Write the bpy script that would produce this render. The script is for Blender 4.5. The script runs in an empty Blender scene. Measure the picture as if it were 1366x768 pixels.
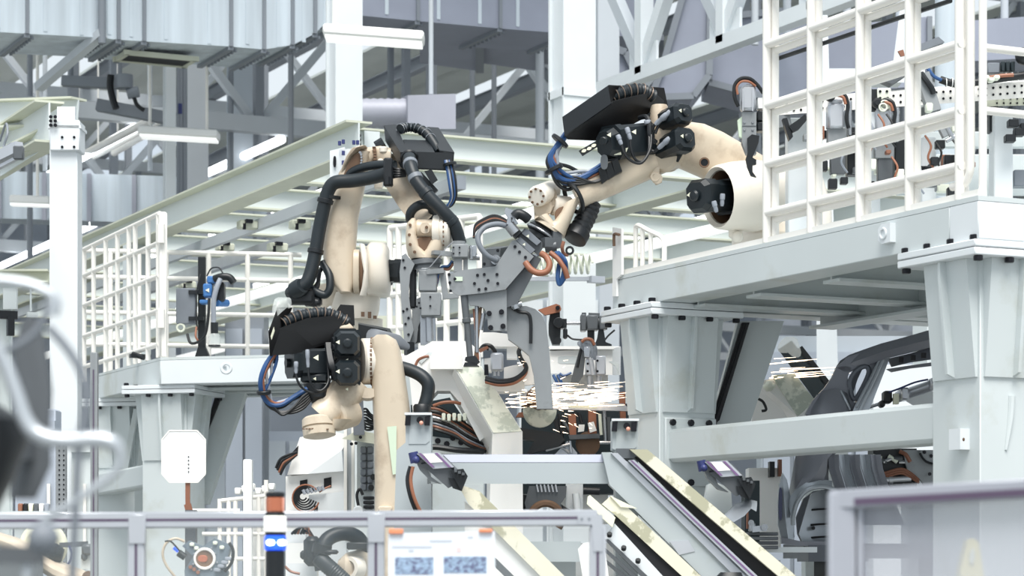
import bpy, math, random
from mathutils import Vector, Matrix

random.seed(7)
SC = bpy.context.scene
COL = SC.collection
PI = math.pi

# ------------------------------------------------------------------ camera
EYE = Vector((0.0, 0.0, 1.7))
FPX = 3200.0                      # focal length in pixels of a 1366 x 768 frame
TH = math.atan(1553.0 / 3200.0)   # yaw of the view to the right of the +Y axis
ST, CT = math.sin(TH), math.cos(TH)
HOR = 747.0                       # horizon row
cam = bpy.data.cameras.new('camera')
cam.sensor_width = 36.0
cam.lens = 36.0 * FPX / 1366.0
cam.shift_y = (HOR - 384.0) / 1366.0
cam.clip_start, cam.clip_end = 0.1, 400.0
cam.dof.use_dof = True
cam.dof.focus_distance = 13.2
cam.dof.aperture_fstop = cam.lens / 15.0
cob = bpy.data.objects.new('camera', cam)
COL.objects.link(cob)
cob.location = EYE
cob.rotation_euler = (PI / 2, 0, -TH)
SC.camera = cob

# ------------------------------------------------------------------ light
SC.view_settings.view_transform = 'Standard'
SC.view_settings.look = 'None'
SC.view_settings.gamma = 1.0
SC.view_settings.exposure = 0.58
wd = bpy.data.worlds.new('hall_daylight')
SC.world = wd
wd.use_nodes = True
wd.node_tree.nodes['Background'].inputs['Color'].default_value = (0.86, 0.94, 1.0, 1)
wd.node_tree.nodes['Background'].inputs['Strength'].default_value = 0.64
sl = bpy.data.lights.new('roof_daylight', 'SUN')
sl.energy = 3.0
sl.angle = math.radians(35)
sl.color = (1.0, 0.97, 0.92)
so = bpy.data.objects.new('roof_daylight', sl)
so.rotation_euler = (math.radians(28), math.radians(-12), 0)
COL.objects.link(so)

# ------------------------------------------------------------------ pixel to place
def at(px, py, d):
    u, w = (px - 683.0) / FPX, (HOR - py) / FPX
    return Vector((EYE.x + d * (ST + u * CT), EYE.y + d * (CT - u * ST), EYE.z + d * w))
def onX(px, py, X):
    return at(px, py, X / (ST + (px - 683.0) / FPX * CT))
def onY(px, py, Y):
    return at(px, py, Y / (CT - (px - 683.0) / FPX * ST))
def onZ(px, py, Z):
    return at(px, py, (Z - EYE.z) * FPX / (HOR - py))
FW = Vector((ST, CT, 0)); RT = Vector((CT, -ST, 0)); UP = Vector((0, 0, 1))
class Px:
    """pixel frame at one distance: f(px, py, dd) is a point dd metres behind it"""
    def __init__(s, d): s.d = d
    def __call__(s, px, py, dd=0.0): return at(px, py, s.d + dd)
    def m(s, px): return px * s.d / FPX

# ------------------------------------------------------------------ materials
MATS = {}
def mat(name, col, rough=0.5, metal=0.0, var=0.06, scale=4.0, bump=0.0, emit=None, estr=0.0, dirt=None, dscale=2.5, dlo=0.55, dhi=0.75, spec=0.5, alpha=None, trans=0.0, streak=None):
    m = bpy.data.materials.new(name)
    m.use_nodes = True
    nt = m.node_tree
    b = nt.nodes['Principled BSDF']
    b.inputs['Roughness'].default_value = rough
    b.inputs['Metallic'].default_value = metal
    b.inputs['Specular IOR Level'].default_value = spec
    tc = nt.nodes.new('ShaderNodeTexCoord')
    mp = nt.nodes.new('ShaderNodeMapping')
    nt.links.new(tc.outputs['Object'], mp.inputs['Vector'])
    if streak: mp.inputs['Scale'].default_value = streak
    nz = nt.nodes.new('ShaderNodeTexNoise')
    nz.inputs['Scale'].default_value = scale
    nz.inputs['Detail'].default_value = 5.0
    nt.links.new(mp.outputs['Vector'], nz.inputs['Vector'])
    rp = nt.nodes.new('ShaderNodeValToRGB')
    c0 = [max(0, c * (1 - var)) for c in col]; c1 = [min(1, c * (1 + var)) for c in col]
    rp.color_ramp.elements[0].position = 0.3; rp.color_ramp.elements[0].color = (*c0, 1)
    rp.color_ramp.elements[1].position = 0.7; rp.color_ramp.elements[1].color = (*c1, 1)
    nt.links.new(nz.outputs['Fac'], rp.inputs['Fac'])
    out = rp.outputs['Color']
    if dirt:
        n2 = nt.nodes.new('ShaderNodeTexNoise')
        n2.inputs['Scale'].default_value = dscale; n2.inputs['Detail'].default_value = 7.0; n2.inputs['Roughness'].default_value = 0.62
        nt.links.new(tc.outputs['Object'], n2.inputs['Vector'])
        r2 = nt.nodes.new('ShaderNodeMapRange')
        r2.inputs['From Min'].default_value = dlo; r2.inputs['From Max'].default_value = dhi
        nt.links.new(n2.outputs['Fac'], r2.inputs['Value'])
        mx = nt.nodes.new('ShaderNodeMix'); mx.data_type = 'RGBA'
        nt.links.new(r2.outputs['Result'], mx.inputs[0])
        nt.links.new(out, mx.inputs[6]); mx.inputs[7].default_value = (*dirt, 1)
        out = mx.outputs[2]
    nt.links.new(out, b.inputs['Base Color'])
    if bump:
        bp = nt.nodes.new('ShaderNodeBump'); bp.inputs['Strength'].default_value = bump; bp.inputs['Distance'].default_value = 0.01
        nt.links.new(nz.outputs['Fac'], bp.inputs['Height']); nt.links.new(bp.outputs['Normal'], b.inputs['Normal'])
    if emit:
        b.inputs['Emission Color'].default_value = (*emit, 1); b.inputs['Emission Strength'].default_value = estr
    if alpha is not None: b.inputs['Alpha'].default_value = alpha
    if trans: b.inputs['Transmission Weight'].default_value = trans
    MATS[name] = m
    return m
def lin(r, g, b):
    f = lambda c: (c / 255 / 12.92) if c <= 10 else ((c / 255 + 0.055) / 1.055) ** 2.4
    return (f(r), f(g), f(b))
mat('paint', lin(204, 211, 212), 0.42, var=0.03, scale=1.5, dirt=lin(176, 178, 164), dscale=1.6, dlo=0.56, dhi=0.8)
mat('tool_grey', lin(112, 124, 134), 0.45, metal=0.1, var=0.08, scale=6)
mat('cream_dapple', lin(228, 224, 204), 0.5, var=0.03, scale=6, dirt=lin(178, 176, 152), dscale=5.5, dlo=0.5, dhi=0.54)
mat('lift_paint', lin(172, 180, 184), 0.42, var=0.04, scale=1.5, dirt=lin(160, 166, 160), dscale=2.5, dlo=0.56, dhi=0.8)
mat('paint_pale', lin(222, 227, 230), 0.42, var=0.03, scale=2.0)
mat('frame_paint', lin(214, 221, 222), 0.45, var=0.03, scale=1.2)
mat('flange_paint', lin(204, 207, 190), 0.5, var=0.06, scale=3.0)
mat('rail_white', lin(243, 240, 234), 0.38, var=0.02, scale=5)
mat('white', lin(244, 244, 242), 0.4, var=0.015, scale=4)
mat('white_dusty', lin(226, 230, 218), 0.6, var=0.03, scale=6, dirt=lin(188, 196, 184), dscale=7, dlo=0.5, dhi=0.56)
mat('robot', lin(208, 194, 174), 0.36, var=0.06, scale=3, dirt=lin(142, 118, 94), dscale=3.6, dlo=0.5, dhi=0.82, bump=0.05)
mat('robot_light', lin(232, 225, 213), 0.34, var=0.03, scale=3, dirt=lin(206, 184, 150), dscale=2.6, dlo=0.58, dhi=0.85)
mat('robot_dark', lin(112, 86, 66), 0.6, var=0.2, scale=5)
mat('black', lin(19, 24, 29), 0.42, var=0.15, scale=6)
mat('black_sheet', lin(13, 13, 15), 0.38, var=0.2, scale=5, dirt=lin(36, 34, 34), dscale=4, dlo=0.62, dhi=0.85)
mat('motor', lin(22, 30, 35), 0.38, var=0.12, scale=6)
mat('rubber', lin(25, 34, 40), 0.45, var=0.12, scale=10)
mat('hose_grey', lin(118, 124, 132), 0.5, var=0.08, scale=8)
mat('gun', lin(142, 146, 149), 0.48, metal=0.25, var=0.08, scale=5, dirt=lin(112, 114, 116), dscale=5, dlo=0.55, dhi=0.75)
mat('gun_dark', lin(94, 98, 102), 0.42, metal=0.3, var=0.1, scale=6)
mat('alu', lin(196, 199, 205), 0.32, metal=0.55, var=0.05, scale=6, streak=(1, 1, 1))
mat('steel', lin(176, 179, 184), 0.25, metal=0.85, var=0.06, scale=8)
mat('slot', lin(84, 70, 92), 0.5, var=0.1)
mat('bolt', lin(22, 23, 30), 0.4, metal=0.4, var=0.1)
mat('copper', lin(142, 96, 76), 0.45, metal=0.1, var=0.1, scale=8)
mat('cable_orange', lin(148, 96, 72), 0.5, var=0.08, scale=8)
mat('cable_blue', lin(40, 78, 128), 0.45, var=0.1, scale=8)
mat('cable_grey', lin(150, 156, 166), 0.45, var=0.1, scale=8)
mat('cable_black', lin(22, 25, 29), 0.45, var=0.1, scale=8)
mat('blue_part', lin(64, 116, 176), 0.4, var=0.05)
mat('galv', lin(206, 216, 224), 0.42, metal=0.12, var=0.16, scale=3.0, streak=(1.6, 1.6, 0.10))
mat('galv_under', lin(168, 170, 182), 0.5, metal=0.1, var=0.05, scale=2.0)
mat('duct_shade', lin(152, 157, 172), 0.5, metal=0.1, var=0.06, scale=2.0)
mat('truss', lin(190, 196, 202), 0.5, var=0.05, scale=1.0)
mat('truss_dark', lin(132, 138, 146), 0.5, var=0.05, scale=1.0)
mat('roof_deck', lin(206, 211, 206), 0.7, var=0.08, scale=0.6)
mat('wall', lin(168, 176, 188), 0.7, var=0.08, scale=0.3)
mat('wall_panel', lin(178, 186, 194), 0.7, var=0.06, scale=0.3)
mat('concrete', lin(128, 130, 128), 0.55, var=0.06, scale=0.5)
mat('lamp', lin(236, 240, 236), 0.4, var=0.0, emit=(1, 1, 1), estr=0.45)
mat('trunk_lamp', (1, 1, 1), 0.4, var=0.0, emit=(0.95, 0.98, 1), estr=2.3)
mat('wire', lin(128, 112, 100), 0.4, metal=0.3, var=0.1)
mat('car', lin(126, 128, 136), 0.32, metal=0.3, var=0.06, scale=2.0)
mat('car_inner', lin(98, 102, 110), 0.45, metal=0.25, var=0.1, scale=4.0)
mat('car_panel', lin(168, 174, 181), 0.26, metal=0.4, var=0.05, scale=2.0)
mat('dark_gap', lin(16, 16, 22), 0.6, var=0.1)
mat('label_white', lin(238, 238, 214), 0.5, var=0.02)
mat('label_green', lin(206, 222, 200), 0.5, var=0.02)
mat('coil_white', lin(226, 230, 214), 0.4, var=0.03)
mat('clear', lin(225, 230, 228), 0.1, var=0.02, alpha=0.35)
mat('blur_metal', lin(188, 194, 200), 0.3, metal=0.4, var=0.05)
mat('navy', lin(52, 60, 112), 0.4, var=0.08)
mat('teal_dark', lin(26, 40, 46), 0.5, var=0.1)
mat('paper', lin(226, 232, 240), 0.6, var=0.01)
mat('paper_ink', lin(196, 202, 212), 0.6, var=0.02)
mat('paper_pink', lin(226, 206, 206), 0.6, var=0.02)
mat('clip_orange', lin(236, 150, 112), 0.4, var=0.03)
mat('amber', lin(176, 104, 76), 0.35, var=0.05)
mat('amber_light', lin(224, 160, 140), 0.3, var=0.05)
mat('stack_white', lin(246, 247, 238), 0.35, var=0.01, emit=(1, 1, 0.95), estr=0.35)
mat('stack_blue', lin(38, 92, 226), 0.3, var=0.02, emit=lin(30, 80, 235), estr=0.6)
mat('stack_led', (1, 1, 1), 0.3, var=0.0, emit=lin(205, 220, 255), estr=3.0)
mat('panel_white', lin(250, 250, 250), 0.4, var=0.0)
mat('spark', (1, 0.9, 0.7), 0.4, var=0.0, emit=(1.0, 0.78, 0.58), estr=2.2)
mat('yellow_gloss', lin(234, 226, 170), 0.35, var=0.03)
mat('tail_glass', lin(40, 48, 90), 0.15, var=0.05)
mat('purple_tint', lin(138, 108, 150), 0.3, metal=0.5, var=0.05)

mat('pane', lin(220, 230, 232), 0.05, var=0.0, alpha=0.06)
mat('pane_hazy', lin(186, 189, 198), 0.12, var=0.03, scale=3, alpha=0.48)
mat('alu_dull', lin(168, 171, 180), 0.4, metal=0.3, var=0.05, scale=6)
def photo_mat():
    m = mat('photo_print', lin(150, 172, 198), 0.5, var=0.35, scale=60, streak=(1, 1, 4), dirt=lin(96, 100, 130), dscale=90, dlo=.48, dhi=.6)
photo_mat()

# ------------------------------------------------------------------ mesh builder
def ortho(d):
    d = d.normalized()
    a = Vector((0, 0, 1)) if abs(d.z) < 0.9 else Vector((1, 0, 0))
    u = d.cross(a).normalized()
    return u, d.cross(u).normalized()
class MB:
    def __init__(s):
        s.v, s.f, s.mi, s.k = [], [], [], 0
    def use(s, k): s.k = k; return s
    def add(s, vs, fs):
        o = len(s.v)
        s.v += [Vector(p) for p in vs]
        for f in fs:
            s.f.append([o + i for i in f]); s.mi.append(s.k)
        return s
    def hexa(s, a, b):
        """a, b: two quads of four points, in the same winding"""
        return s.add(list(a) + list(b), [(3, 2, 1, 0), (4, 5, 6, 7), (0, 1, 5, 4), (1, 2, 6, 5), (2, 3, 7, 6), (3, 0, 4, 7)])
    def box(s, c, size, ax=None, ch=0.0):
        c = Vector(c); hx, hy, hz = [q / 2 for q in size]
        X, Y, Z = ax or (Vector((1, 0, 0)), Vector((0, 1, 0)), Vector((0, 0, 1)))
        ch = min(ch, hx * 0.9, hy * 0.9, hz * 0.9)
        if ch <= 0:
            P = [c + X * x + Y * y + Z * z for z in (-hz, hz) for x, y in ((-hx, -hy), (hx, -hy), (hx, hy), (-hx, hy))]
            return s.hexa(P[:4], P[4:])
        vs, idx = [], {}
        for sx in (-1, 1):
            for sy in (-1, 1):
                for sz in (-1, 1):
                    for k in range(3):
                        q = [sx * (hx - (k != 0) * ch), sy * (hy - (k != 1) * ch), sz * (hz - (k != 2) * ch)]
                        idx[(sx, sy, sz, k)] = len(vs)
                        vs.append(c + X * q[0] + Y * q[1] + Z * q[2])
        fs = []
        for k in range(3):
            a, b = (k + 1) % 3, (k + 2) % 3
            for g in (-1, 1):
                def key(p, q):
                    t = [0, 0, 0]; t[k] = g; t[a] = p; t[b] = q
                    return idx[(*t, k)]
                r = [key(-1, -1), key(1, -1), key(1, 1), key(-1, 1)]
                fs.append(r if g > 0 else r[::-1])
            for p in (-1, 1):
                for q in (-1, 1):
                    def kk(e, w):
                        t = [0, 0, 0]; t[k] = e; t[a] = p; t[b] = q
                        return idx[(*t, w)]
                    fs.append([kk(-1, a), kk(1, a), kk(1, b), kk(-1, b)] if p * q > 0 else [kk(-1, b), kk(1, b), kk(1, a), kk(-1, a)])
        for sx in (-1, 1):
            for sy in (-1, 1):
                for sz in (-1, 1):
                    t = [idx[(sx, sy, sz, k)] for k in range(3)]
                    fs.append(t if sx * sy * sz > 0 else t[::-1])
        return s.add(vs, fs)
    def bar(s, p0, p1, w, h, up=UP, ch=0.0):
        """rectangular bar from p0 to p1; w across, h along up"""
        p0, p1 = Vector(p0), Vector(p1); d = p1 - p0; L = d.length
        if L < 1e-6: return s
        Y = d / L; X = Y.cross(up)
        if X.length < 1e-4: X = Y.cross(Vector((1, 0, 0)))
        X.normalize(); Z = X.cross(Y)
        return s.box((p0 + p1) / 2, (w, L, h), (X, Y, Z), ch)
    def ibeam(s, p0, p1, w, h, tf=0.015, tw=0.012, up=UP, kf=None):
        p0, p1 = Vector(p0), Vector(p1); Y = (p1 - p0).normalized(); X = Y.cross(up).normalized(); Z = X.cross(Y)
        k = s.k
        s.bar(p0, p1, tw, h - 2 * tf, up)
        if kf is not None: s.k = kf
        s.bar(p0 + Z * (h - tf) / 2, p1 + Z * (h - tf) / 2, w, tf, up)
        s.bar(p0 - Z * (h - tf) / 2, p1 - Z * (h - tf) / 2, w, tf, up)
        s.k = k
        return s
    def prism(s, pts, vec):
        pts = [Vector(p) for p in pts]; n = len(pts); vec = Vector(vec)
        nrm = Vector((0, 0, 0))
        for i in range(n): nrm += pts[i].cross(pts[(i + 1) % n])
        if nrm.dot(vec) > 0: pts = pts[::-1]
        fs = [list(range(n)), list(range(2 * n - 1, n - 1, -1))]
        fs += [(i, n + i, n + (i + 1) % n, (i + 1) % n) for i in range(n)]
        fs = [f if k == 0 else f for k, f in enumerate(fs)]
        return s.add(pts + [p + vec for p in pts], [list(f) for f in fs])
    def rings(s, R, cap=True, close=False):
        n = len(R[0]); vs = [p for r in R for p in r]; fs = []
        for i in range(len(R) - (0 if close else 1)):
            a, b = i * n, ((i + 1) % len(R)) * n
            for j in range(n):
                k = (j + 1) % n
                fs.append((a + j, a + k, b + k, b + j))
        if cap and not close:
            fs.append(tuple(range(n - 1, -1, -1))); fs.append(tuple((len(R) - 1) * n + j for j in range(n)))
        return s.add(vs, fs)
    def lathe(s, p, d, prof, n=16, cap=True, ang=None):
        p = Vector(p); d = Vector(d).normalized(); u, w = ortho(d)
        R = [[p + d * t + (u * math.cos(2 * PI * j / n) + w * math.sin(2 * PI * j / n)) * max(r, 1e-4) for j in range(n)] for t, r in prof]
        return s.rings(R, cap)
    def cyl(s, p0, p1, r, r2=None, n=12, ch=0.0):
        p0, p1 = Vector(p0), Vector(p1); L = (p1 - p0).length
        if L < 1e-6: return s
        r2 = r if r2 is None else r2
        if ch > 0:
            ch = min(ch, L * 0.4, r * 0.6, r2 * 0.6)
            pr = [(0, r - ch), (ch, r), (L - ch, r2), (L, r2 - ch)]
        else: pr = [(0, r), (L, r2)]
        return s.lathe(p0, p1 - p0, pr, n)
    def sph(s, c, r, n=10, m=6, d=UP, sq=1.0):
        pr = [(-r * math.cos(PI * i / m) * sq, r * math.sin(PI * i / m)) for i in range(m + 1)]
        return s.lathe(c, d, pr, n)
    def tube(s, pts, r, n=8, sub=5, cap=True, smooth=True):
        P = [Vector(p) for p in pts]
        rs = r if isinstance(r, (list, tuple)) else [r] * len(P)
        Q, RR = [], []
        if smooth and len(P) > 2:
            for i in range(len(P) - 1):
                a, b, c, d = P[max(i - 1, 0)], P[i], P[i + 1], P[min(i + 2, len(P) - 1)]
                for k in range(sub):
                    t = k / sub
                    Q.append(0.5 * ((2 * b) + (c - a) * t + (2 * a - 5 * b + 4 * c - d) * t * t + (3 * b - a - 3 * c + d) * t ** 3))
                    RR.append(rs[i] * (1 - t) + rs[i + 1] * t)
            Q.append(P[-1]); RR.append(rs[-1])
        else: Q, RR = P, list(rs)
        return s.sweep(Q, RR, n, cap)
    def sweep(s, Q, RR, n=8, cap=True):
        R = []; u = None
        for i, q in enumerate(Q):
            t = (Q[min(i + 1, len(Q) - 1)] - Q[max(i - 1, 0)])
            if t.length < 1e-7: t = Vector((0, 0, 1))
            t.normalize()
            if u is None: u, _ = ortho(t)
            u = (u - t * u.dot(t))
            if u.length < 1e-5: u, _ = ortho(t)
            u.normalize(); w = t.cross(u)
            R.append([q + (u * math.cos(2 * PI * j / n) + w * math.sin(2 * PI * j / n)) * RR[i] for j in range(n)])
        return s.rings(R, cap)
    def corrugated(s, pts, r, pitch=0.02, depth=0.12, n=10):
        P = MB.curve(pts, 10); Q, RR, acc, nxt, k = [P[0]], [r], 0.0, 0.0, 0
        step = pitch / 2
        for a, b in zip(P, P[1:]):
            L = (b - a).length; t = step - acc
            while t <= L:
                k += 1; Q.append(a.lerp(b, t / max(L, 1e-9))); RR.append(r * (1 - depth * (k % 2))); t += step
            acc = L - (t - step)
        return s.sweep(Q, RR, n)
    @staticmethod
    def curve(pts, sub=6):
        P = [Vector(p) for p in pts]; Q = []
        if len(P) < 3: return [P[0].lerp(P[-1], k / 20) for k in range(21)]
        for i in range(len(P) - 1):
            a, b, c, d = P[max(i - 1, 0)], P[i], P[i + 1], P[min(i + 2, len(P) - 1)]
            for k in range(sub):
                t = k / sub
                Q.append(0.5 * ((2 * b) + (c - a) * t + (2 * a - 5 * b + 4 * c - d) * t * t + (3 * b - a - 3 * c + d) * t ** 3))
        Q.append(P[-1])
        return Q
    def torus(s, c, d, R, r, n=24, m=8, a0=0.0, a1=2 * PI):
        u, w = ortho(Vector(d)); full = abs(a1 - a0 - 2 * PI) < 1e-6; c = Vector(c)
        pts = [c + (u * math.cos(a0 + (a1 - a0) * i / n) + w * math.sin(a0 + (a1 - a0) * i / n)) * R for i in range(n + (0 if full else 1))]
        if not full: return s.sweep(pts, [r] * len(pts), m)
        dd = Vector(d).normalized(); RR = []
        for p in pts:
            o = (p - c).normalized()
            RR.append([p + (o * math.cos(2 * PI * j / m) + dd * math.sin(2 * PI * j / m)) * r for j in range(m)])
        return s.rings(RR, close=True)
    def coil(s, p0, p1, R, r, turns, n=6, per=14):
        p0, p1 = Vector(p0), Vector(p1); d = p1 - p0; u, w = ortho(d); N = int(turns * per)
        pts = [p0 + d * (i / N) + (u * math.cos(2 * PI * turns * i / N) + w * math.sin(2 * PI * turns * i / N)) * R for i in range(N + 1)]
        return s.sweep(pts, [r] * len(pts), n)
    def sell(s, secs, n=20, cap=True, p=2.6):
        """loft of superellipse sections: (centre, half vector a, half vector b)"""
        R = []
        for sec in secs:
            c, a, b = sec[:3]; e = 2.0 / (sec[3] if len(sec) > 3 else p); r = []
            for j in range(n):
                t = 2 * PI * j / n; ct, st = math.cos(t), math.sin(t)
                r.append(Vector(c) + Vector(a) * (math.copysign(abs(ct) ** e, ct)) + Vector(b) * (math.copysign(abs(st) ** e, st)))
            R.append(r)
        return s.rings(R, cap)

def fix_normals(me):
    import bmesh
    bm = bmesh.new(); bm.from_mesh(me)
    bmesh.ops.recalc_face_normals(bm, faces=bm.faces)
    bm.to_mesh(me); bm.free()

ROOTLOC = {}
def finish(mb, name, mats, parent=None, loc=None, angle=38):
    me = bpy.data.meshes.new(name)
    if parent is not None: o0 = ROOTLOC[parent.name]
    elif loc is not None: o0 = Vector(loc)
    else:
        xs = [p.x for p in mb.v]; ys = [p.y for p in mb.v]; zs = [p.z for p in mb.v]
        o0 = Vector(((min(xs) + max(xs)) / 2, (min(ys) + max(ys)) / 2, min(zs)))
    me.from_pydata([p - o0 for p in mb.v], [], mb.f)
    if isinstance(mats, str): mats = [mats]
    for m in mats: me.materials.append(MATS[m])
    me.polygons.foreach_set('material_index', mb.mi)
    me.polygons.foreach_set('use_smooth', [True] * len(me.polygons))
    me.update()
    fix_normals(me)
    me.set_sharp_from_angle(angle=math.radians(angle))
    ob = bpy.data.objects.new(name, me)
    COL.objects.link(ob)
    if parent is not None:
        ob.parent = parent
        ROOTLOC[ob.name] = o0
    else:
        ob.location = o0
        ROOTLOC[ob.name] = o0
    return ob
def tag(o, label=None, cat=None, group=None, kind=None):
    if label: o['label'] = label
    if cat: o['category'] = cat
    if group: o['group'] = group
    if kind: o['kind'] = kind
    return o
def thing(name, label, cat, loc, group=None, kind=None):
    o = bpy.data.objects.new(name, None)
    COL.objects.link(o)
    o.empty_display_size = 0.2
    o.location = Vector(loc)
    ROOTLOC[o.name] = Vector(loc)
    return tag(o, label, cat, group, kind)
def part(name, mats, parent, fn, label=None, kind=None):
    mb = MB(); fn(mb)
    return tag(finish(mb, name, mats, parent), label, kind=kind)
def copy_tree(o, delta, parent=None, label=None, group=None):
    c = o.copy(); COL.objects.link(c); c.parent = parent
    if parent is None:
        c.location = o.location + Vector(delta)
        ROOTLOC[c.name] = ROOTLOC[o.name] + Vector(delta)
        if label: c['label'] = label
        if group: c['group'] = group
    for ch in o.children: copy_tree(ch, delta, c)
    return c
def hexbolt(mb, p, d, r=0.014, h=0.012):
    mb.cyl(p, Vector(p) + Vector(d).normalized() * h, r, n=8)
X_, Y_, Z_ = Vector((1, 0, 0)), Vector((0, 1, 0)), Vector((0, 0, 1))

BOLTS = {}
def bolt(parent, p, d, r=0.012, h=0.01, m='bolt', n=8, name='bolt'):
    """one bolt head as an object of its own; alike heads share mesh data"""
    key = (round(r, 4), round(h, 4), m, n)
    if key not in BOLTS:
        mb = MB(); mb.cyl((0, 0, 0), (0, 0, h), r, n=n, ch=r * .15)
        me = bpy.data.meshes.new('bolt'); me.from_pydata(mb.v, [], mb.f); me.materials.append(MATS[m]); fix_normals(me)
        me.polygons.foreach_set('use_smooth', [True] * len(me.polygons)); me.set_sharp_from_angle(angle=0.6)
        BOLTS[key] = me
    o = bpy.data.objects.new(name, BOLTS[key]); COL.objects.link(o)
    o.parent = parent; o.location = Vector(p) - ROOTLOC[parent.name]
    o.rotation_mode = 'QUATERNION'; o.rotation_quaternion = Vector(d).to_track_quat('Z', 'Y')
    ROOTLOC[o.name] = ROOTLOC[parent.name]
    return o
def grid_sheet(mb, rows, n_vec, th):
    """double skin sheet through a grid of points"""
    n, m = len(rows), len(rows[0]); off = Vector(n_vec) * th
    A_ = [Vector(p) for r in rows for p in r]; B_ = [p + off for p in A_]; fs = []
    for i in range(n - 1):
        for j in range(m - 1):
            a = i * m + j
            fs.append((a, a + 1, a + m + 1, a + m)); fs.append(tuple(x + n * m for x in (a + m, a + m + 1, a + 1, a)))
    rim = [i for i in range(m)] + [i * m + m - 1 for i in range(1, n)] + [(n - 1) * m + j for j in range(m - 2, -1, -1)] + [i * m for i in range(n - 2, 0, -1)]
    for a, b in zip(rim, rim[1:] + rim[:1]): fs.append((b, a, a + n * m, b + n * m))
    mb.add(A_ + B_, fs)
# ================================================================== hall shell
def plate(name, p0, p1, material, label, cat='floor'):
    mb = MB(); c = [(a + b) / 2 for a, b in zip(p0, p1)]
    mb.box(c, [abs(a - b) for a, b in zip(p0, p1)])
    return tag(finish(mb, name, material), label, cat, kind='structure')
plate('floor', (-12, -6, -0.2), (62, 78, 0), 'concrete', 'pale grey concrete factory floor', 'floor')
plate('wall_back', (-12, 74, 0), (62, 74.3, 16), 'wall', 'blue-grey clad back wall of the hall', 'wall')
plate('wall_right', (58, 20, 0), (58.3, 74, 16), 'wall', 'blue-grey clad side wall of the hall', 'wall')
roof = thing('ceiling', 'grey corrugated roof deck over the hall', 'ceiling', (22, 48, 13.4), kind='structure')
for i in range(13):
    x0 = -10 + i * 5.2
    part('roof_sheet', 'roof_deck', roof, lambda mb: mb.box((x0 + 2.0, 50, 13.5), (4.0, 48, 0.06)))

# ================================================================== steel platforms
ZP = 3.23
def leg(parent, cx, cy, w, ux, uy, top, beam_z=None, cap=0.56, flare=0.36):
    """box column with flared gusset head; ux, uy: horizontal axes"""
    ux, uy = Vector(ux), Vector(uy); C = Vector((cx, cy, 0)); ax = (ux, uy, Z_)
    L = part('leg', 'paint', parent, lambda mb: (mb.box(C + Z_ * (top / 2), (w, w, top), ax, 0.004),
             mb.box(C + Z_ * 0.02, (w + 0.25, w + 0.25, 0.04), ax, 0.006)))
    part('cap_plate', 'paint_pale', L, lambda mb: (mb.box(C + Z_ * (top + 0.0165), (cap, cap, 0.032), ax, 0.004), mb.box(C + Z_ * (top + 0.051), (cap, cap, 0.030), ax, 0.004)))
    h0 = top - 0.50
    # flared side plates
    for a, b in ((ux, uy), (-ux, uy), (uy, ux), (-uy, ux)):
        def fl(mb, a=a, b=b):
            o = C + a * (w / 2)
            q = [o + Z_ * h0, o + a * 0.05 + Z_ * (h0 + 0.02), o + a * (cap / 2 - w / 2 - 0.02) + Z_ * (top - 0.07), o + a * (cap / 2 - w / 2 - 0.02) + Z_ * top, o + Z_ * top]
            for t in (-0.008,):
                mb.prism([p + b * t for p in q], b * 0.016)
        part('gusset', 'paint', L, fl)
        def fill(mb, a=a, b=b):
            o = C + a * (w / 2)
            q0 = [o - b * w * .45 + Z_ * h0, o + b * w * .45 + Z_ * h0, o + b * w * .45 + a * 0.012 + Z_ * h0, o - b * w * .45 + a * 0.012 + Z_ * h0]
            e = cap / 2 - w / 2 - 0.05
            q1 = [o - b * w * .45 + Z_ * top, o + b * w * .45 + Z_ * top, o + b * w * .45 + a * e + Z_ * top, o - b * w * .45 + a * e + Z_ * top]
            mb.hexa(q0, q1)
        part('flared_head', 'paint', L, fill)
    for a in (-0.44, -0.15, 0.15, 0.44):
        for g in (-1, 1):
            p = C + ux * (cap * g * 0.46) + uy * (cap * a) + Z_ * (top + 0.066)
            bolt(L, p, Z_, 0.02, 0.022)
            bolt(L, C + uy * (cap * g * 0.46) + ux * (cap * a) + Z_ * top, -Z_, 0.02, 0.022)
    return L

XF = 6.146
pr = thing('steel_platform', 'tall pale steel platform beside the dark car body carrying a robot and white railing', 'platform', (6.8, 9.7, 0))
Y0, Y1 = 8.19, 11.42
part('deck', 'paint', pr, lambda mb: mb.box((8.1, (Y0 + Y1) / 2, ZP - 0.0115), (3.908, Y1 - Y0, 0.021)))
part('edge_beam', 'paint', pr, lambda mb: mb.box((XF + 0.1, (Y0 + Y1) / 2 + .1, ZP - 0.1025), (0.2, Y1 - Y0 - .2, 0.16), ch=0.004))
part('edge_beam', 'paint_pale', pr, lambda mb: mb.box((8.1, Y0 + 0.1, ZP - 0.1025), (3.908, 0.2, 0.16), ch=0.004))
part('edge_beam', 'paint', pr, lambda mb: mb.box((8.25, Y1 - 0.1, ZP - 0.1025), (3.78, 0.2, 0.158), ch=0.006))
part('edge_strip', 'rail_white', pr, lambda mb: mb.bar((XF + 0.03, Y0 + 0.02, ZP + 0.015), (XF + 0.03, Y1 - 0.1, ZP + 0.015), 0.03, 0.028))
for y in (8.95, 9.6, 10.3, 10.85):
    part('joist', 'paint', pr, lambda mb: mb.ibeam((XF + 0.2, y, ZP - 0.12), (10, y, ZP - 0.12), 0.14, 0.18))
for x in (7.35, 8.3):
    part('joist', 'paint', pr, lambda mb: mb.ibeam((x, Y0 + 0.2, ZP - 0.15), (x, Y1 - 0.2, ZP - 0.15), 0.16, 0.20))
top = ZP - 0.25
LEG1, LEG2 = (6.405, 8.465), (6.375, 11.18)
for cx, cy in (LEG1, LEG2): leg(pr, cx, cy, 0.34, X_, Y_, top)
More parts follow.
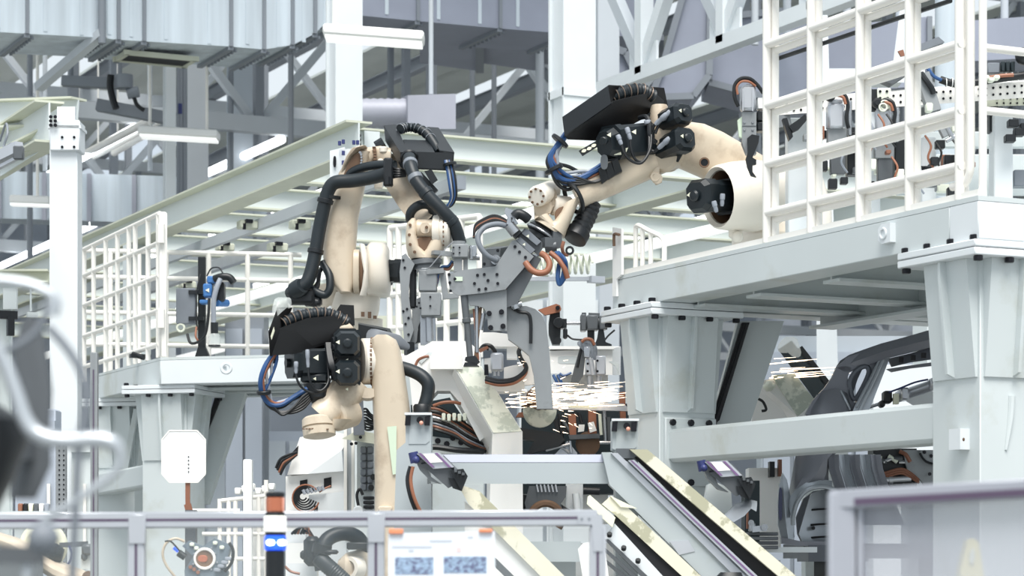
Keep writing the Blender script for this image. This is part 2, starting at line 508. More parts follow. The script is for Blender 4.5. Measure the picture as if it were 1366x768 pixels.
for cx, cy in ((9.4, 8.465), (9.4, 11.18)): leg(pr, cx, cy, 0.34, X_, Y_, top)
part('tie_beam', 'paint', pr, lambda mb: mb.box((6.35, (LEG1[1] + LEG2[1]) / 2, 1.7 + 0.602), (0.2, LEG2[1] - LEG1[1] - 0.34, 0.176), ch=0.02))
part('end_plate', 'paint', pr, lambda mb: mb.box((6.385, LEG2[1] - 0.18, 1.7 + 0.57), (0.31, 0.022, 0.36), ch=0.004))
for dx in (-0.115, -0.005, 0.105):
    for z in (0.725, 0.41):
        if dx > 0.05 and z < .5: continue
        bolt(pr, (6.385 + dx, LEG2[1] - 0.191, 1.7 + z), (0, -1, 0), 0.018, 0.018)
part('brace', 'paint', pr, lambda mb: mb.prism([at(985, 428, 13.0), at(1046, 428, 13.0), at(1000, 566, 13.0), at(948, 566, 13.0)], FW * 0.16))
part('cable_tray', 'dark_gap', pr, lambda mb: (mb.prism([at(990, 430, 12.93), at(1000, 430, 12.93), at(960, 560, 12.93), at(944, 575, 12.93)], FW * 0.05),
     mb.tube([at(996, 432, 12.9), at(975, 500, 12.9), at(948, 580, 12.9)], 0.012)))
def lug(mb):
    c = onX(1186, 312, XF); r = 0.045
    mb.prism([c + Vector((0, dy, dz)) for dy, dz in ((-.05, .042), (-.05, -.042), (.015, -.045), (.042, -.025), (.042, .025), (.015, .045))], (-0.03, 0, 0))
    mb.torus(c - X_ * 0.032, X_, 0.022, 0.006, 16, 6)
part('lifting_lug', 'paint_pale', pr, lug)
def blk(mb):
    p = onX(1286, 586, 6.235)
    mb.hexa([p + Vector((-.05, -.04, -.045)), p + Vector((-.05, .04, -.045)), p + Vector((0, .04, -.045)), p + Vector((0, -.04, -.045))],
            [p + Vector((-.05, -.04, .045)), p + Vector((-.05, .04, .045)), p + Vector((0, .04, .045)), p + Vector((0, -.04, .045))])
part('stop_block', 'paint_pale', pr, blk)
bolt(pr, onX(1286, 586, 6.185), -X_, .008, .004, 'robot_dark')
part('weld_ridge', 'paint', pr, lambda mb: mb.tube([onY(1350, 528, 8.292), onY(1348, 560, 8.292), onY(1342, 600, 8.292)], [.016, .014, .006], 8))
# ---- right railing
def railing(name, label, P, hs, fr, z0, r=0.02, parent=None, group=None, ext=0.0):
    """grid railing along the polyline P (xy), rails at heights hs, posts at fractions fr of the run"""
    t = thing(name, label, 'railing', (P[0][0], P[0][1], z0), group)
    a, b = Vector((*P[0], z0)), Vector((*P[1], z0))
    for h in hs:
        part('rail', 'rail_white', t, lambda mb: mb.cyl(a + Z_ * h, b + Z_ * h, r, n=10))
    for f in fr:
        p = a.lerp(b, f)
        part('post', 'rail_white', t, lambda mb: mb.cyl(p, p + Z_ * (hs[0] + ext), r * 1.05, n=10, ch=0.004))
    return t
def fY(px, X): return onX(px, 300, X).y
HS = (1.22, 0.96, 0.665, 0.383, 0.146)
ya, yb = fY(1023, 6.17), fY(1284, 6.17)
railing('grid_railing', 'white tubular grid railing along the aisle edge of the robot platform', ((6.17, ya), (6.17, yb)), HS, [(fY(p, 6.17) - ya) / (yb - ya) for p in (1023, 1082, 1147, 1213, 1280)], ZP, 0.0205)
XI = 6.205
ya2, yb2 = fY(1031, XI), fY(1289, XI)
railing('inner_grid_railing', 'second white grid railing standing close behind the aisle railing of the robot platform', ((XI, ya2), (XI, yb2)), [h - 0.03 for h in HS], [(fY(p, XI) - ya2) / (yb2 - ya2) for p in (1034, 1092, 1157, 1223, 1287)], ZP, 0.0185)
railing('end_railing', 'white tube railing running from the corner post over the broad leg', ((6.20, 8.23), (7.9, 8.23)), [1.22, 0.93, 0.63, 0.365], [0.0, 0.5, 1.0], ZP, 0.017)
def loop(mb):
    p = Vector((6.19, 8.30, ZP))
    mb.tube([p + Vector((0, 0, 1.3)), p + Vector((0, 0, .5)), p + Vector((0, 0, .17)), p + Vector((0, .015, .10)), p + Vector((0, .05, .07)), p + Vector((0, .13, .07))], 0.018, 10)
tag(finish((lambda m: (loop(m), m)[1])(MB()), 'bent_guard_tube', 'rail_white'), 'white tube bent at its foot beside the corner railing post', 'tube')
def rodf(mb): mb.cyl(onX(1029, 81, 6.234), onX(1268, 1, 6.234), 0.011, n=8)
tag(finish((lambda m: (rodf(m), m)[1])(MB()), 'conduit_rod', 'black'), 'thin dark rod running behind the white grid railing', 'rod')
# small gate railing at the far end of the platform
t = thing('short_guard_rail', 'short white guard rail with rounded top at the far end of the platform', 'railing', onX(826, 360, 6.2))
def gq(x, y): return onX(x, y, 6.2)
part('tube_frame', 'rail_white', t, lambda mb: mb.tube([gq(848, 361), gq(848, 330), gq(848, 307), gq(849, 302), gq(853, 301), gq(866, 308), gq(879, 314), gq(884, 318), gq(886, 325), gq(886, 352)], .0135, 8))
for x, y0, y1 in ((857, 304, 358), (868, 309, 355)):
    part('upright', 'rail_white', t, lambda mb: mb.cyl(gq(x, y0), gq(x, y1), .013, n=8))
part('gate_plate', 'white', t, lambda mb: mb.prism([onX(817, 303, 6.13), onX(829, 305, 6.13), onX(829, 366, 6.13), onX(822, 372, 6.13), onX(822, 395, 6.13), onX(817, 395, 6.13)], (0.014, 0, 0)))
part('latch', 'robot_dark', t, lambda mb: mb.tube([onX(819, 328, 6.11), onX(819, 316, 6.11), onX(820, 312, 6.11), onX(826, 313, 6.11)], 0.008, 6))

# ---- left platform
zl = ZP
A, B, Cc = onZ(127.8, 499, zl), onZ(214, 476.4, zl), onZ(455, 470.5, zl)
dab, dbc = (A - B).normalized(), (Cc - B).normalized()
pl = thing('steel_platform', 'pale steel platform behind the octagonal white panel carrying a blue and black sensor post', 'platform', (B.x + .5, B.y + .5, 0))
inn = (dab + dbc).normalized()
back = [A + (dbc) * 2.6, Cc + dab * 0.6]
part('deck', 'paint', pl, lambda mb: mb.prism([A - Z_ * .001, B - Z_ * .001, Cc - Z_ * .001, back[1] - Z_ * .001, back[0] - Z_ * .001], (0, 0, -0.02)))
def edge(mb, a, b, w=0.2, h=0.185):
    d = (b - a).normalized(); n = Vector((d.y, -d.x, 0)); n = n if n.dot(FW) > 0 else -n
    mb.bar(a + n * w / 2 - Z_ * (h / 2 + .02), b + n * w / 2 - Z_ * (h / 2 + .02), w, h, ch=0.006)
part('edge_beam', 'paint_pale', pl, lambda mb: edge(mb, B, Cc))
part('edge_beam', 'paint', pl, lambda mb: edge(mb, B, A))
for f in (.25, .5, .8):
    part('joist', 'paint', pl, lambda mb: mb.ibeam(B.lerp(A, f) + dbc * .2 - Z_ * .14, B.lerp(A, f) + dbc * 2.2 - Z_ * .14, .14, .18))
tl = zl - 0.205 - 0.066
def legat(px, d, w=0.36):
    p = at(px, 500, d)
    return leg(pl, p.x, p.y, w, dbc, Vector((-dbc.y, dbc.x, 0)), tl, cap=0.6)
legat(232, 18.42, .36)
legat(165, 19.9, .36)
legat(505, 18.9, .36)
part('brace', 'paint', pl, lambda mb: mb.prism([at(292, 524, 18.7), at(327, 524, 18.7), at(276, 672, 18.7), at(262, 672, 18.7), at(262, 608, 18.7)], FW * 0.2))
part('brace', 'paint', pl, lambda mb: mb.prism([at(178, 545, 19.6), at(184, 545, 19.6), at(168, 640, 19.6), at(160, 640, 19.6)], FW * 0.1))
part('cable_tray', 'dark_gap', pl, lambda mb: mb.prism([at(288, 524, 18.62), at(297, 524, 18.62), at(274, 582, 18.62), at(266, 600, 18.62)], FW * 0.05))
part('tie_beam', 'paint', pl, lambda mb: mb.bar(at(130, 648, 19.9), at(205, 634, 18.6), .16, .17, ch=.015))
part('lifting_lug', 'paint_pale', pl, lambda mb: (mb.torus(at(302, 491, 17.72), FW, .035, .012, 14, 6), mb.box(at(299, 493, 17.75), (.03, .03, .05))))
# its railings
ra, rb = onZ(112, 505, zl), onZ(213, 477, zl)
hs = [1.09, .87, .62, .36, .10]
t = railing('gate_railing', 'white grid gate railing on the left edge of the platform with the sensor post', ((ra.x, ra.y), (rb.x, rb.y)), hs, [0, .14, .31, .47, .62, .70, .86, .985], zl, .019)
part('hinge_post', 'rail_white', t, lambda mb: mb.box(onZ(217, 477, zl) + Z_ * .55, (.06, .06, 1.1), ch=.012))
[part('hinge', 'rail_white', t, lambda mb: mb.cyl(onZ(216, 477, zl) + Z_ * z - FW * .05, onZ(216, 477, zl) + Z_ * (z + .14) - FW * .05, .03, n=10)) for z in (.22, .86)]
part('latch', 'black', t, lambda mb: (mb.box(at(187, 475, 18.6), (.16, .05, .03)), mb.cyl(at(177, 472, 18.6), at(192, 477, 18.55), .02)))
b0, b1 = at(112, 336, 20.6), at(402, 345, 20.9)
t = railing('back_railing', 'long white grid railing at the rear of the platform behind the sensor post', ((b0.x, b0.y), (b1.x, b1.y)), [h * 1.05 for h in (1.075, .86, .57, .31)], [0, .12, .25, .375, .57, .75, .95], zl, .021)

# ================================================================== overhead frame
ZO = 4.8
of = thing('overhead_steel_frame', 'pale grid of steel I-beams with yellowish flanges above the robots', 'steel frame', (6.5, 16, 0))
BH = .25
def ib(name, a, b, h=BH, w=.2, parent=of):
    a, b = Vector(a), Vector(b)
    return part(name, ['frame_paint', 'flange_paint'], parent, lambda mb: mb.ibeam(a - Z_ * h / 2, b - Z_ * h / 2, w, h, kf=1))
ib('long_beam', (6.42, 15.7, ZO), (6.42, 34, ZO))
ib('long_beam', (9.4, 16.1, ZO), (9.4, 34, ZO))
ib('long_beam', (11.6, 16.1, ZO), (11.6, 34, ZO))
for k, y in enumerate((16.0, 17.45, 18.9, 20.4, 22.0, 23.8, 26, 28.5, 31)):
    ib('cross_beam', (6.52, y, ZO), (11.5, y, ZO), h=.185, w=.13)
part('conveyor_rail', 'alu', of, lambda mb: mb.bar((7.4, 16.1, ZO - .31), (7.4, 25, ZO - .31), .07, .1))
for x in (6.85, 8.6, 10.4):
    part('light_rail', 'truss' if x < 7 else 'lamp', of, lambda mb: mb.bar((x, 16.1, ZO - .30), (x, 33, ZO - .30), .05, .09))
def col(x, y, z0, z1, w=.2, m='frame_paint', parent=of, name='column'):
    return part(name, m, parent, lambda mb: mb.ibeam((x, y, z0), (x, y, z1), w, w, .014, .012, up=X_))
for x, y in ((6.42, 21.0), (6.42, 26), (11.6, 16.1), (11.6, 21), (11.6, 28)): col(x, y, 0, ZO - BH)
part('splice_plate', 'frame_paint', of, lambda mb: mb.box((6.585, 15.87, ZO - .12), (.12, .02, .17)))
[bolt(of, onY(472 + 6 * i, 181 + 6 * j, 15.88), (0, -1, 0), .014, .02) for i in (0, 1) for j in (0, 1, 2)]
part('hanger_bracket', 'paint_pale', of, lambda mb: (mb.prism([at(440, 201, 16.6), at(460, 196, 16.6), at(460, 240, 16.6), at(440, 240, 16.6)], FW * .03), mb.prism([at(452, 199, 16.5), at(475, 198, 16.5), at(475, 245, 16.5), at(452, 245, 16.5)], FW * .02)))
part('slot', 'bolt', of, lambda mb: mb.sell([(at(446.5, 215.5, 16.58), RT * .011, Z_ * .04), (at(446.5, 215.5, 16.59), RT * .011, Z_ * .04)], 14))
for px, py in ((453, 194), (458, 192), (472, 193), (477, 193), (458, 207), (458, 220)):
    bolt(of, at(px, py, 16.45), Z_, .012, .03, 'navy')
# cable trays / brackets under the frame, seen through the railing
for k, (px, py, dd) in enumerate(((175, 320, 24), (205, 300, 23), (150, 345, 25), (190, 352, 24), (160, 370, 25), (250, 380, 24), (330, 300, 20), (300, 330, 22), (400, 300, 19), (370, 330, 20))):
    part('rail_bracket', ['flange_paint', 'bolt'], of, lambda mb: (mb.box(at(px, py, dd), (.16, .10, .07), ch=.01), mb.use(1), mb.box(at(px + 2, py - 5, dd - .06), (.06, .04, .03)), mb.cyl(at(px - 4, py - 2, dd - .06), at(px - 4, py + 6, dd - .06), .014)))

# ---- left aisle frame
lf = thing('aisle_steel_frame', 'white steel post with bolted head and slanting I-beams by the aisle', 'steel frame', at(88, 700, 16))
p = at(88, 300, 16)
part('post', 'paint_pale', lf, lambda mb: mb.box((p.x, p.y, 1.7 + 2.86 / 2 - .85), (.185, .185, 2.86 + 1.7), (RT, FW, Z_), .006))
part('post_head', 'paint_pale', lf, lambda mb: (mb.box(at(90, 184, 15.97), (.2, .2, .2), (RT, FW, Z_), .006), mb.box(at(89, 157, 16.0), (.12, .05, .14), (RT, FW, Z_)), mb.box(at(90, 173, 15.98), (.22, .22, .02), (RT, FW, Z_))))
[bolt(lf, at(83 + 16 * i, 183 + 13 * j, 15.87), -FW, .009, .008) for i in (0, 1) for j in (0, 1)]
[bolt(lf, at(68 + 6 * i, 156 + 5.5 * j, 15.85), -FW, .012, .012) for i in (0, 1) for j in (0, 1, 2)]
q0 = onZ(66, 134, 1.7 + 3.07)
part('slant_beam', ['frame_paint', 'flange_paint'], lf, lambda mb: mb.ibeam(Vector((q0.x, q0.y, q0.z - .14)), Vector((q0.x, q0.y + 9, q0.z - .14)), .2, .28, kf=1))
part('rear_beam', ['frame_paint', 'flange_paint'], lf, lambda mb: mb.ibeam(at(-30, 154, 17), at(104, 150, 16.4), .15, .2, kf=1))
part('rear_beam', ['frame_paint', 'flange_paint'], lf, lambda mb: mb.ibeam(at(-40, 237, 16.9), at(70, 182, 16.3), .16, .12, kf=1))
part('web_plate', 'frame_paint', lf, lambda mb: mb.prism([at(0, 213, 16.6), at(70, 172, 16.3), at(70, 190, 16.3), at(0, 235, 16.6)], FW * .02))
part('slide_rail', 'alu', lf, lambda mb: (mb.bar(at(-10, 214, 15.6), at(26, 196, 15.4), .06, .07), mb.bar(at(-10, 228, 15.6), at(30, 207, 15.4), .03, .02)))
part('junction_box', 'gun_dark', lf, lambda mb: mb.box(at(25, 204, 15.3), (.065, .05, .085), (RT, FW, Z_), .006))
part('cable', 'truss_dark', lf, lambda mb: mb.tube([at(0, 188, 16), at(8, 165, 15.9), at(10, 178, 15.8), at(5, 196, 15.8), at(14, 192, 15.7), at(24, 190, 15.6)], .008, 6))
part('low_beam', ['flange_paint', 'frame_paint'], lf, lambda mb: mb.ibeam(at(-20, 369, 18.2), at(66, 369, 18.2), .15, .1, kf=0))
part('low_hanger', 'paint', lf, lambda mb: (mb.prism([at(4, 384, 17.8), at(22, 384, 17.8), at(22, 412, 17.8), at(4, 412, 17.8)], FW * .05), mb.cyl(at(41, 385, 17.9), at(41, 415, 17.9), .008), mb.box(at(43, 420, 17.9), (.08, .03, .04))))
part('pneumatic_block', 'black', lf, lambda mb: (mb.box(at(10, 420, 17.7), (.14, .05, .06)), mb.box(at(14, 435, 17.7), (.05, .05, .14))))
# the long slanting beam further back on the left
lb = thing('distant_steel_beam', 'long pale steel beam slanting down behind the white aisle post', 'steel beam', at(60, 345, 26))
g0 = onZ(135, 322, 4.95)
part('beam', ['frame_paint', 'flange_paint'], lb, lambda mb: mb.ibeam(Vector((g0.x, g0.y, 4.75)), Vector((g0.x, g0.y + 16, 4.75)), .22, .34, kf=1))
part('support', 'frame_paint', lb, lambda mb: mb.ibeam((g0.x, g0.y + 6, 0), (g0.x, g0.y + 6, 4.58), .2, .2, up=X_))
# ================================================================== robot building blocks
def frame_of(d):
    d = Vector(d).normalized(); u = d.cross(Z_)
    if u.length < .05: u = RT.copy()
    u.normalize()
    return u, u.cross(d).normalized()
def octa(mb, c0, c1, w, h, ch=.25, s0=1.0, s1=1.0, twist=0.0):
    """octagonal prism from c0 to c1"""
    u, v = frame_of(c1 - c0); R = []
    if twist: u, v = u * math.cos(twist) + v * math.sin(twist), v * math.cos(twist) - u * math.sin(twist)
    for c, s in ((c0, s0), (c1, s1)):
        a, b = w / 2 * s, h / 2 * s; k = min(a, b) * 2 * ch
        R.append([c + u * x + v * y for x, y in ((a - k, -b), (a, -b + k), (a, b - k), (a - k, b), (-a + k, b), (-a, b - k), (-a, -b + k), (-a + k, -b))])
    mb.rings(R)
def tri_label(parent, c, n, s, up=UP, flip=1):
    n = Vector(n).normalized(); u = n.cross(up).normalized() * flip; v = Vector(up)
    p = Vector(c) + n * .003
    o = part('warning_label', 'label_white', parent, lambda mb: mb.prism([p + u * s * .6, p - u * s * .4 + v * s * .55, p - u * s * .4 - v * s * .55], n * .002), 'small pale triangle label')
    return o
def motor(parent, c0, c1, w, h, cap=.3, knob=True, tri=(0.6, 0.0), twist=0.0, m='motor', ch=.2):
    """servo motor from its mount c0 to its rear cap c1"""
    c0, c1 = Vector(c0), Vector(c1); d = c1 - c0; k = c0.lerp(c1, 1 - cap)
    o = part('servo_motor', m, parent, lambda mb: (octa(mb, c0, c0.lerp(c1, .08), w * 1.12, h * 1.12, .1, twist=twist), octa(mb, c0.lerp(c1, .08), k, w * .95, h * .95, ch, twist=twist)))
    part('motor_cap', m, o, lambda mb: (octa(mb, k, k + d * cap * .7, w * 1.02, h * 1.02, ch, twist=twist), octa(mb, k + d * cap * .7, c1, w, h, ch, 1.0, .8, twist=twist)))
    if knob:
        part('cap_knob', m, o, lambda mb: mb.lathe(c1, d, [(-.005, w * .2), (w * .10, w * .2), (w * .16, w * .14), (w * .17, .001)], 12))
    u, v = frame_of(d)
    if tri: tri_label(o, c1 + u * w * .5 * tri[0] + v * h * .5 * tri[1], d, w * .16)
    return o
def connector(parent, p0, p1, r, cable=None, rc=None):
    p0, p1 = Vector(p0), Vector(p1); d = (p1 - p0)
    o = part('cable_plug', 'cable_grey', parent, lambda mb: mb.lathe(p0, d, [(0, r * .8), (d.length * .1, r), (d.length * .45, r), (d.length * .5, r * .8), (d.length * .8, r * .85), (d.length, r * .6)], 10))
    if cable: part('cable', 'cable_black', o, lambda mb: mb.tube([p1] + cable, rc or r * .55, 8))
    return o
def bundle(parent, path, specs, name='cable'):
    """specs: (material, radius, offset px-like vector)"""
    for m, r, off in specs:
        off = Vector(off)
        part(name, m, parent, lambda mb: mb.tube([Vector(p) + off * (.55 + .45 * math.sin(1.7 * i + off.x * 90)) for i, p in enumerate(path)], r, 8, 6))
def clamp_ring(parent, c, d, R, w=.02, m='black', name='hose_clamp'):
    d = Vector(d).normalized(); c = Vector(c)
    return part(name, m, parent, lambda mb: mb.lathe(c - d * w / 2, d, [(0, R), (.003, R * 1.08), (w - .003, R * 1.08), (w, R)], 16))
def bolt_circle(parent, c, n, R, k, r=.008, h=.006, m='robot_dark', a0=0.0, a1=2 * PI):
    u, v = ortho(Vector(n)); c = Vector(c)
    def fn(mb):
        for i in range(k):
            a = a0 + (a1 - a0) * i / k
            p = c + (u * math.cos(a) + v * math.sin(a)) * R
            mb.cyl(p, p + Vector(n).normalized() * h, r, n=6)
    return part('bolt_ring', m, parent, fn, kind='stuff')

# ================================================================== robot on the right platform
f = Px(12.9); S = f.m(1)
rc = thing('industrial_robot', 'cream welding robot on the railed platform with twin black elbow motors and slanted black tray', 'robot', (7.35, 11.1, ZP))
def base_c(mb):
    g = at(1046, 300, 13.35)
    mb.lathe((g.x, g.y, ZP), Z_, [(0, .34), (.05, .34), (.06, .27), (.17, .25), (.2, .29), (.26, .29)], 24)
    mb.sell([(Vector((g.x, g.y, ZP + .24)), RT * .26, FW * .24, 3), (Vector((g.x, g.y, ZP + .42)), RT * .26, FW * .22, 3), (Vector((g.x, g.y, ZP + .62)), RT * .2, FW * .2, 3)], 20)
part('base', 'robot_light', rc, base_c)
# shoulder barrel: open towards the left and the camera
o0, o1 = f(957, 263, -.13), f(1042, 259, .06)
axb = (o1 - o0).normalized(); ub, vb = frame_of(axb)
R0 = S * 44
def barrel(mb):
    L = (o1 - o0).length
    pr_ = [(0.02, R0 * .80), (0, R0 * .90), (0.01, R0 * .96), (.10, R0 * 1.04), (L * .55, R0 * 1.08), (L * .8, R0 * 1.0), (L, R0 * .8)]
    mb.lathe(o0, axb, pr_, 28, cap=False)
    mb.lathe(o0, axb, [(0.02, R0 * .80), (.22, R0 * .76), (.23, .001)], 28, cap=False)
b_ = part('shoulder_housing', 'robot_light', rc, barrel)
part('housing_well', 'robot_dark', b_, lambda mb: mb.lathe(o0 + axb * .03, axb, [(0, R0 * .785), (.18, R0 * .745), (.185, .001)], 24, cap=False))
part('drain_knob', 'robot_light', rc, lambda mb: (mb.cyl(f(981, 300, -.05), f(981, 318, -.05), S * 9, n=12, ch=.01), mb.sph(f(984, 316, -.09), S * 8, 10, 6)))
mo = motor(rc, f(974, 262, -.04), f(928, 261, -.26), S * 38, S * 42, .38, tri=(.55, .1))
connector(mo, f(952, 268, -.31), f(956, 283, -.30), .014)
connector(mo, f(964, 258, -.27), f(963, 275, -.26), .014)
# lower arm
def arm_c(mb):
    P = [((902, 190), 30, .02, .10), ((925, 196), 33, .04, .10), ((950, 207), 33, .08, .10), ((978, 228), 37, .14, .11), ((1005, 250), 42, .22, .13), ((1030, 268), 40, .30, .12)]
    sec = []
    for (c, hh, dd, th) in P:
        n = Vector((c[0] - 915, 0, 0))
        a = f(c[0] + hh * .42, c[1] - hh * .9, dd) - f(*c, dd)
        sec.append((f(*c, dd), a, FW * th, 3.2))
    mb.sell(sec, 24)
part('lower_arm', 'robot', rc, arm_c)
part('arm_hole', 'robot_dark', rc, lambda mb: mb.lathe(f(939.5, 217, -.062), -FW, [(0, S * 7), (.012, S * 7), (.012, S * 5), (0, S * 5)], 14))
part('arm_hole_plug', 'black', rc, lambda mb: mb.cyl(f(939.5, 217, -.062), f(939.5, 217, -.066), S * 5, n=14))
# elbow casting
def elbow_c(mb):
    mb.sell([(f(886, 213, .02), RT * S * 20, Z_ * S * 17, 3), (f(884, 190, 0), RT * S * 20, FW * .12 + Z_ * .02, 3), (f(880, 160, 0), RT * S * 15, FW * .12, 3), (f(879, 143, 0), RT * S * 11, FW * .10, 3)], 20)
    mb.cyl(f(882, 205, -.1), f(905, 199, .14), S * 25, n=20, ch=.02)
part('elbow', 'robot', rc, elbow_c)
part('elbow_bracket', 'robot', rc, lambda mb: (mb.prism([f(870, 147, -.05), f(876, 141, -.05), f(890, 141, -.05), f(892, 148, -.05), f(875, 215, -.05), f(868, 205, -.05)], FW * .14), mb.cyl(f(872, 229, -.06), f(879, 245, -.06), .02), mb.cyl(f(877, 238, -.09), f(877, 238, .0), .028, n=12)))
m1 = motor(rc, f(876, 168, -.02), f(914, 150, -.22), S * 29, S * 28, .32, tri=(.6, .1))
m2 = motor(rc, f(880, 202, -.02), f(917, 184, -.24), S * 30, S * 31, .32, tri=(.6, .1))
part('motor_flange', 'motor', m2, lambda mb: mb.prism([f(879, 205, -.06), f(905, 200, -.14), f(910, 207, -.14), f(905, 216, -.12), f(884, 213, -.06)], FW * .1))
for k, (a, b, e) in enumerate((((874, 166), (890, 152), [(870, 172), (868, 184), (873, 192)]), ((878, 198), (894, 184), [(872, 202), (866, 196), (866, 178)]), ((884, 160), (895, 148), [(878, 168), (874, 178)]))):
    connector(rc, f(b[0], b[1], -.2), f(a[0], a[1], -.17), .016, [f(*q, -.16) for q in e])
# forearm
def fore_c(mb):
    P = [((888, 208), 20, .02), ((868, 214), 23, .0), ((840, 226), 23, -.04), ((810, 240), 22, -.08), ((782, 254), 20, -.12), ((768, 262), 19, -.14)]
    sec = []
    for c, r, dd in P: sec.append((f(*c, dd), f(c[0] + r * .42, c[1] + r * .9, dd) - f(*c, dd), FW * S * r, 2.6))
    mb.sell(sec, 24)
part('forearm', 'robot', rc, fore_c)
part('forearm_lug', 'robot', rc, lambda mb: (mb.prism([f(866, 226, -.08), f(880, 222, -.08), f(879, 244, -.08), f(872, 241, -.08)], FW * .07), mb.torus(f(874, 236, -.085), FW, .02, .008, 12, 6)))
# wrist motor box under the tray
jm = part('wrist_motor', 'motor', rc, lambda mb: (octa(mb, f(822, 190, -.16), f(866, 186, -.04), S * 36, S * 42, .12), octa(mb, f(815, 191, -.20), f(822, 190, -.17), S * 38, S * 46, .2), octa(mb, f(806, 192, -.24), f(815, 191, -.20), S * 30, S * 36, .25, .85, 1.1)))
tri_label(jm, f(813, 180, -.30), -FW - RT * .3, .022); tri_label(jm, f(846, 176, -.24), -FW, .024)
part('rating_plate', 'label_white', jm, lambda mb: mb.prism([f(823, 200, -.235), f(838, 197, -.225), f(834, 206, -.225), f(819, 207, -.235)], -FW * .004))
part('motor_knob', 'motor', jm, lambda mb: mb.cyl(f(807, 187, -.29), f(804, 188, -.32), .022, n=12, ch=.004))
connector(rc, f(836, 170, -.27), f(841, 186, -.27), .014, [f(842, 200, -.27), f(848, 213, -.26), f(858, 215, -.25), f(865, 203, -.22), f(866, 185, -.18), f(864, 163, -.14)])
connector(rc, f(824, 180, -.28), f(829, 193, -.28), .014, [f(834, 206, -.28), f(843, 215, -.27), f(856, 217, -.26), f(867, 200, -.22), f(869, 180, -.18)])
part('cable_pair', 'cable_black', rc, lambda mb: mb.tube([f(853, 157, -.1), f(862, 156, -.14), f(866, 165, -.16), f(867, 182, -.17), f(875, 190, -.15)], .014, 8))
clamp_ring(rc, f(864, 163, -.155), f(864, 163, 0) - f(865, 175, 0), .018, m='cable_grey')
# cable tray on the forearm
tr = part('cable_tray', 'black_sheet', rc, lambda mb: mb.prism([f(753, 181, -.30), f(815, 137, -.16), f(872, 124, -.02), f(891, 141, .10), f(860, 156, .06), f(802, 188, -.1), f(757, 186, -.22)], Z_ * .008))  # underside in a deeper black than the side wall, its shade put into the colour
part('tray_side', 'black', tr, lambda mb: mb.hexa([f(750, 156, -.32), f(811, 114, -.17), f(815, 138, -.17), f(753, 181, -.32)], [f(753, 156, -.30), f(813, 114, -.155), f(817, 138, -.155), f(756, 181, -.30)]))
part('tray_side', 'black_sheet', tr, lambda mb: mb.hexa([f(811, 114, -.17), f(826, 115, -.1), f(817, 124, -.1), f(815, 138, -.17)], [f(812, 113, -.16), f(828, 114, -.09), f(819, 124, -.09), f(817, 138, -.16)]))
part('tray_side', 'black_sheet', tr, lambda mb: mb.prism([f(865, 121, .02), f(871, 116, .02), f(886, 117, .06), f(891, 142, .08), f(878, 128, .05)], FW * .012))
part('corrugated_hose', 'rubber', rc, lambda mb: mb.corrugated([f(812, 134, -.1), f(820, 127, -.09), f(838, 122, -.05), f(856, 121, -.02), f(872, 129, .02)], S * 9.5, .018, .16, 14))
part('hose_wire', 'wire', rc, lambda mb: [mb.torus(p, q - p, S * 9.8, .003, 16, 5) for p, q in zip(MB.curve([f(812, 134, -.1), f(820, 127, -.09), f(838, 122, -.05), f(856, 121, -.02), f(872, 129, .02)], 4)[::2], MB.curve([f(812, 134, -.1), f(820, 127, -.09), f(838, 122, -.05), f(856, 121, -.02), f(872, 129, .02)], 4)[1::2])], kind='stuff')
# cable loop
PL = [f(757, 174, -.2), f(748, 186, -.24), f(737, 202, -.26), f(735, 219, -.26), f(743, 235, -.24), f(760, 240, -.22), f(778, 235, -.2), f(802, 222, -.18)]
bundle(rc, PL, [('cable_blue', .014, (.008, -.01, -.006)), ('cable_orange', .012, (.02, -.006, .012)), ('cable_blue', .012, (-.014, 0, -.022)), ('cable_grey', .010, (.034, -.008, .02)), ('cable_black', .011, (-.02, .01, -.034)), ('cable_grey', .010, (.045, 0, .035)), ('cable_black', .010, (-.005, .01, -.05)), ('cable_grey', .009, (.06, -.01, .05)), ('cable_orange', .010, (.03, .0, -.012)), ('cable_black', .010, (.075, 0, .06)), ('cable_blue', .010, (.012, -.02, .028))])
for p, q in (((747, 188), (742, 194)), ((739, 226), (742, 232))): clamp_ring(rc, f(*p, -.25), f(*q, -.25) - f(*p, -.25), .048, .02)
part('perforated_bracket', 'black', rc, lambda mb: (mb.prism([f(772, 201, -.2), f(800, 185, -.2), f(803, 192, -.2), f(777, 208, -.2)], FW * .01)))
part('bracket_holes', 'label_white', rc, lambda mb: [mb.sell([(f(x, y, -.203), RT * .012, Z_ * .009 + RT * .004), (f(x, y, -.204), RT * .012, Z_ * .009 + RT * .004)], 10) for x, y in ((779, 201), (786, 198), (792, 194))], kind='stuff')
part('cable_block', 'black', rc, lambda mb: [mb.prism([f(798 + 9 * i, 225 - 5 * i, -.22), f(806 + 9 * i, 221 - 5 * i, -.22), f(812 + 9 * i, 238 - 5 * i, -.2), f(803 + 9 * i, 245 - 6 * i, -.2)], FW * .06) for i in range(3)])
part('lever', 'gun_dark', rc, lambda mb: mb.sell([(f(806, 216, -.25), RT * .02, Z_ * .04), (f(806, 216, -.22), RT * .02, Z_ * .04)], 12))
for k in range(4):
    part('cable', 'cable_black', rc, lambda mb: mb.tube([f(806 + 4 * k, 238 - 3 * k, -.19), f(788 + 2 * k, 243, -.2), f(770, 246 - 3 * k, -.22), f(750, 243 - 3 * k, -.24), f(740, 236 - 3 * k, -.24)], .008, 6))
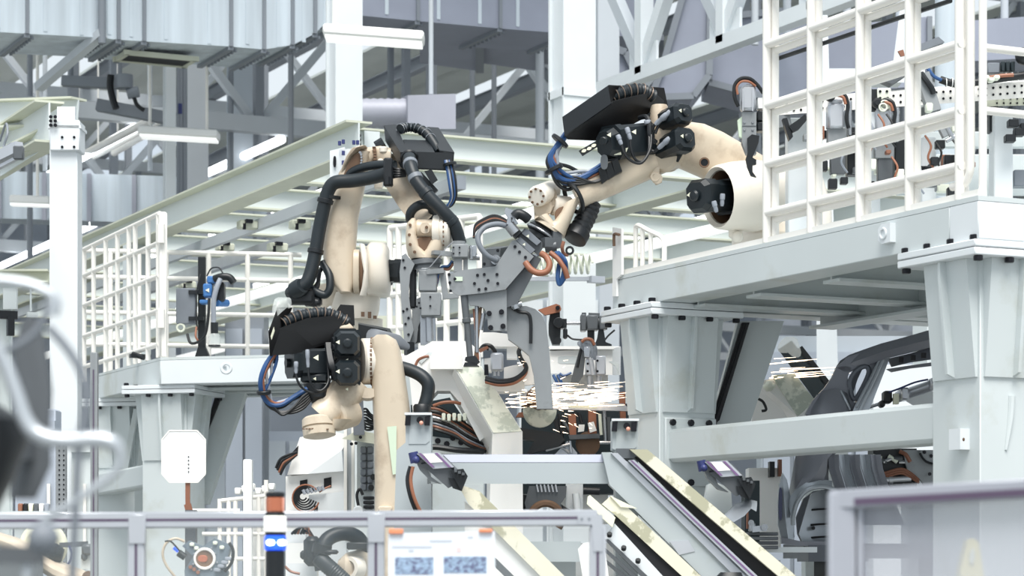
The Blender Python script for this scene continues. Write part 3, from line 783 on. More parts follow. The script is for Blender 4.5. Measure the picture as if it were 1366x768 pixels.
# wrist
def fork(parent, cL, cR, axis, r, wid, bridge, m='robot'):
    pass
g = Px(12.75); G = g.m(1)
axw = (g(752, 300, .1) - g(716, 268, -.1)).normalized()
def wrist_c(mb):
    mb.sell([(g(728, 262, -.05), RT * G * 15, Z_ * G * 14), (g(724, 275, -.05), RT * G * 12, Z_ * G * 14), (g(722, 290, -.04), RT * G * 9 + Z_ * G * 4, FW * .09), (g(734, 302, -.03), RT * G * 16 - Z_ * G * 10, FW * .10), (g(730, 306, -.03), RT * G * 17 - Z_ * G * 11, FW * .1)], 20)
    mb.sell([(g(764, 268, -.04), RT * G * 11 + Z_ * G * 5, FW * .08), (g(757, 284, -.04), RT * G * 9, FW * .09), (g(748, 300, -.03), RT * G * 10 - Z_ * G * 4, FW * .09), (g(738, 307, -.03), RT * G * 15 - Z_ * G * 10, FW * .1)], 20)
part('wrist_fork', 'robot', rc, wrist_c)
part('wrist_joint', 'robot_light', rc, lambda mb: (mb.cyl(g(716, 262, -.12), g(736, 254, .05), G * 14, n=20, ch=.01), mb.cyl(g(736, 273, -.02), g(760, 276, .04), G * 14, n=16, ch=.01)))
bolt_circle(rc, g(716, 262, -.12), g(716, 262, -.12) - g(736, 254, .05), G * 10, 8, .007, .006)
part('joint_recess', 'robot_dark', rc, lambda mb: mb.sell([(g(748, 285, -.075), RT * G * 8 + Z_ * G * 3, Z_ * G * 9), (g(748, 285, -.082), RT * G * 7 + Z_ * G * 3, Z_ * G * 8)], 14))
part('seal_ring', 'black', rc, lambda mb: mb.torus(g(765, 264, -.05), g(768, 262, -.05) - g(738, 277, -.1), G * 21, .012, 24, 8))
dfl = (g(713, 322, 0) - g(727, 300, 0)).normalized()
part('tool_flange', 'black', rc, lambda mb: (mb.lathe(g(730, 305, -.02), dfl, [(0, G * 20), (.02, G * 24), (.045, G * 24), (.05, G * 20), (.075, G * 20)], 24)))
part('flange_ring', 'steel', rc, lambda mb: mb.torus(g(730, 305, -.02) + dfl * .035, dfl, G * 24.5, .006, 28, 6))
part('corrugated_sleeve', 'black', rc, lambda mb: mb.corrugated([g(788, 272, .06), g(784, 285, .04), g(775, 303, .0), g(767, 317, -.03)], G * 14, .03, .1, 16))
part('sleeve_cuff', 'black', rc, lambda mb: mb.lathe(g(773, 307, .0), g(765, 321, -.03) - g(773, 307, 0), [(0, G * 15), (.01, G * 16.5), (.06, G * 16.5), (.065, G * 14)], 18))

# ================================================================== welding gun held by it
gn = thing('spot_welding_gun', 'grey plate spot welding gun with curved arm held by the robot on the right platform', 'welding gun', g(690, 330, .1))
h = Px(12.6); H = h.m(1)
def pp(name, pts, dd, th, m='gun', par=gn, fr=h): return part(name, m, par, lambda mb: mb.prism([fr(x, y, dd) for x, y in pts], FW * th))
mp_ = pp('main_plate', [(597, 366), (618, 360), (661, 355), (683, 321), (687, 320), (712, 342), (674, 386), (641, 391), (612, 394), (600, 388)], 0, .025)
for x, y in ((637, 367), (646, 366), (633, 378), (651, 374), (639, 386), (648, 385), (663, 366), (664, 378), (599, 366), (600, 377), (601, 388), (607, 372), (687, 329), (693, 336), (701, 343)): bolt(mp_, h(x, y, 0), -FW, .008, .008)
part('sight_window', 'label_green', mp_, lambda mb: mb.box(h(612, 372, 0), (.04, .012, .022), (RT, FW, Z_)))
lp = pp('lower_plate', [(614, 392), (622, 398), (627, 407), (638, 408), (646, 411), (650, 420), (651, 438), (657, 441), (676, 441), (676, 386), (641, 388)], .03, .03)
for x, y in ((652.5, 418), (669, 416), (654.5, 437), (671, 435)): bolt(lp, h(x, y, .03), -FW, .014, .014)
pp('mount_plate', [(676, 350), (705, 336), (722, 345), (690, 405), (676, 410)], .04, .03, 'gun_dark')
tb = part('transformer', 'gun_dark', gn, lambda mb: mb.hexa([h(643, 333, .04), h(668, 331, .04), h(664, 356, .04), h(643, 358, .04)], [h(655, 329, .25), h(682, 328, .25), h(680, 352, .25), h(657, 354, .25)]))
for x, y in ((646, 335), (664, 334), (646, 352), (655, 343)): bolt(tb, h(x, y, .045), -FW, .008, .01)
part('hose_port', 'steel', tb, lambda mb: mb.lathe(h(663, 347, .05), -FW - RT * .3, [(0, .026), (.03, .026), (.03, .02), (.05, .02)], 14))
part('cooling_hose', 'hose_grey', gn, lambda mb: mb.corrugated([h(662, 347, -.02), h(650, 341, -.05), h(640, 328, -.06), h(638, 314, -.05), h(647, 303, -.03), h(662, 299, 0), (h(674, 301, .02)), h(682, 306, .04)], H * 3.8, .012, .06, 10))
for k in range(5):
    part('air_hose', ['cable_black', 'copper'][k == 2], gn, lambda mb: mb.tube([h(632, 318 - k, .1), h(634, 308 - 2 * k, .1), h(645, 300 - 2 * k, .1), h(660, 295 - 2 * k, .1), h(676, 298 - k, .1), h(682, 303, .1)], .006, 6))
# coupling body under the wrist flange
cb = part('tool_changer', 'gun_dark', gn, lambda mb: (mb.hexa([g(690, 316, -.12), g(700, 304, -.12), g(727, 326, -.12), g(718, 341, -.12)], [g(690, 316, .12), g(700, 304, .12), g(727, 326, .12), g(718, 341, .12)])))
for pts, m in (([(696, 311), (703, 305), (722, 322), (716, 327)], 'hose_grey'), ([(688, 320), (694, 316), (714, 333), (708, 338)], 'hose_grey')):
    part('valve_block', m, cb, lambda mb: mb.prism([g(x, y, -.15) for x, y in pts], FW * .05))
tri_label(cb, g(704, 315, -.155), -FW, .016); tri_label(cb, g(699, 326, -.155), -FW, .014)
part('sensor_bracket', 'steel', gn, lambda mb: (mb.bar(h(676, 281, 0), h(688, 300, 0), .02, .03), mb.bar(h(674, 279, 0), h(686, 284, 0), .012, .02), mb.cyl(h(681, 290, 0), h(679, 300, 0), .016), mb.cyl(h(679, 300, -.02), h(688, 311, -.02), .03, n=10)))
part('rubber_bumper', 'black', gn, lambda mb: mb.tube([h(686, 289, -.03), h(691, 285, -.03), h(699, 288, -.03), h(705, 293, -.02)], .026, 10))
part('cable_clamp', 'black', gn, lambda mb: mb.prism([h(682, 311, -.03), h(689, 303, -.03), h(696, 309, -.03), h(688, 317, -.03)], FW * .08))
part('copper_cable', 'cable_orange', gn, lambda mb: mb.tube([h(701, 350, -.02), h(708, 359, -.04), h(718, 364, -.05), h(729, 362, -.05), h(733, 353, -.04), h(729, 343, -.02), h(722, 338, 0)], .017, 10))
part('copper_cable', 'cable_orange', gn, lambda mb: mb.tube([h(734, 337, .0), h(745, 346, -.02), h(753, 358, -.03), h(757, 371, -.02)], .014, 10))
for k in range(3):
    part('signal_cable', 'cable_blue', gn, lambda mb: mb.tube([h(741 + 2 * k, 336, .0), h(750 + 2 * k, 346, -.02 - .01 * k), h(752 + 2 * k, 358, -.02), h(749 + 2 * k, 372, -.01), h(748 - k, 380, 0), h(745 - k, 370, 0), h(747 - k, 352, .02)], .008, 8))
part('swivel', 'gun_dark', gn, lambda mb: (mb.cyl(h(727, 330, .05), h(742, 328, .05), .03), mb.box(h(735, 324, .05), (.1, .06, .05)), mb.box(h(741, 316, .06), (.05, .05, .06))))
part('hose_joint', 'copper', gn, lambda mb: mb.tube([h(752, 322, .0), h(750, 330, 0), h(752, 338, .02), h(757, 340, .04)], .01, 8))
part('black_ring', 'cable_black', gn, lambda mb: mb.torus(h(760, 334, -.02), FW, .018, .006, 14, 6))
part('weld_arm', 'gun', gn, lambda mb: mb.prism([h(x, y, .1) for x, y in ((672, 409), (702, 408), (714, 412), (723, 420), (729, 434), (733, 470), (738, 545), (716, 545), (712, 500), (706, 474), (692, 462), (678, 452))], FW * .07))
part('arm_hose', 'cable_black', gn, lambda mb: mb.tube([h(684, 411, .08), h(694, 416, .08), h(704, 418, .08), h(708, 428, .08), h(708, 458, .08)], .009, 8))
for k in range(4):
    part('power_cable', ['copper', 'cable_black', 'robot_dark', 'copper'][k], gn, lambda mb: mb.tube([h(683 + 5 * k, 352 + k, .12), h(681 + 4 * k, 375, .11), h(676 + 3 * k, 395, .1), h(680 + 3 * k, 408, .09)], .013, 8))
part('coupling', 'steel', gn, lambda mb: (mb.cyl(h(682, 408, .06), h(696, 405, .06), .016), mb.cyl(h(686, 402, .06), h(689, 412, .06), .02)))
rod = part('electrode_cylinder', 'gun_dark', gn, lambda mb: (mb.cyl(h(619, 394, .03), h(622, 424, .03), H * 5, n=14), mb.cyl(h(622, 424, .03), h(622.5, 431, .03), H * 6, n=14, ch=.004), mb.cyl(h(623, 431, .03), h(627, 476, .03), H * 4.2, n=14)))
part('electrode_foot', 'black', rod, lambda mb: (mb.prism([h(621, 476, 0), (h(634, 474, 0)), h(640, 482, 0), h(634, 487, 0), h(620, 480, 0)], FW * .06), mb.prism([h(620, 483, .0), h(633, 483, 0), h(639, 488, 0), h(618, 488, 0)], FW * .08)))
for k, (a, b, r, m) in enumerate((((636, 408), (636, 470), 3, 'steel'), ((641, 410), (634, 480), 2.2, 'robot_dark'), ((645, 418), (641, 440), 3.2, 'steel'), ((632, 412), (638, 480), 1.6, 'copper'))):
    part('link_rod', m, gn, lambda mb: mb.cyl(h(*a, .06), h(*b, .06), H * r, n=10))

# ================================================================== robot standing in the middle
f = Px(15.5); S = f.m(1)
ra_ = thing('industrial_robot', 'cream welding robot with a thick black hose and boxed black dress pack on its forearm', 'robot', (f(470, 440, .2).x, f(470, 440, .2).y, 0))
bp = f(470, 430, .25)
def base_a(mb):
    c = Vector((bp.x, bp.y, 0))
    mb.box(c + Z_ * 1.54, (.40, .40, 3.08), (RT, FW, Z_), .02)
    mb.box(c + Z_ * .03, (.7, .7, .06), (RT, FW, Z_), .01)
part('pedestal', 'paint', ra_, base_a)
def turret(mb):
    c = Vector((bp.x, bp.y, 0))
    mb.lathe(c + Z_ * 3.08, Z_, [(0, .20), (.05, .20), (.06, .17), (.12, .17), (.14, .2), (.2, .2)], 28)
    mb.sell([(f(476, 428, .2), RT * S * 26, FW * .2, 3), (f(474, 412, .2), RT * S * 32, FW * .22, 3), (f(478, 392, .2), RT * S * 30, FW * .2, 3)], 22)
    mb.sell([(f(425, 405, .15), RT * S * 10, Z_ * S * 12), (f(435, 392, .15), RT * S * 14, Z_ * S * 14), (f(452, 392, .15), RT * S * 14, Z_ * S * 18)], 16)
part('turret', 'robot_light', ra_, turret)
part('turret_slots', 'robot_dark', ra_, lambda mb: [mb.box(f(x, y, -.04), (.022, .02, hh), (RT, FW, Z_)) for x, y, hh in ((484, 419, .03), (493, 420, .04), (500, 423, .02))], kind='stuff')
# lower arm
def arm_a(mb):
    P = [((487, 205), 9, .0), ((479, 214), 15, .0), ((471, 232), 19, 0), ((466, 256), 19.5, 0), ((457, 290), 21, .0), ((453, 330), 22, .0), ((454, 358), 22, .0), ((458, 378), 18, .0), ((462, 391), 8, 0)]
    sec = []
    for i, (c, r, dd) in enumerate(P):
        sec.append((f(*c, dd), RT * S * r, FW * .11 + Z_ * .0, 3.0))
    mb.sell(sec, 24)
la = part('lower_arm', 'robot', ra_, arm_a)
def fork_a(mb):
    mb.sell([(f(456, 236, -.03), RT * S * 3, FW * .05), (f(460, 222, -.06), RT * S * 3, FW * .07), (f(466, 210, -.07), RT * S * 4, FW * .09), (f(475, 200, -.07), RT * S * 6, FW * .1), (f(486, 197, -.05), RT * S * 4, FW * .1)], 14)
    mb.cyl(f(484, 211, -.05), f(496, 209, .02), S * 13, n=24, ch=.008)
part('elbow_fork', 'robot', ra_, fork_a)
part('elbow_well', 'robot_dark', ra_, lambda mb: mb.prism([f(458, 234, -.115), f(464, 219, -.125), f(473, 206, -.125), f(483, 203, -.12), f(484, 214, -.12), f(478, 226, -.12), f(470, 238, -.115)], FW * .004))
part('bolt_ring', 'steel', ra_, lambda mb: [mb.cyl(f(481 + 2.2 * math.cos(a), 212 + 9 * math.sin(a), -.135), f(480 + 2.2 * math.cos(a), 212 + 9 * math.sin(a), -.15), .008, n=6) for a in [i * .45 - 1.6 for i in range(8)]], kind='stuff')
part('bolt_ring', 'robot_dark', ra_, lambda mb: [mb.box(f(499 + 1.5 * math.cos(a), 210 + 13 * math.sin(a), -.06), (.02, .03, .012), (RT, FW, Z_)) for a in [i * .3 - 1.6 for i in range(11)]], kind='stuff')
# shoulder joint discs right of the arm
def disc(px, py, ry, wx, name, m, dd=-.02, ch=.014):
    return part(name, m, ra_, lambda mb: mb.sell([(f(px - wx / 2, py, dd - .0), FW * S * ry * .6, Z_ * S * ry * .9, 3), (f(px - wx / 2 + 1, py, dd), FW * S * ry * .66, Z_ * S * ry, 3), (f(px + wx / 2 - 1, py, dd), FW * S * ry * .66, Z_ * S * ry, 3), (f(px + wx / 2, py, dd), FW * S * ry * .6, Z_ * S * ry * .9, 3)], 28))
disc(476, 362, 29, 9, 'joint_ring', 'robot')
disc(483, 362, 27, 5, 'joint_gap', 'robot_dark')
part('joint_collar', 'robot_light', ra_, lambda mb: mb.sell([(f(483, 326, -.2), RT * S * 3.5, FW * .03), (f(486, 340, -.22), RT * S * 4.5, FW * .04), (f(488, 362, -.23), RT * S * 2.8, FW * .04), (f(487, 382, -.22), RT * S * 4, FW * .04), (f(484, 394, -.2), RT * S * 4.5, FW * .03)], 14))
def house(mb):
    P = [((504, 326), 11, .12), ((504, 332), 15, .16), ((504, 345), 15, .19), ((505, 370), 16, .19), ((505, 386), 16, .17), ((505, 394), 14, .13)]
    mb.sell([(f(*c, 0), RT * S * r, FW * t, 4) for c, r, t in P], 24)
part('shoulder_housing', 'robot_light', ra_, house)
motor(ra_, f(515, 362, .0), f(541, 362, -.05), S * 34, S * 30, .4, tri=None)
# forearm
def fore_a(mb):
    P = [((504, 210), 11, .04), ((520, 220), 18, .0), ((535, 240), 21, -.1), ((548, 262), 20, -.2), ((560, 281), 18, -.3), ((565, 290), 15, -.34)]
    sec = []
    for c, r, dd in P: sec.append((f(*c, dd), f(c[0] + r * .85, c[1] - r * .5, dd) - f(*c, dd), FW * S * r * .6 + Z_ * S * r * .55, 2.6))
    mb.sell(sec, 24)
part('forearm', 'robot', ra_, fore_a)
part('elbow_casting', 'robot', ra_, lambda mb: mb.sell([(f(499, 210, .02), FW * S * 15, Z_ * S * 14), (f(508, 208, .0), FW * S * 15, Z_ * S * 13), (f(522, 212, -.02), FW * S * 14, Z_ * S * 14)], 18))
for a, b, e, r in ((512, 196, 204, .03), (508, 212, 218, .022), (505, 240, 252, .028)): part('lift_eye', 'robot_light', ra_, lambda mb: mb.cyl(f(a, b, -.06), f(a, e, -.06), r, n=10, ch=.006))
part('black_motor', 'motor', ra_, lambda mb: octa(mb, f(502, 196, .05), f(512, 190, .05), S * 16, S * 14))
part('seal_ring', 'rubber', ra_, lambda mb: mb.torus(f(562, 286, -.36), f(570, 300, -.42) - f(552, 268, -.25), S * 16, S * 6, 24, 10))
# wrist
w0 = -.42
def wrist_a(mb):
    mb.sell([(f(552, 292, w0), RT * S * 3, FW * .05), (f(550, 299, w0), RT * S * 7, FW * .10), (f(549, 315, w0), RT * S * 7.5, FW * .12), (f(551, 330, w0), RT * S * 9, FW * .115), (f(559, 341, w0), RT * S * 14, FW * .1), (f(567, 346, w0), RT * S * 18, FW * .1)], 20)
    mb.sell([(f(584, 322, w0), RT * S * 10, FW * .10), (f(580, 334, w0), RT * S * 12, FW * .11), (f(574, 342, w0), RT * S * 15, FW * .1), (f(568, 346, w0), RT * S * 18, FW * .1)], 20)
part('wrist_fork', 'robot', ra_, wrist_a)
part('wrist_drum', 'robot_light', ra_, lambda mb: mb.lathe(f(578, 309, w0 - .01), RT - FW * .12, [(0, S * 15), (.006, S * 21), (.05, S * 22), (.052, S * 20.5), (.058, S * 20.5), (.06, S * 22), (.105, S * 21), (.115, S * 16), (.118, .001)], 28))
part('wrist_joint', 'robot', ra_, lambda mb: (mb.cyl(f(555, 305, w0 - .03), f(580, 305, w0 - .03), S * 12, n=18, ch=.008), mb.sell([(f(567, 304, w0 - .07), RT * S * 7, Z_ * S * 8), (f(567, 304, w0 - .10), RT * S * 6, Z_ * S * 7)], 14)))
part('joint_recess', 'robot_dark', ra_, lambda mb: mb.sell([(f(567, 325, w0 - .06), RT * S * 12, Z_ * S * 9), (f(567, 325, w0 - .068), RT * S * 11, Z_ * S * 8)], 16))
part('slot_row', 'robot_dark', ra_, lambda mb: [mb.box(f(592, 309, w0 - .02) + (Z_ * math.cos(a) - FW * math.sin(a)) * S * 21.8, (.008, .006, .014), (RT, FW, Z_)) for a in [.5 + i * .3 for i in range(8)]] + [mb.cyl(f(x, y, w0 - .1), f(x, y, w0 - .12), .01, n=8) for x, y in ((547, 300), (546, 313), (547, 326), (553, 336), (569, 303))], kind='stuff')
part('tool_flange', 'gun_dark', ra_, lambda mb: mb.lathe(f(567, 346, w0), -Z_ + RT * .1, [(0, S * 20), (.01, S * 22), (.03, S * 22), (.035, S * 19), (.05, S * 19)], 24))
# dress pack box on the forearm
F4 = [f(534, 203, -.34), f(606, 203, -.34), f(604, 228, -.34), f(536, 225, -.34)]
B4 = [f(512, 167, .10), f(585, 170, .10), f(585, 190, .10), f(514, 188, .10)]
dpk = part('dress_pack_box', 'black', ra_, lambda mb: (mb.hexa(F4, [p + FW * .012 + Z_ * .002 for p in F4]), mb.hexa([F4[3], F4[2], B4[2], B4[3]], [p + Z_ * .01 for p in (F4[3], F4[2], B4[2], B4[3])])))
part('box_side', 'black', dpk, lambda mb: (mb.hexa([F4[0], F4[3], B4[3], B4[0]], [p + RT * .006 for p in (F4[0], F4[3], B4[3], B4[0])]), mb.hexa([F4[0], f(544, 202, -.34), f(528, 166, .1), B4[0]], [p - Z_ * .008 for p in (F4[0], f(544, 202, -.34), f(528, 166, .1), B4[0])])))
part('box_side', 'black', dpk, lambda mb: (mb.hexa([F4[1], F4[2], B4[2], B4[1]], [p - RT * .006 for p in (F4[1], F4[2], B4[2], B4[1])]), mb.hexa([F4[1], f(586, 200, -.34), f(570, 169, .1), B4[1]], [p - Z_ * .008 for p in (F4[1], f(586, 200, -.34), f(570, 169, .1), B4[1])])))
part('box_cover', 'black', dpk, lambda mb: mb.hexa([f(543, 202, -.33), f(580, 203, -.33), f(572, 187, -.1), f(538, 186, -.1)], [p - Z_ * .01 for p in (f(543, 202, -.33), f(580, 203, -.33), f(572, 187, -.1), f(538, 186, -.1))]))
part('corrugated_hose', 'rubber', ra_, lambda mb: mb.corrugated([f(534, 172, -.02), f(542, 170, .02), f(556, 171, .02), f(569, 178, -.04), f(578, 190, -.15), f(586, 203, -.26)], S * 6.5, .018, .16, 14))
part('wire_coil', 'steel', ra_, lambda mb: [mb.torus(p, q - p, S * 6.8, .0025, 14, 4) for p, q in zip(MB.curve([f(534, 172, -.02), f(542, 170, .02), f(556, 171, .02), f(569, 178, -.04), f(578, 190, -.15)], 4)[::2], MB.curve([f(534, 172, -.02), f(542, 170, .02), f(556, 171, .02), f(569, 178, -.04), f(578, 190, -.15)], 4)[1::2])], kind='stuff')
# hoses
hp = [f(546, 210, -.38), f(548, 222, -.46), f(556, 242, -.5), f(572, 262, -.52), f(592, 283, -.52), f(606, 300, -.5), f(614, 325, -.46)]
part('thick_hose', 'rubber', ra_, lambda mb: mb.tube(hp, S * 8.5, 14))
for i, (a, b, m) in enumerate(((hp[0], hp[1], 'hose_grey'), (hp[1], hp[2], 'hose_grey'), (hp[2], hp[3], 'rubber'), (hp[4], hp[5], 'rubber'))): clamp_ring(ra_, a.lerp(b, .75), b - a, S * 9, .035, m)
part('hose_collar', 'black', ra_, lambda mb: mb.torus(f(546, 210, -.355), f(546, 210, -.38) - f(548, 222, -.46), S * 9.5, .012, 18, 6))
hl = [f(527, 228, -.3), f(500, 236, -.24), f(470, 241, -.2), f(448, 243, -.18), f(439, 252, -.17), f(434, 268, -.16), f(427, 300, -.15), f(421, 335, -.15), f(415, 362, -.16), f(408, 378, -.17), f(396, 386, -.16), f(388, 391, -.1)]
part('thick_hose', 'rubber', ra_, lambda mb: mb.tube(hl, S * 9, 14))
part('hose', 'rubber', ra_, lambda mb: mb.tube([f(527, 220, -.26), f(505, 220, -.2), f(482, 224, -.15), f(466, 233, -.1), f(457, 248, -.04)], S * 6, 12))
for k in (5, 7): clamp_ring(ra_, hl[k], hl[k + 1] - hl[k - 1], S * 10, .03)
part('hose_bracket', 'black', ra_, lambda mb: (mb.box(f(518, 230, -.32), (.06, .06, .18), (RT, FW, Z_), .01), mb.cyl(f(517, 236, -.345), f(517, 246, -.345), .02)))
part('hose_stay', 'black', ra_, lambda mb: mb.bar(f(438, 262, -.2), f(452, 264, -.1), .03, .02))
for k in range(4):
    part('cable', 'cable_black', ra_, lambda mb: mb.tube([f(522, 224 + 4 * k, -.3), f(532, 226 + 3 * k, -.33), f(541, 228 + 2 * k, -.3)], .010, 6))
part('hose_end', 'rubber', ra_, lambda mb: (mb.lathe(f(396, 386, -.16), f(384, 394, -.1) - f(396, 386, -.16), [(-.06, S * 10), (-.04, S * 12), (.02, S * 12), (.03, S * 9)], 16), mb.tube([f(412, 383, -.1), f(425, 391, -.12), f(434, 393, -.12), f(440, 384, -.12), f(439, 366, -.1), f(430, 350, -.06)], S * 5.5, 10)))
part('hose_manifold', 'black', ra_, lambda mb: (mb.box(f(402, 396, -.1), (.18, .12, .1), (RT, FW, Z_), .02), mb.box(f(417, 402, -.08), (.12, .1, .06), (RT, FW, Z_), .015), mb.cyl(f(388, 394, -.1), f(424, 404, -.1), .035, n=10)))
for k in range(3): part('cable', 'cable_black', ra_, lambda mb: mb.tube([f(430 + 2 * k, 352, -.05), f(427 - k, 362 + 2 * k, -.08), f(424, 376 + 3 * k, -.1), f(414, 390, -.1)], .012, 6))
for m, k in (('cable_blue', 0), ('cable_grey', 1), ('cable_black', 2), ('cable_blue', 3), ('cable_black', 4)):
    part('cable', m, ra_, lambda mb: mb.tube([f(594 + 1.6 * k, 214, -.36), f(597 + 2 * k, 228, -.38), f(600 + 2 * k, 248, -.38), f(602 + 1.4 * k, 264, -.36), f(596 + k, 275, -.34), f(584, 277 - k, -.3), f(574, 270 - k, -.28)], .010, 7))
clamp_ring(ra_, f(600, 219, -.37), Z_ + RT * -.2, .04, .018)
part('perforated_clip', 'black', ra_, lambda mb: (mb.prism([f(566, 228, -.36), f(576, 226, -.36), f(584, 240, -.36), f(576, 246, -.36)], FW * .01), mb.bar(f(560, 232, -.3), f(582, 256, -.3), .05, .03)))

# ================================================================== slim welding gun on its flange
ga = thing('spot_welding_gun', 'slender grey welding gun with twin side plates hanging from the hosed robot', 'welding gun', f(565, 360, w0))
k_ = Px(15.05); K = k_.m(1)
def pq(name, pts, dd, th, m='gun'): return part(name, m, ga, lambda mb: mb.prism([k_(x, y, dd) for x, y in pts], FW * th))
part('adapter', 'gun_dark', ga, lambda mb: mb.lathe(k_(566, 349, 0), -Z_ + RT * .1, [(-.005, K * 22), (.02, K * 23), (.03, K * 20), (.05, K * 20)], 22))
sp = pq('side_plate', [(536, 341), (541, 338), (553, 352), (547, 366), (545, 390), (549, 425), (552, 440), (545, 460), (540, 466), (538, 440), (535, 400), (533, 362)], -.1, .04)
for x, y in ((538, 347), (540, 357), (538, 415), (543, 412), (545, 424), (541, 432), (545, 446)): bolt(sp, k_(x, y, -.1), -FW, .008, .008)
pq('side_plate', [(551, 400), (562, 396), (564, 420), (558, 435), (556, 455), (545, 467), (543, 450), (549, 430)], -.04, .03)
act = part('actuator', 'gun', ga, lambda mb: (mb.box(k_(571, 375, -.1), (K * 24, .1, K * 28), (RT, FW, Z_), .006), mb.box(k_(575, 407, -.13), (K * 27, .14, K * 31), (RT, FW, Z_), .006), mb.box(k_(568, 362, -.1), (K * 12, .08, K * 8), (RT, FW, Z_), .006)))
for x, y in ((559, 404), (561, 411), (556, 409), (574, 396), (574, 408)): bolt(act, k_(x, y, -.205), -FW, .007, .006)
part('piston', 'steel', ga, lambda mb: (mb.cyl(k_(574, 422, -.1), k_(575, 455, -.1), K * 7, n=14), mb.box(k_(566, 440, -.06), (K * 10, .08, K * 40), (RT, FW, Z_))))
part('dark_carriage', 'black', ga, lambda mb: (mb.box(k_(551, 382, .0), (K * 9, .1, K * 60), (RT, FW, Z_), .01), mb.prism([k_(557, 425, -.03), k_(566, 423, -.03), k_(566, 455, -.03), k_(552, 458, -.03), k_(558, 440, -.03)], FW * .06), mb.box(k_(546, 465, -.08), (.05, .05, .08))))
gc = part('guide_column', 'gun', ga, lambda mb: (mb.cyl(k_(612, 322, -.1), k_(612, 332, -.1), K * 9, n=14), mb.box(k_(614, 336, -.1), (K * 22, .12, K * 18), (RT, FW, Z_), .006), mb.box(k_(611, 353, -.1), (K * 11, .07, K * 20), (RT, FW, Z_)), mb.box(k_(621, 353, -.08), (K * 6, .07, K * 18), (RT, FW, Z_))))
for x, y in ((605, 330), (613, 330), (605, 338), (613, 337)): bolt(gc, k_(x, y, -.165), -FW, .006, .006)
part('side_cylinder', 'steel', ga, lambda mb: (mb.box(k_(631, 336, .0), (K * 10, .08, K * 16), (RT, FW, Z_), .006), mb.cyl(k_(626, 343, 0), k_(640, 343, 0), .02), mb.cyl(k_(628, 331, -.05), k_(628, 345, -.05), .012)))
part('link_bar', 'gun', ga, lambda mb: (mb.bar(k_(580, 337, -.08), k_(604, 339, -.08), .03, .03), mb.box(k_(582, 337, -.08), (.05, .05, .025))))
part('link_bar', 'gun', ga, lambda mb: (mb.bar(k_(569, 363, -.14), k_(592, 361, -.14), .04, .03), mb.prism([k_(586, 362, -.12), k_(594, 360, -.12), k_(598, 394, -.12), k_(590, 396, -.12)], FW * .04), mb.bar(k_(590, 396, -.12), k_(612, 394, -.12), .04, .03)))
for m, a in (('cable_blue', 0), ('cable_black', 1), ('copper', 2)):
    part('cable', m, ga, lambda mb: mb.tube([k_(604, 348 + 2 * a, .03), k_(598, 355 + 2 * a, .03), k_(588, 358 + a, .02), k_(582, 380, .0), k_(578, 388 + 3 * a, .0)], .010, 7))
part('wire', 'steel', ga, lambda mb: mb.tube([k_(605, 322, -.15), k_(596, 330, -.17), k_(583, 345, -.2), k_(571, 358, -.2), k_(558, 360, -.15), k_(556, 368, -.1)], .004, 5))
# ================================================================== robot bending down in front
f = Px(12.6); S = f.m(1)
rb_ = thing('industrial_robot', 'cream welding robot bending down behind the grey lift frame with a pale green label', 'robot', (f(520, 700, .1).x, f(520, 700, .1).y, 0))
def base_b(mb):
    c = f(520, 747, .15); c = Vector((c.x, c.y, 0))
    mb.box(c + Z_ * .35, (.7, .7, .7), ch=.03)
    mb.lathe(c + Z_ * .7, Z_, [(0, .36), (.06, .36), (.08, .30), (.3, .28), (.33, .34), (.4, .34)], 24)
    mb.sell([(c + Z_ * 1.08, RT * .3, FW * .3, 3), (c + Z_ * 1.3, RT * .28, FW * .25, 3), (c + Z_ * 1.55, RT * .2, FW * .2, 3)], 20)
part('base', 'robot', rb_, base_b)
def arm_b(mb):
    P = [((511, 449), 9), ((512, 454), 17), ((514, 466), 20), ((517, 490), 22), ((521, 530), 24), ((525, 580), 26), ((526, 640), 26), ((526, 700), 26), ((524, 760), 28), ((522, 800), 26)]
    mb.sell([(f(*c, .08), RT * S * r, FW * .13, 3.4) for c, r in P], 24)
part('lower_arm', 'robot', rb_, arm_b)
part('arm_label', 'label_green', rb_, lambda mb: mb.prism([f(516.5, 569, -.060), f(529, 568, -.060), f(528.5, 632, -.060), f(524, 633, -.060)], -FW * .004), 'pale green paper label')
part('arm_step', 'robot', rb_, lambda mb: mb.box(f(514, 679, -.05), (S * 18, .06, S * 8), (RT, FW, Z_), .006))
ring = part('elbow_ring', 'robot_light', rb_, lambda mb: mb.cyl(f(481, 482, .06), f(498, 482, .08), S * 31, n=32, ch=.01))
part('ring_teeth', 'robot_dark', rb_, lambda mb: [mb.box(f(496.5, 482, .078) + (Z_ * math.cos(a) - FW * math.sin(a)) * S * 31, (.012, .012, .016), (RT, (Z_ * math.cos(a) - FW * math.sin(a)), (FW * math.cos(a) + Z_ * math.sin(a)))) for a in [i * PI / 16 for i in range(1, 17)]], kind='stuff')
part('elbow_foot', 'robot', rb_, lambda mb: mb.sell([(f(490, 524, -.02), RT * S * 11, Z_ * S * 7), (f(490, 526, .1), RT * S * 12, Z_ * S * 9)], 16))
for py in (458, 497):
    mo = motor(rb_, f(463, py, .06), f(463.5, py, -.22), S * 33, S * 33, .42, tri=(.75, .1))
    part('motor_shoulder', 'motor', mo, lambda mb: (octa(mb, f(463, py + 1, -.05), f(463, py + 1, .04), S * 36, S * 42, .2)))
    for q in (0, 1): part('motor_plug', 'black', mo, lambda mb: mb.cyl(f(452, py - 4 + 9 * q, -.12), f(443, py - 4 + 9 * q, -.14), S * 5, n=10, ch=.004))
    tri_label(mo, f(463, py + 22, -.17), -FW, .014)
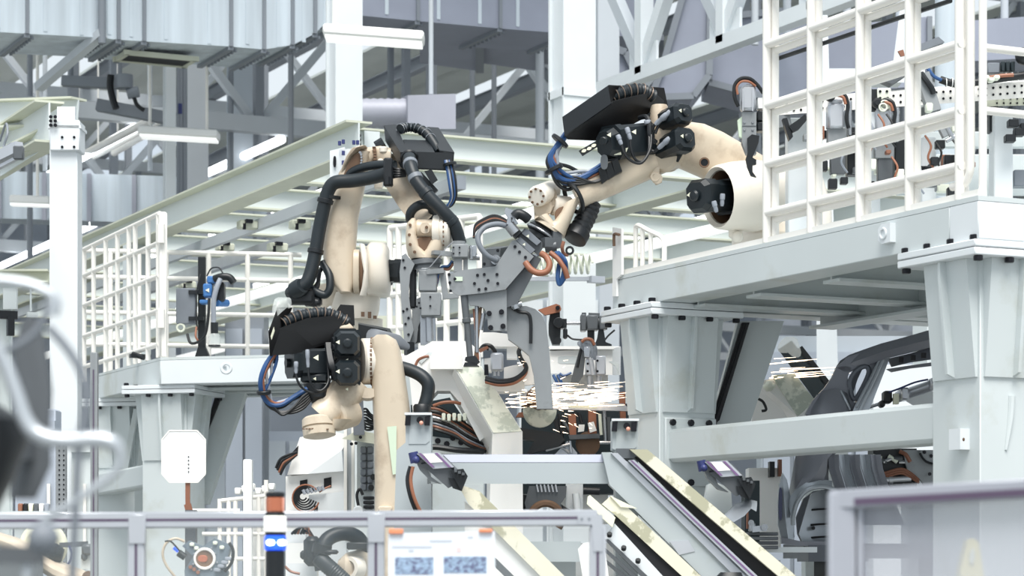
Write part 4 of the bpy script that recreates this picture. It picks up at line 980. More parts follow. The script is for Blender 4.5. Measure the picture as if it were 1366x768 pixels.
part('elbow_plate', 'robot_light', rb_, lambda mb: mb.sell([(f(462, 480, .07), RT * S * 20, Z_ * S * 42, 6), (f(462, 480, .10), RT * S * 20, Z_ * S * 42, 6)], 24))
part('elbow_block', 'robot', rb_, lambda mb: mb.box(f(459, 439, .05), (S * 26, .14, S * 14), (RT, FW, Z_), .02))
jm = part('wrist_motor', 'motor', rb_, lambda mb: (octa(mb, f(398, 484, -.06), f(437, 484, .0), S * 38, S * 36, .1), octa(mb, f(386, 484, -.08), f(398, 484, -.06), S * 40, S * 40, .22), mb.box(f(420, 505, -.04), (S * 36, .12, S * 12), (RT, FW, Z_), .01), mb.cyl(f(387, 484, -.08), f(381, 484, -.09), S * 6, n=12)))
tri_label(jm, f(422, 477, -.155), -FW, .028); tri_label(jm, f(420, 505, -.11), -FW, .016)
connector(rb_, f(410, 466, -.19), f(411, 490, -.19), S * 3, [f(413, 506, -.19), f(420, 519, -.18), f(430, 520, -.17), f(438, 508, -.14), f(437, 485, -.12), f(436, 460, -.1)])
connector(rb_, f(395, 482, -.19), f(395, 498, -.19), S * 3, [f(397, 508, -.19), f(404, 518, -.18), f(418, 524, -.17), f(434, 519, -.15), f(441, 505, -.12)])
for k in range(3): part('cable', 'cable_black', rb_, lambda mb: mb.tube([f(436 + 2 * k, 458, -.1), f(438 + 2 * k, 475, -.14), f(441 + 2 * k, 488, -.16), f(446, 495 + 3 * k, -.15)], .012, 7))
# tray
tr = part('cable_tray', 'black_sheet', rb_, lambda mb: mb.prism([f(360, 474, -.26), f(372, 440, -.2), f(410, 426, -.1), f(445, 423, -.05), f(472, 433, .02), f(470, 442, .02), f(444, 456, -.02), f(398, 471, -.14)], Z_ * .008))
part('tray_side', 'black_sheet', tr, lambda mb: mb.hexa([f(358, 442, -.27), f(369, 413, -.2), f(373, 440, -.2), f(360, 475, -.27)], [f(361, 442, -.25), f(372, 413, -.18), f(376, 440, -.18), f(363, 475, -.25)]))
part('tray_side', 'black_sheet', tr, lambda mb: mb.prism([f(369, 410, -.17), f(390, 410, -.1), f(381, 431, -.1), f(373, 440, -.17)], FW * .01))
part('tray_side', 'black_sheet', tr, lambda mb: mb.prism([f(447, 417, .02), f(454, 406, .02), f(472, 407, .05), f(473, 434, .05), f(462, 430, .03)], FW * .012))
part('tray_web', 'black_sheet', tr, lambda mb: mb.prism([f(362, 474, -.2), f(375, 440, -.15), f(410, 427, -.06), f(445, 424, -.02), f(470, 434, .04), f(446, 462, .04), f(400, 470, -.06)], FW * .03))
part('side_label', 'label_white', tr, lambda mb: mb.hexa([f(361, 448, -.275), f(365, 436, -.245), f(366, 441, -.245), f(362, 453, -.275)], [f(361.5, 448, -.27), f(365.5, 436, -.24), f(366.5, 441, -.24), f(362.5, 453, -.27)]))
part('plastic_wrap', 'clear', tr, lambda mb: mb.sell([(f(368, 414, -.2), RT * .02, Z_ * .03), (f(375, 404, -.16), RT * .04, Z_ * .03), (f(384, 404, -.12), RT * .02, Z_ * .03)], 10))
hz = [f(376, 432, -.14), f(390, 425, -.1), f(410, 420, -.06), f(432, 418, -.02), f(450, 423, 0), f(464, 431, .02)]
part('corrugated_hose', 'rubber', rb_, lambda mb: mb.corrugated(hz, S * 8.5, .02, .14, 14))
part('hose_wire', 'wire', rb_, lambda mb: [mb.torus(p, q - p, S * 8.8, .003, 16, 5) for p, q in zip(MB.curve(hz, 4)[::2], MB.curve(hz, 4)[1::2])], kind='stuff')
PL = [f(366, 470, -.2), f(356, 486, -.22), f(350, 506, -.22), f(351, 526, -.2), f(361, 538, -.18), f(378, 537, -.16), f(395, 527, -.14), f(410, 518, -.12)]
bundle(rb_, PL, [('cable_blue', .013, (-.012, 0, -.01)), ('cable_orange', .012, (.014, 0, .004)), ('cable_black', .011, (.0, .01, -.02)), ('cable_grey', .009, (.035, 0, .018)), ('cable_grey', .009, (.05, 0, .03)), ('cable_blue', .009, (.06, .0, .02)), ('cable_black', .010, (.02, .01, -.03))])
clamp_ring(rb_, f(352, 523, -.21), f(351, 526, -.2) - f(350, 506, -.22), .035)
for k in range(5):
    part('cable', 'cable_black', rb_, lambda mb: mb.tube([f(352 + 2 * k, 528 + 2 * k, -.18), f(364 + 3 * k, 545 + 2 * k, -.17), f(384 + 2 * k, 551 - 2 * k, -.16), f(404, 545 - 4 * k, -.14), f(418, 528 - 2 * k, -.1)], .008, 6))
part('cable_block', 'black', rb_, lambda mb: (mb.sell([(f(420, 512, -.08), RT * S * 16, FW * .06), (f(424, 530, -.08), RT * S * 13, FW * .06), (f(424, 541, -.06), RT * S * 6, FW * .04)], 12)))
# forearm and wrist
def fore_b(mb):
    P = [((476, 505), 24, .06), ((464, 520), 24, .02), ((450, 535), 22, -.03), ((438, 546), 20, -.08), ((432, 552), 20, -.09), ((429, 554), 18, -.1)]
    mb.sell([(f(*c, dd), f(c[0] + r * .75, c[1] + r * .66, dd) - f(*c, dd), FW * S * r, 2.6) for c, r, dd in P], 24)
part('forearm', 'robot', rb_, fore_b)
def wr_b(mb):
    mb.cyl(f(446, 556, -.08), f(470, 549, .03), S * 20, n=24, ch=.012)
    mb.sell([(f(457, 548, -.06), RT * S * 13, Z_ * S * 16), (f(455, 560, -.06), RT * S * 15, FW * .1), (f(446, 572, -.07), RT * S * 8, FW * .07)], 18)
part('wrist', 'robot', rb_, wr_b)
part('wrist_disc', 'robot', rb_, lambda mb: mb.lathe(f(424, 556, -.1), -Z_ + RT * .1 - FW * .15, [(0, S * 18), (.012, S * 21.5), (.05, S * 22), (.052, S * 19), (.058, S * 19), (.06, S * 22), (.10, S * 21.5), (.108, S * 15), (.109, .001)], 30))
part('disc_slots', 'robot_dark', rb_, lambda mb: [mb.box(f(x, 571.5 + .4 * abs(x - 418) * .1, -.188), (.012, .01, .006), (RT, FW, Z_)) for x in (405, 409, 413, 417, 421, 425, 437)], kind='stuff')
part('black_hose', 'rubber', rb_, lambda mb: mb.tube([f(535, 490, .1), f(548, 494, .08), f(562, 501, .06), f(571, 512, .05), f(570, 528, .05), f(564, 548, .04), f(562, 562, .04)], S * 9, 14))
part('hose_cuff', 'black', rb_, lambda mb: mb.lathe(f(563, 539, .04), -Z_, [(0, S * 10), (.01, S * 12), (.05, S * 12), (.055, S * 10)], 18))
part('arm_cover', 'hose_grey', rb_, lambda mb: mb.sell([(f(498, 452, .2), RT * S * 10, Z_ * S * 14), (f(525, 455, .22), RT * S * 12, Z_ * S * 10), (f(541, 462, .25), RT * S * 6, Z_ * S * 5)], 14))
part('black_cover', 'black', rb_, lambda mb: mb.hexa([f(478, 432, .3), f(516, 440, .3), f(522, 452, .3), f(478, 452, .3)], [f(478, 430, .5), f(520, 438, .5), f(527, 452, .5), f(478, 452, .5)]))

# ================================================================== grey lift frame in front of the robots
f = Px(11.0); S = f.m(1)
lfm = thing('lift_frame', 'pale grey lift frame with bolted posts, cross beam and sloping cream-edged guide rails', 'lift frame', (f(690, 700).x, f(690, 700).y, 0))
def pz(name, pts, dd, th, m, par=None): return part(name, m, par or lfm, lambda mb: mb.prism([f(x, y, dd) for x, y in pts], FW * th))
part('floor_base', 'lift_paint', lfm, lambda mb: (mb.box(f(560, 747, .2) - Z_ * .93, (.35, .3, 1.55), (RT, FW, Z_), .01), mb.box(f(830, 747, .2) - Z_ * .93, (.35, .3, 1.55), (RT, FW, Z_), .01)))
bm_ = part('cross_beam', 'lift_paint', lfm, lambda mb: (mb.hexa([f(570, 617, 0), f(815, 617, 0), f(815, 645, 0), f(570, 645, 0)], [f(570, 617, .2), f(815, 617, .2), f(815, 645, .2), f(570, 645, .2)]), mb.hexa([f(570, 617.5, .004), f(815, 617.5, .004), f(815, 606, .034), f(570, 606, .034)], [f(570, 617.5, .2), f(815, 617.5, .2), f(815, 606, .2), f(570, 606, .2)])))
part('worn_strip', 'duct_shade', bm_, lambda mb: mb.hexa([f(580, 616.4, -.001), f(812, 616.4, -.001), f(812, 606, .026), f(580, 606, .026)], [f(580, 616.4, .01), f(812, 616.4, .01), f(812, 606, .04), f(580, 606, .04)]))
pz('lower_beam', [(700, 722), (775, 722), (775, 749), (700, 749)], .1, .14, 'lift_paint')
pz('panel', [(690, 748), (768, 748), (768, 775), (690, 775)], .25, .03, 'lift_paint')
for x0, tag_ in ((0, 0), (276, 8)):
    po = pz('post', [(541 + x0, 551 + tag_), (575 + x0, 551 + tag_), (575 + x0, 775), (523 + x0 if x0 == 0 else 545 + x0, 775), (529 + x0 if x0 == 0 else 545 + x0, 600), (541 + x0, 590 + tag_)], .0, .22, 'lift_paint')
    part('post_lip', 'paint_pale', po, lambda mb: (mb.box(f(558 + x0, 552 + tag_, -.01), (S * 36, .05, S * 3), (RT, FW, Z_)),))
    pz('recess', [(546 + x0, 572 + tag_), (572 + x0, 572 + tag_), (573 + x0, 588 + tag_), (568 + x0, 592 + tag_), (545 + x0, 592 + tag_)], -.004, .005, 'lift_paint', po)
    for a in (541, 567): pz('clamp_slot', [(a + x0, 555 + tag_), (a + 7 + x0, 554 + tag_), (a + 6 + x0, 567 + tag_), (a - 1 + x0, 567 + tag_)], -.03, .03, 'bolt', po)
    part('clamp_screw', 'bolt', po, lambda mb: mb.cyl(f(560 + x0, 560 + tag_), f(560 + x0, 560 + tag_, -.04), S * 4.5, n=10))
    part('screw_cap', 'amber_light', po, lambda mb: mb.sph(f(562 + x0, 564 + tag_, -.045), S * 3, 8, 5))
pz('guide_block', [(822, 598), (846, 598), (852, 606), (845, 611), (824, 611)], -.05, .1, 'gun_dark')
# right sloping guide
def para(a, b, w, ext=0): pass
pz('slope_beam', [(803, 603), (816, 603), (841, 618), (1020, 790), (958, 790), (813, 646)], -.06, .12, 'lift_paint')
pz('slope_strip', [(815, 604), (824, 604), (1018, 790), (1002, 790)], -.075, .02, 'alu')
pz('slide_rail', [(838, 614), (846, 613), (1034, 790), (1022, 790)], -.10, .05, 'alu')
pz('rail_groove', [(841, 614), (843.5, 614), (1030, 790), (1026.5, 790)], -.103, .01, 'purple_tint')
pz('dark_channel', [(846, 609), (862, 609), (1062, 790), (1032, 790)], -.03, .06, 'dark_gap')
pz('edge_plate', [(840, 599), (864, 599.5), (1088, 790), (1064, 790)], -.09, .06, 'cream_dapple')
pz('side_pocket', [(893, 722), (918, 720), (927, 735), (906, 740)], -.064, .01, 'alu')
part('rubber_stop', 'black', lfm, lambda mb: mb.sell([(f(975, 763, -.14), RT * S * 14, FW * .03), (f(973, 769, -.14), RT * S * 18, FW * .04)], 12))
# second sloping guide
pz('edge_plate', [(784, 662), (787, 660), (821, 690), (817, 703), (783, 672)], -.16, .04, 'label_white')
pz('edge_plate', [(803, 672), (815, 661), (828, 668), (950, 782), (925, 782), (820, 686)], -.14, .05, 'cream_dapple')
pz('edge_plate', [(814, 661), (829, 668), (850, 678), (828, 676)], -.15, .02, 'label_white')
pz('dark_channel', [(820, 685), (925, 782), (896, 782), (820, 700)], -.12, .04, 'dark_gap')
pz('slope_panel', [(820, 698), (897, 782), (880, 782), (806, 718)], -.13, .04, 'paint_pale')
for k in range(3): pz('slide_rail', [(806 - 6 * k, 719 + 10 * k), (812 - 6 * k, 719 + 10 * k), (882 - 12 * k, 785), (872 - 12 * k, 785)], -.15 + .01 * k, .05, 'gun_dark')
for x, y in ((813, 715), (832, 733), (851, 750)): bolt(lfm, f(x, y, -.15), -FW + Z_, .012, .02, 'black')
# left sloping guide
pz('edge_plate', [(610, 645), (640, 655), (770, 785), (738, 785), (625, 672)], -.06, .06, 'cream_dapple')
pz('slope_panel', [(620, 668), (660, 706), (738, 785), (700, 785), (620, 720)], -.03, .06, 'white')
pz('dark_channel', [(652, 735), (700, 782), (690, 785), (652, 748)], -.06, .02, 'gun_dark')
# inclined sensor clamps
def probe(label, x, y, dd, s=1.0, base=True):
    q = lambda a, b, e=0: f(x + a * s, y + b * s, dd + e)
    t = thing('clamp_unit', label, 'clamp unit', q(10, 30))
    part('body', 'gun_dark', t, lambda mb: mb.hexa([q(4, 18), q(34, 14), q(60, 40), q(40, 50)], [q(4, 10, .12), q(34, 6, .12), q(60, 32, .12), q(40, 42, .12)]))
    part('top_plate', 'alu', t, lambda mb: mb.hexa([q(-2, 4, -.02), q(28, 2, -.02), q(48, 22, -.02), q(20, 24, -.02)], [q(-2, 8, .08), q(28, 6, .08), q(48, 28, .08), q(20, 30, .08)]))
    for a in (2, 24): part('purple_edge', 'purple_tint', t, lambda mb: mb.prism([q(a - 2, 3, -.03), q(a + 1.5, 3, -.03), q(a + 20, 22, -.03), q(a + 16, 22, -.03)], FW * .01))
    part('white_pad', 'white', t, lambda mb: mb.prism([q(6, 4, -.032), q(21, 4, -.032), q(33, 15, -.032), q(16, 16, -.032)], FW * .01))
    part('end_block', 'black', t, lambda mb: (mb.hexa([q(42, 26, -.04), q(60, 24, -.04), q(66, 34, -.04), q(58, 54, -.04), ][:4], [q(42, 26, .08), q(60, 24, .08), q(66, 34, .08), q(58, 54, .08)]), mb.hexa([q(40, 36, -.02), q(58, 38, -.02), q(58, 54, -.02), q(46, 50, -.02)], [q(40, 36, .08), q(58, 38, .08), q(58, 54, .08), q(46, 50, .08)])))
    for k in range(3): part('end_tooth', 'gun_dark', t, lambda mb: mb.box(q(50 + 5 * k, 27 + 2 * k, -.05), (.012, .05, .012), (RT, FW, Z_)))
    part('mount_arm', 'gun', t, lambda mb: mb.prism([q(-6, 8, .03), q(8, 14, .03), q(16, 34, .03), q(30, 44, .03), q(16, 40, .03), q(2, 26, .03)], FW * .08))
    part('blue_coupler', 'navy', t, lambda mb: (mb.cyl(q(-7, 2, .0), q(-4, 16, .0), .022, n=10), mb.sph(q(-3, 12, -.02), .018, 8, 5)))
    return t
t = probe('inclined grey clamp unit mounted on the lift frame post nearest the robot arm', 558, 601, -.2)
part('cable', 'cable_black', t, lambda mb: mb.tube([f(548, 622, -.2), f(544, 640, -.2), f(548, 662, -.2), f(556, 682, -.18), f(566, 696, -.15)], S * 3.4, 8))
part('cable', 'cable_orange', t, lambda mb: mb.tube([f(551, 622, -.22), f(548, 640, -.22), f(552, 662, -.22), f(561, 682, -.2), f(571, 696, -.17)], S * 2.4, 8))
t = probe('inclined grey clamp unit beside the bolted leg above a folded steel bracket', 942, 612, .35)
part('stand', 'paint', t, lambda mb: (mb.prism([f(944, 646, .55), f(954, 642, .55), f(975, 652, .55), f(978, 690, .55), f(958, 680, .55), f(940, 668, .55)], FW * .1)))
part('folded_bracket', 'car_panel', t, lambda mb: grid_sheet(mb, [[f(965, 688, .4), f(980, 672, .42), f(1000, 666, .4), f(1010, 668, .4)], [f(970, 692, .37), f(985, 678, .38), f(1003, 671, .36), f(1010, 674, .36)], [f(979, 696, .35), f(993, 688, .34), f(1002, 678, .33), f(1009, 682, .34)]], FW, .012))
# gripper mechanism right of it
t = thing('clamp_slide', 'small bright steel clamp on a dark slide behind the sloping guide', 'clamp', f(1015, 715, 1.2))
part('slide', 'gun_dark', t, lambda mb: [mb.box(f(1016, 712 + 6 * k, 1.2 - .02 * (k % 2)), (S * 46, .1, S * 5), (RT, FW, Z_), .003) for k in range(4)])
part('base_plate', 'paint_pale', t, lambda mb: mb.box(f(1048, 733, 1.25), (S * 90, .1, S * 8), (RT, FW, Z_)))
part('jaw', 'steel', t, lambda mb: (mb.box(f(1003, 703, 1.15), (S * 9, .06, S * 14), (RT, FW, Z_), .006), mb.cyl(f(1002, 697, 1.1), f(1002, 697, 1.2), S * 4.5, n=12), mb.bar(f(1003, 706, 1.13), f(1022, 704, 1.13), .04, .03), mb.cyl(f(1020, 703, 1.08), f(1020, 703, 1.18), S * 5, n=12)))
part('pin', 'copper', t, lambda mb: mb.cyl(f(997, 680, 1.2), f(997, 705, 1.2), S * 1.8))
part('dark_housing', 'teal_dark', t, lambda mb: mb.box(f(1001, 690, 1.5), (S * 22, .2, S * 110), (RT, FW, Z_)))
# white end grip near the fence
t = thing('white_end_grip', 'white rounded grip with two pale slide bars below the cross beam', 'grip', f(790, 768, -.6))
part('hood', 'white', t, lambda mb: mb.rings([[f(x + a, y + b, dd) for x, y in ((771, 732), (778, 724), (800, 721), (806, 727), (809, 745), (814, 785), (780, 785))] for a, b, dd in ((0, 0, -.5), (0, 0, -.38))]))
part('slot', 'dark_gap', t, lambda mb: mb.prism([f(789, 736, -.505), f(801, 734, -.505), f(807, 785, -.505), f(794, 785, -.505)], FW * .006))
for k in range(2): part('slide_bar', 'rail_white', t, lambda mb: mb.bar(f(793 + 6 * k, 737, -.52), f(799 + 7 * k, 785, -.52), .016, .02, up=RT))

# ================================================================== white body-side fixture under the guns
f = Px(13.2); S = f.m(1)
fx = thing('clamping_fixture', 'bright white angular clamping fixture dusted with weld residue under the welding guns', 'fixture', (f(650, 700).x, f(650, 700).y, 0))
def pz(name, pts, dd, th, m, par=None): return part(name, m, par or fx, lambda mb: mb.prism([f(x, y, dd) for x, y in pts], FW * th))
pz('side_arch', [(531, 480), (577, 455), (625, 455), (641, 470), (641, 489), (640, 700), (648, 606), (640, 588), (612, 535), (600, 521), (583, 521), (572, 533), (570, 560), (552, 562), (546, 500)][:4] + [(641, 489), (662, 525), (650, 580), (640, 588), (612, 535), (600, 521), (583, 521), (572, 533), (570, 560), (552, 562), (546, 500)], .02, .24, 'white')
part('sloped_beam', 'white', fx, lambda mb: mb.hexa([f(606, 490, -.06), f(642, 488, .0), f(697, 576, -.1), f(657, 578, -.16)], [f(598, 520, .16), f(642, 510, .2), f(697, 620, .2), f(648, 606, .16)]))
part('dusty_top', 'white_dusty', fx, lambda mb: mb.hexa([f(608, 490, -.066), f(641, 488, -.004), f(696, 575, -.104), f(658, 577, -.166)], [f(608, 491, -.055), f(641, 489, .005), f(696, 576, -.095), f(658, 578, -.155)]))
part('upright', 'white', fx, lambda mb: mb.hexa([f(657, 577, -.16), f(697, 575, -.1), f(698, 800, -.1), f(648, 800, -.16)], [f(650, 590, .14), f(697, 585, .2), f(698, 800, .2), f(648, 800, .14)]))
part('post_base', 'white', fx, lambda mb: mb.box(Vector((f(672, 747, .02).x, f(672, 747, .02).y, .77)), (S * 50, .3, 1.54), (RT, FW, Z_)))
pz('top_box', [(573, 474), (616, 473), (617, 492), (574, 492)], -.08, .12, 'white')
pz('slot_line', [(562, 485), (576, 472), (577, 470), (572, 469), (558, 480)], .012, .012, 'paint')
part('bent_wire', 'copper', fx, lambda mb: mb.tube([f(554, 488, -.05), f(558, 480, -.05), f(566, 476, -.06), f(572, 475, -.06)], S * 2, 8))
pz('rounded_box', [(641, 446), (645, 443), (658, 443), (686, 446), (694, 452), (696, 462), (643, 462)], -.02, .14, 'white')
part('box_side', 'black', fx, lambda mb: mb.sell([(f(694, 457, .0), RT * S * 3, Z_ * S * 6), (f(696, 458, .1), RT * S * 3, Z_ * S * 6)], 12))
pz('box_stem', [(676, 462), (690, 462), (690, 478), (676, 478)], 0, .1, 'white')
part('cylinder', 'alu', fx, lambda mb: (mb.box(f(663, 483, -.08), (S * 17, .08, S * 24), (RT, FW, Z_), .01), mb.cyl(f(660, 495, -.08), f(660, 501, -.08), S * 2), mb.cyl(f(665, 495, -.08), f(665, 501, -.08), S * 2)))
pz('white_block', [(646, 478), (655, 477), (656, 496), (646, 496)], -.09, .08, 'white'); pz('dark_port', [(646, 486), (651, 486), (652, 500), (646, 500)], -.1, .02, 'bolt')
pz('terminal_block', [(672, 490), (690, 486), (704, 490), (706, 500), (698, 506), (672, 504)], -.1, .1, 'white')
pz('base_tray', [(640, 506), (700, 506), (700, 522), (655, 522)], -.04, .2, 'white')
br = pz('hole_bracket', [(696, 464), (708, 462), (722, 498), (720, 508), (712, 512), (700, 514), (698, 500)], -.14, .05, 'white')
for x, y in ((707, 470), (713, 485)): part('hole', 'bolt', br, lambda mb: mb.cyl(f(x, y, -.142), f(x, y, -.145), S * 2.2, n=10))
pz('square_hole', [(712, 494), (718, 493), (719, 497), (713, 497)], -.143, .004, 'bolt', br)
for m, r, o_ in (('cable_black', 3, 0), ('cable_orange', 2.4, 3), ('cable_black', 2, -3)):
    part('cable', m, fx, lambda mb: mb.tube([f(648, 506 + o_, -.1), f(665, 510 + o_, -.13), f(684, 508 + o_, -.15), f(697, 500 + o_, -.16), f(702, 490 + o_, -.15), f(696, 480, -.14), f(692, 470, -.12), f(694, 464, -.1)], S * r, 8))
part('plug_bundle', 'cable_black', fx, lambda mb: (mb.tube([f(640, 468, -.06), f(646, 461, -.08), f(655, 462, -.09), f(661, 470, -.08)], S * 3, 8), mb.tube([f(641, 466, -.1), f(646, 464, -.1), f(652, 466, -.1)], S * 2, 6)))
pz('orange_tip', [(638, 466), (650, 461), (652, 464), (641, 470)], -.13, .02, 'copper')
# clutter below the arch: hose bundles, rails, plates
pz('inner_plate', [(548, 578), (640, 590), (648, 606), (560, 604)], .1, .1, 'paint')
for x, y in ((584, 588), (604, 584), (596, 592), (615, 590), (628, 592), (637, 586)): bolt(fx, f(x, y, .1), -FW, S * 4, .02, 'bolt')
pz('dark_back', [(548, 540), (600, 530), (640, 590), (648, 606), (548, 606)], .5, .05, 'teal_dark')
for k in range(9):
    part('cable', ['cable_black', 'cable_orange', 'cable_black', 'copper', 'steel', 'cable_black', 'cable_grey', 'copper', 'cable_black'][k], fx, lambda mb: mb.tube([f(570 + k, 540 + 4 * k, .05), f(585, 542 + 4 * k, .04), f(600 + k, 550 + 4 * k, .05), f(618 + k, 562 + 4 * k, .06), f(640 + k, 578 + 3 * k, .1)], S * (1.4 + (k % 3) * .5), 6))
part('valve_row', 'coil_white', fx, lambda mb: [mb.box(f(592 + 7 * i, 556 + (i % 2), .03), (S * 5, .05, S * 10), (RT, FW, Z_), .004) for i in range(5)])
part('orange_arc', 'cable_orange', fx, lambda mb: mb.tube([f(578, 541, .0), f(590, 537, -.01), f(602, 536, -.01), f(614, 538, .02)], S * 2.2, 8))
part('pipe', 'black', fx, lambda mb: mb.tube([f(556, 598, .0), f(580, 596, .0), f(610, 600, .0), f(645, 602, .05)], S * 4, 8))

# ================================================================== clamps and rails around the sparks
f = Px(13.9); S = f.m(1)
cl = thing('toggle_clamp', 'black toggle clamp with a copper-brown lever and round steel cylinder on a white slab', 'clamp', f(770, 465))
def pz(name, pts, dd, th, m, par=None): return part(name, m, par or cl, lambda mb: mb.prism([f(x, y, dd) for x, y in pts], FW * th))
pz('lever', [(718, 413), (742, 405), (747, 407), (749, 412), (746, 416), (727, 420)], -.02, .05, 'cable_orange')
part('pivot', 'bolt', cl, lambda mb: mb.cyl(f(744, 410.5, .0), f(744, 410.5, -.04), S * 3, n=10))
pz('arm', [(734, 417), (747, 416), (747, 425), (756, 425), (756, 437), (748, 438), (747, 459), (737, 459), (732, 445), (732, 430)], .02, .09, 'black')
part('arm_boss', 'black', cl, lambda mb: (mb.cyl(f(745, 430, .03), f(745, 430, -.03), S * 7, n=14, ch=.004), mb.cyl(f(744, 454, .03), f(744, 454, .0), S * 5, n=12), mb.box(f(754, 445, .02), (S * 6, .05, S * 14), (RT, FW, Z_), .008)))
part('rod', 'steel', cl, lambda mb: mb.cyl(f(756, 431, .06), f(777, 431, .06), S * 2.8, n=12))
part('cylinder', 'gun_dark', cl, lambda mb: (mb.box(f(778, 431, .06), (S * 8, .11, S * 22), (RT, FW, Z_), .006), mb.box(f(790, 431, .06), (S * 16, .11, S * 20), (RT, FW, Z_), .008), mb.box(f(804, 431, .06), (S * 10, .11, S * 18), (RT, FW, Z_), .006), mb.cyl(f(779, 431, .06), f(810, 431, .06), S * 9, n=14), mb.cyl(f(779, 417, .04), f(779, 421, .04), S * 3), mb.bar(f(785, 419.5, .04), f(800, 420, .04), .02, .02)))
pz('stand', [(784, 440), (793, 440), (793, 462), (784, 462)], .04, .08, 'black'); pz('stand', [(800, 432), (804, 432), (808, 456), (816, 459), (816, 463), (792, 463), (797, 450)], .02, .1, 'black')
part('wire', 'cable_black', cl, lambda mb: (mb.tube([f(757, 447, .02), f(764, 452, .02), f(778, 453, .0), f(784, 452, 0)], .006, 6), mb.tube([f(807, 453, .0), f(812, 447, 0), f(820, 440, 0)], .006, 6)))
sb = thing('white_slab', 'white box slab with rounded slots carrying the black toggle clamp', 'slab', (f(780, 500).x, f(780, 500).y, 0))
part('body', 'white', sb, lambda mb: (mb.hexa([f(733, 468, .0), f(817, 464, .0), f(817, 500, .0), f(733, 498, .0)], [f(733, 462, .5), f(828, 462, .5), f(828, 500, .5), f(733, 498, .5)]), mb.box(f(776, 600, .2), (.3, .2, S * 200), (RT, FW, Z_))))
part('top_lip', 'white', sb, lambda mb: mb.box(f(776, 464.5, .02), (S * 86, .1, S * 4), (RT, FW, Z_)))
part('slot', 'paint', sb, lambda mb: mb.sell([(f(758, 480, -.002), RT * S * 14, Z_ * S * 5, 5), (f(758, 480, .01), RT * S * 14, Z_ * S * 5, 5)], 20))
part('slot', 'paint', sb, lambda mb: mb.prism([f(812, 482, -.002), f(818, 481, -.002), f(826, 486, -.002), f(826, 500, -.002), f(821, 488, -.002)], FW * .01))
part('base', 'white', sb, lambda mb: mb.box(Vector((f(776, 747, .2).x, f(776, 747, .2).y, .9)), (.4, .25, 1.8), (RT, FW, Z_)))
for k, (a, b) in enumerate(((738, 745), (744, 750))): part('air_hose', 'cable_blue', sb, lambda mb: mb.tube([f(a, 500, -.02), f(a + 4, 508, -.03), f(b, 516, -.03)], S * 2, 6))
part('air_hose', 'cable_blue', sb, lambda mb: mb.tube([f(747, 498, -.02), f(752, 501, -.03), f(762, 497, -.02)], S * 1.6, 6))
# small gripper right of the sparks
gp_ = thing('pin_gripper', 'grey pin gripper with a brown cable loop beside the toggle clamp', 'gripper', f(783, 520, -.3))
pz2 = lambda name, pts, dd, th, m: part(name, m, gp_, lambda mb: mb.prism([f(x, y, dd) for x, y in pts], FW * th))
pz2('arm', [(774, 462), (782, 466), (778, 500), (770, 513), (761, 511), (766, 490)], -.3, .06, 'gun_dark')
part('cylinder', 'alu', gp_, lambda mb: (mb.box(f(801, 488, -.3), (S * 13, .1, S * 25), (RT, FW, Z_), .006), mb.box(f(786, 490, -.3), (S * 10, .1, S * 22), (RT, FW, Z_), .006), mb.cyl(f(788, 478, -.36), f(792, 500, -.36), S * 3), mb.cyl(f(799, 500, -.3), f(799, 515, -.3), S * 3.4), mb.cyl(f(787, 500, -.3), f(787, 518, -.3), S * 3.6)))
part('head', 'steel', gp_, lambda mb: (mb.sell([(f(778, 458, -.32), RT * S * 8, Z_ * S * 4), (f(786, 462, -.32), RT * S * 9, Z_ * S * 9), (f(793, 470, -.32), RT * S * 4, Z_ * S * 10)], 12), mb.box(f(783, 470, -.34), (S * 8, .06, S * 14), (RT, FW, Z_), .004)))
part('cable', 'cable_orange', gp_, lambda mb: mb.tube([f(776, 456, -.34), f(781, 452, -.34), f(789, 453, -.34), f(793, 460, -.34)], S * 2, 8))
part('cable', 'cable_black', gp_, lambda mb: mb.tube([f(777, 458, -.3), f(774, 470, -.3), f(770, 490, -.3)], S * 2, 8))
for x, y in ((784, 485), (784, 495), (797, 481), (797, 495)): bolt(gp_, f(x, y, -.352), -FW, S * 1.6, .006)
# lower weld zone
wz = thing('weld_tooling', 'dark welding tooling with copper blocks and a round plate beneath the sparks', 'tooling', (f(740, 700).x, f(740, 700).y, 0))
pz3 = lambda name, pts, dd, th, m: part(name, m, wz, lambda mb: mb.prism([f(x, y, dd) for x, y in pts], FW * th))
pz3('tool_rail', [(712, 536), (832, 538), (842, 548), (716, 545)], -.5, .06, 'alu')
pz3('rail_insert', [(758, 540), (795, 541), (797, 545), (760, 544)], -.505, .01, 'flange_paint')
part('round_plate', 'white_dusty', wz, lambda mb: mb.lathe(f(720, 548, -.35), -FW, [(0, S * 22), (.02, S * 22), (.025, S * 20)], 28))
part('spindle', 'robot_dark', wz, lambda mb: (mb.lathe(f(712, 530, -.45), RT - FW * .5, [(0, S * 14), (.03, S * 17), (.06, S * 14), (.07, S * 17), (.1, S * 12)], 18), mb.cyl(f(700, 535, -.4), f(716, 525, -.5), S * 9, n=12)))
part('steel_block', 'steel', wz, lambda mb: (mb.box(f(716, 508, -.42), (S * 12, .1, S * 10), (RT, FW, Z_), .004), mb.box(f(718, 523, -.42), (S * 11, .1, S * 14), (RT, FW, Z_), .004), mb.box(f(701, 528, -.43), (S * 9, .1, S * 12), (RT, FW, Z_), .004)))
pz3('support_wedge', [(678, 568), (746, 578), (754, 586), (744, 596), (702, 606), (712, 588), (680, 584)], -.4, .12, 'black')
pz3('dark_plate', [(738, 560), (770, 548), (770, 570), (745, 582)], -.3, .08, 'black')
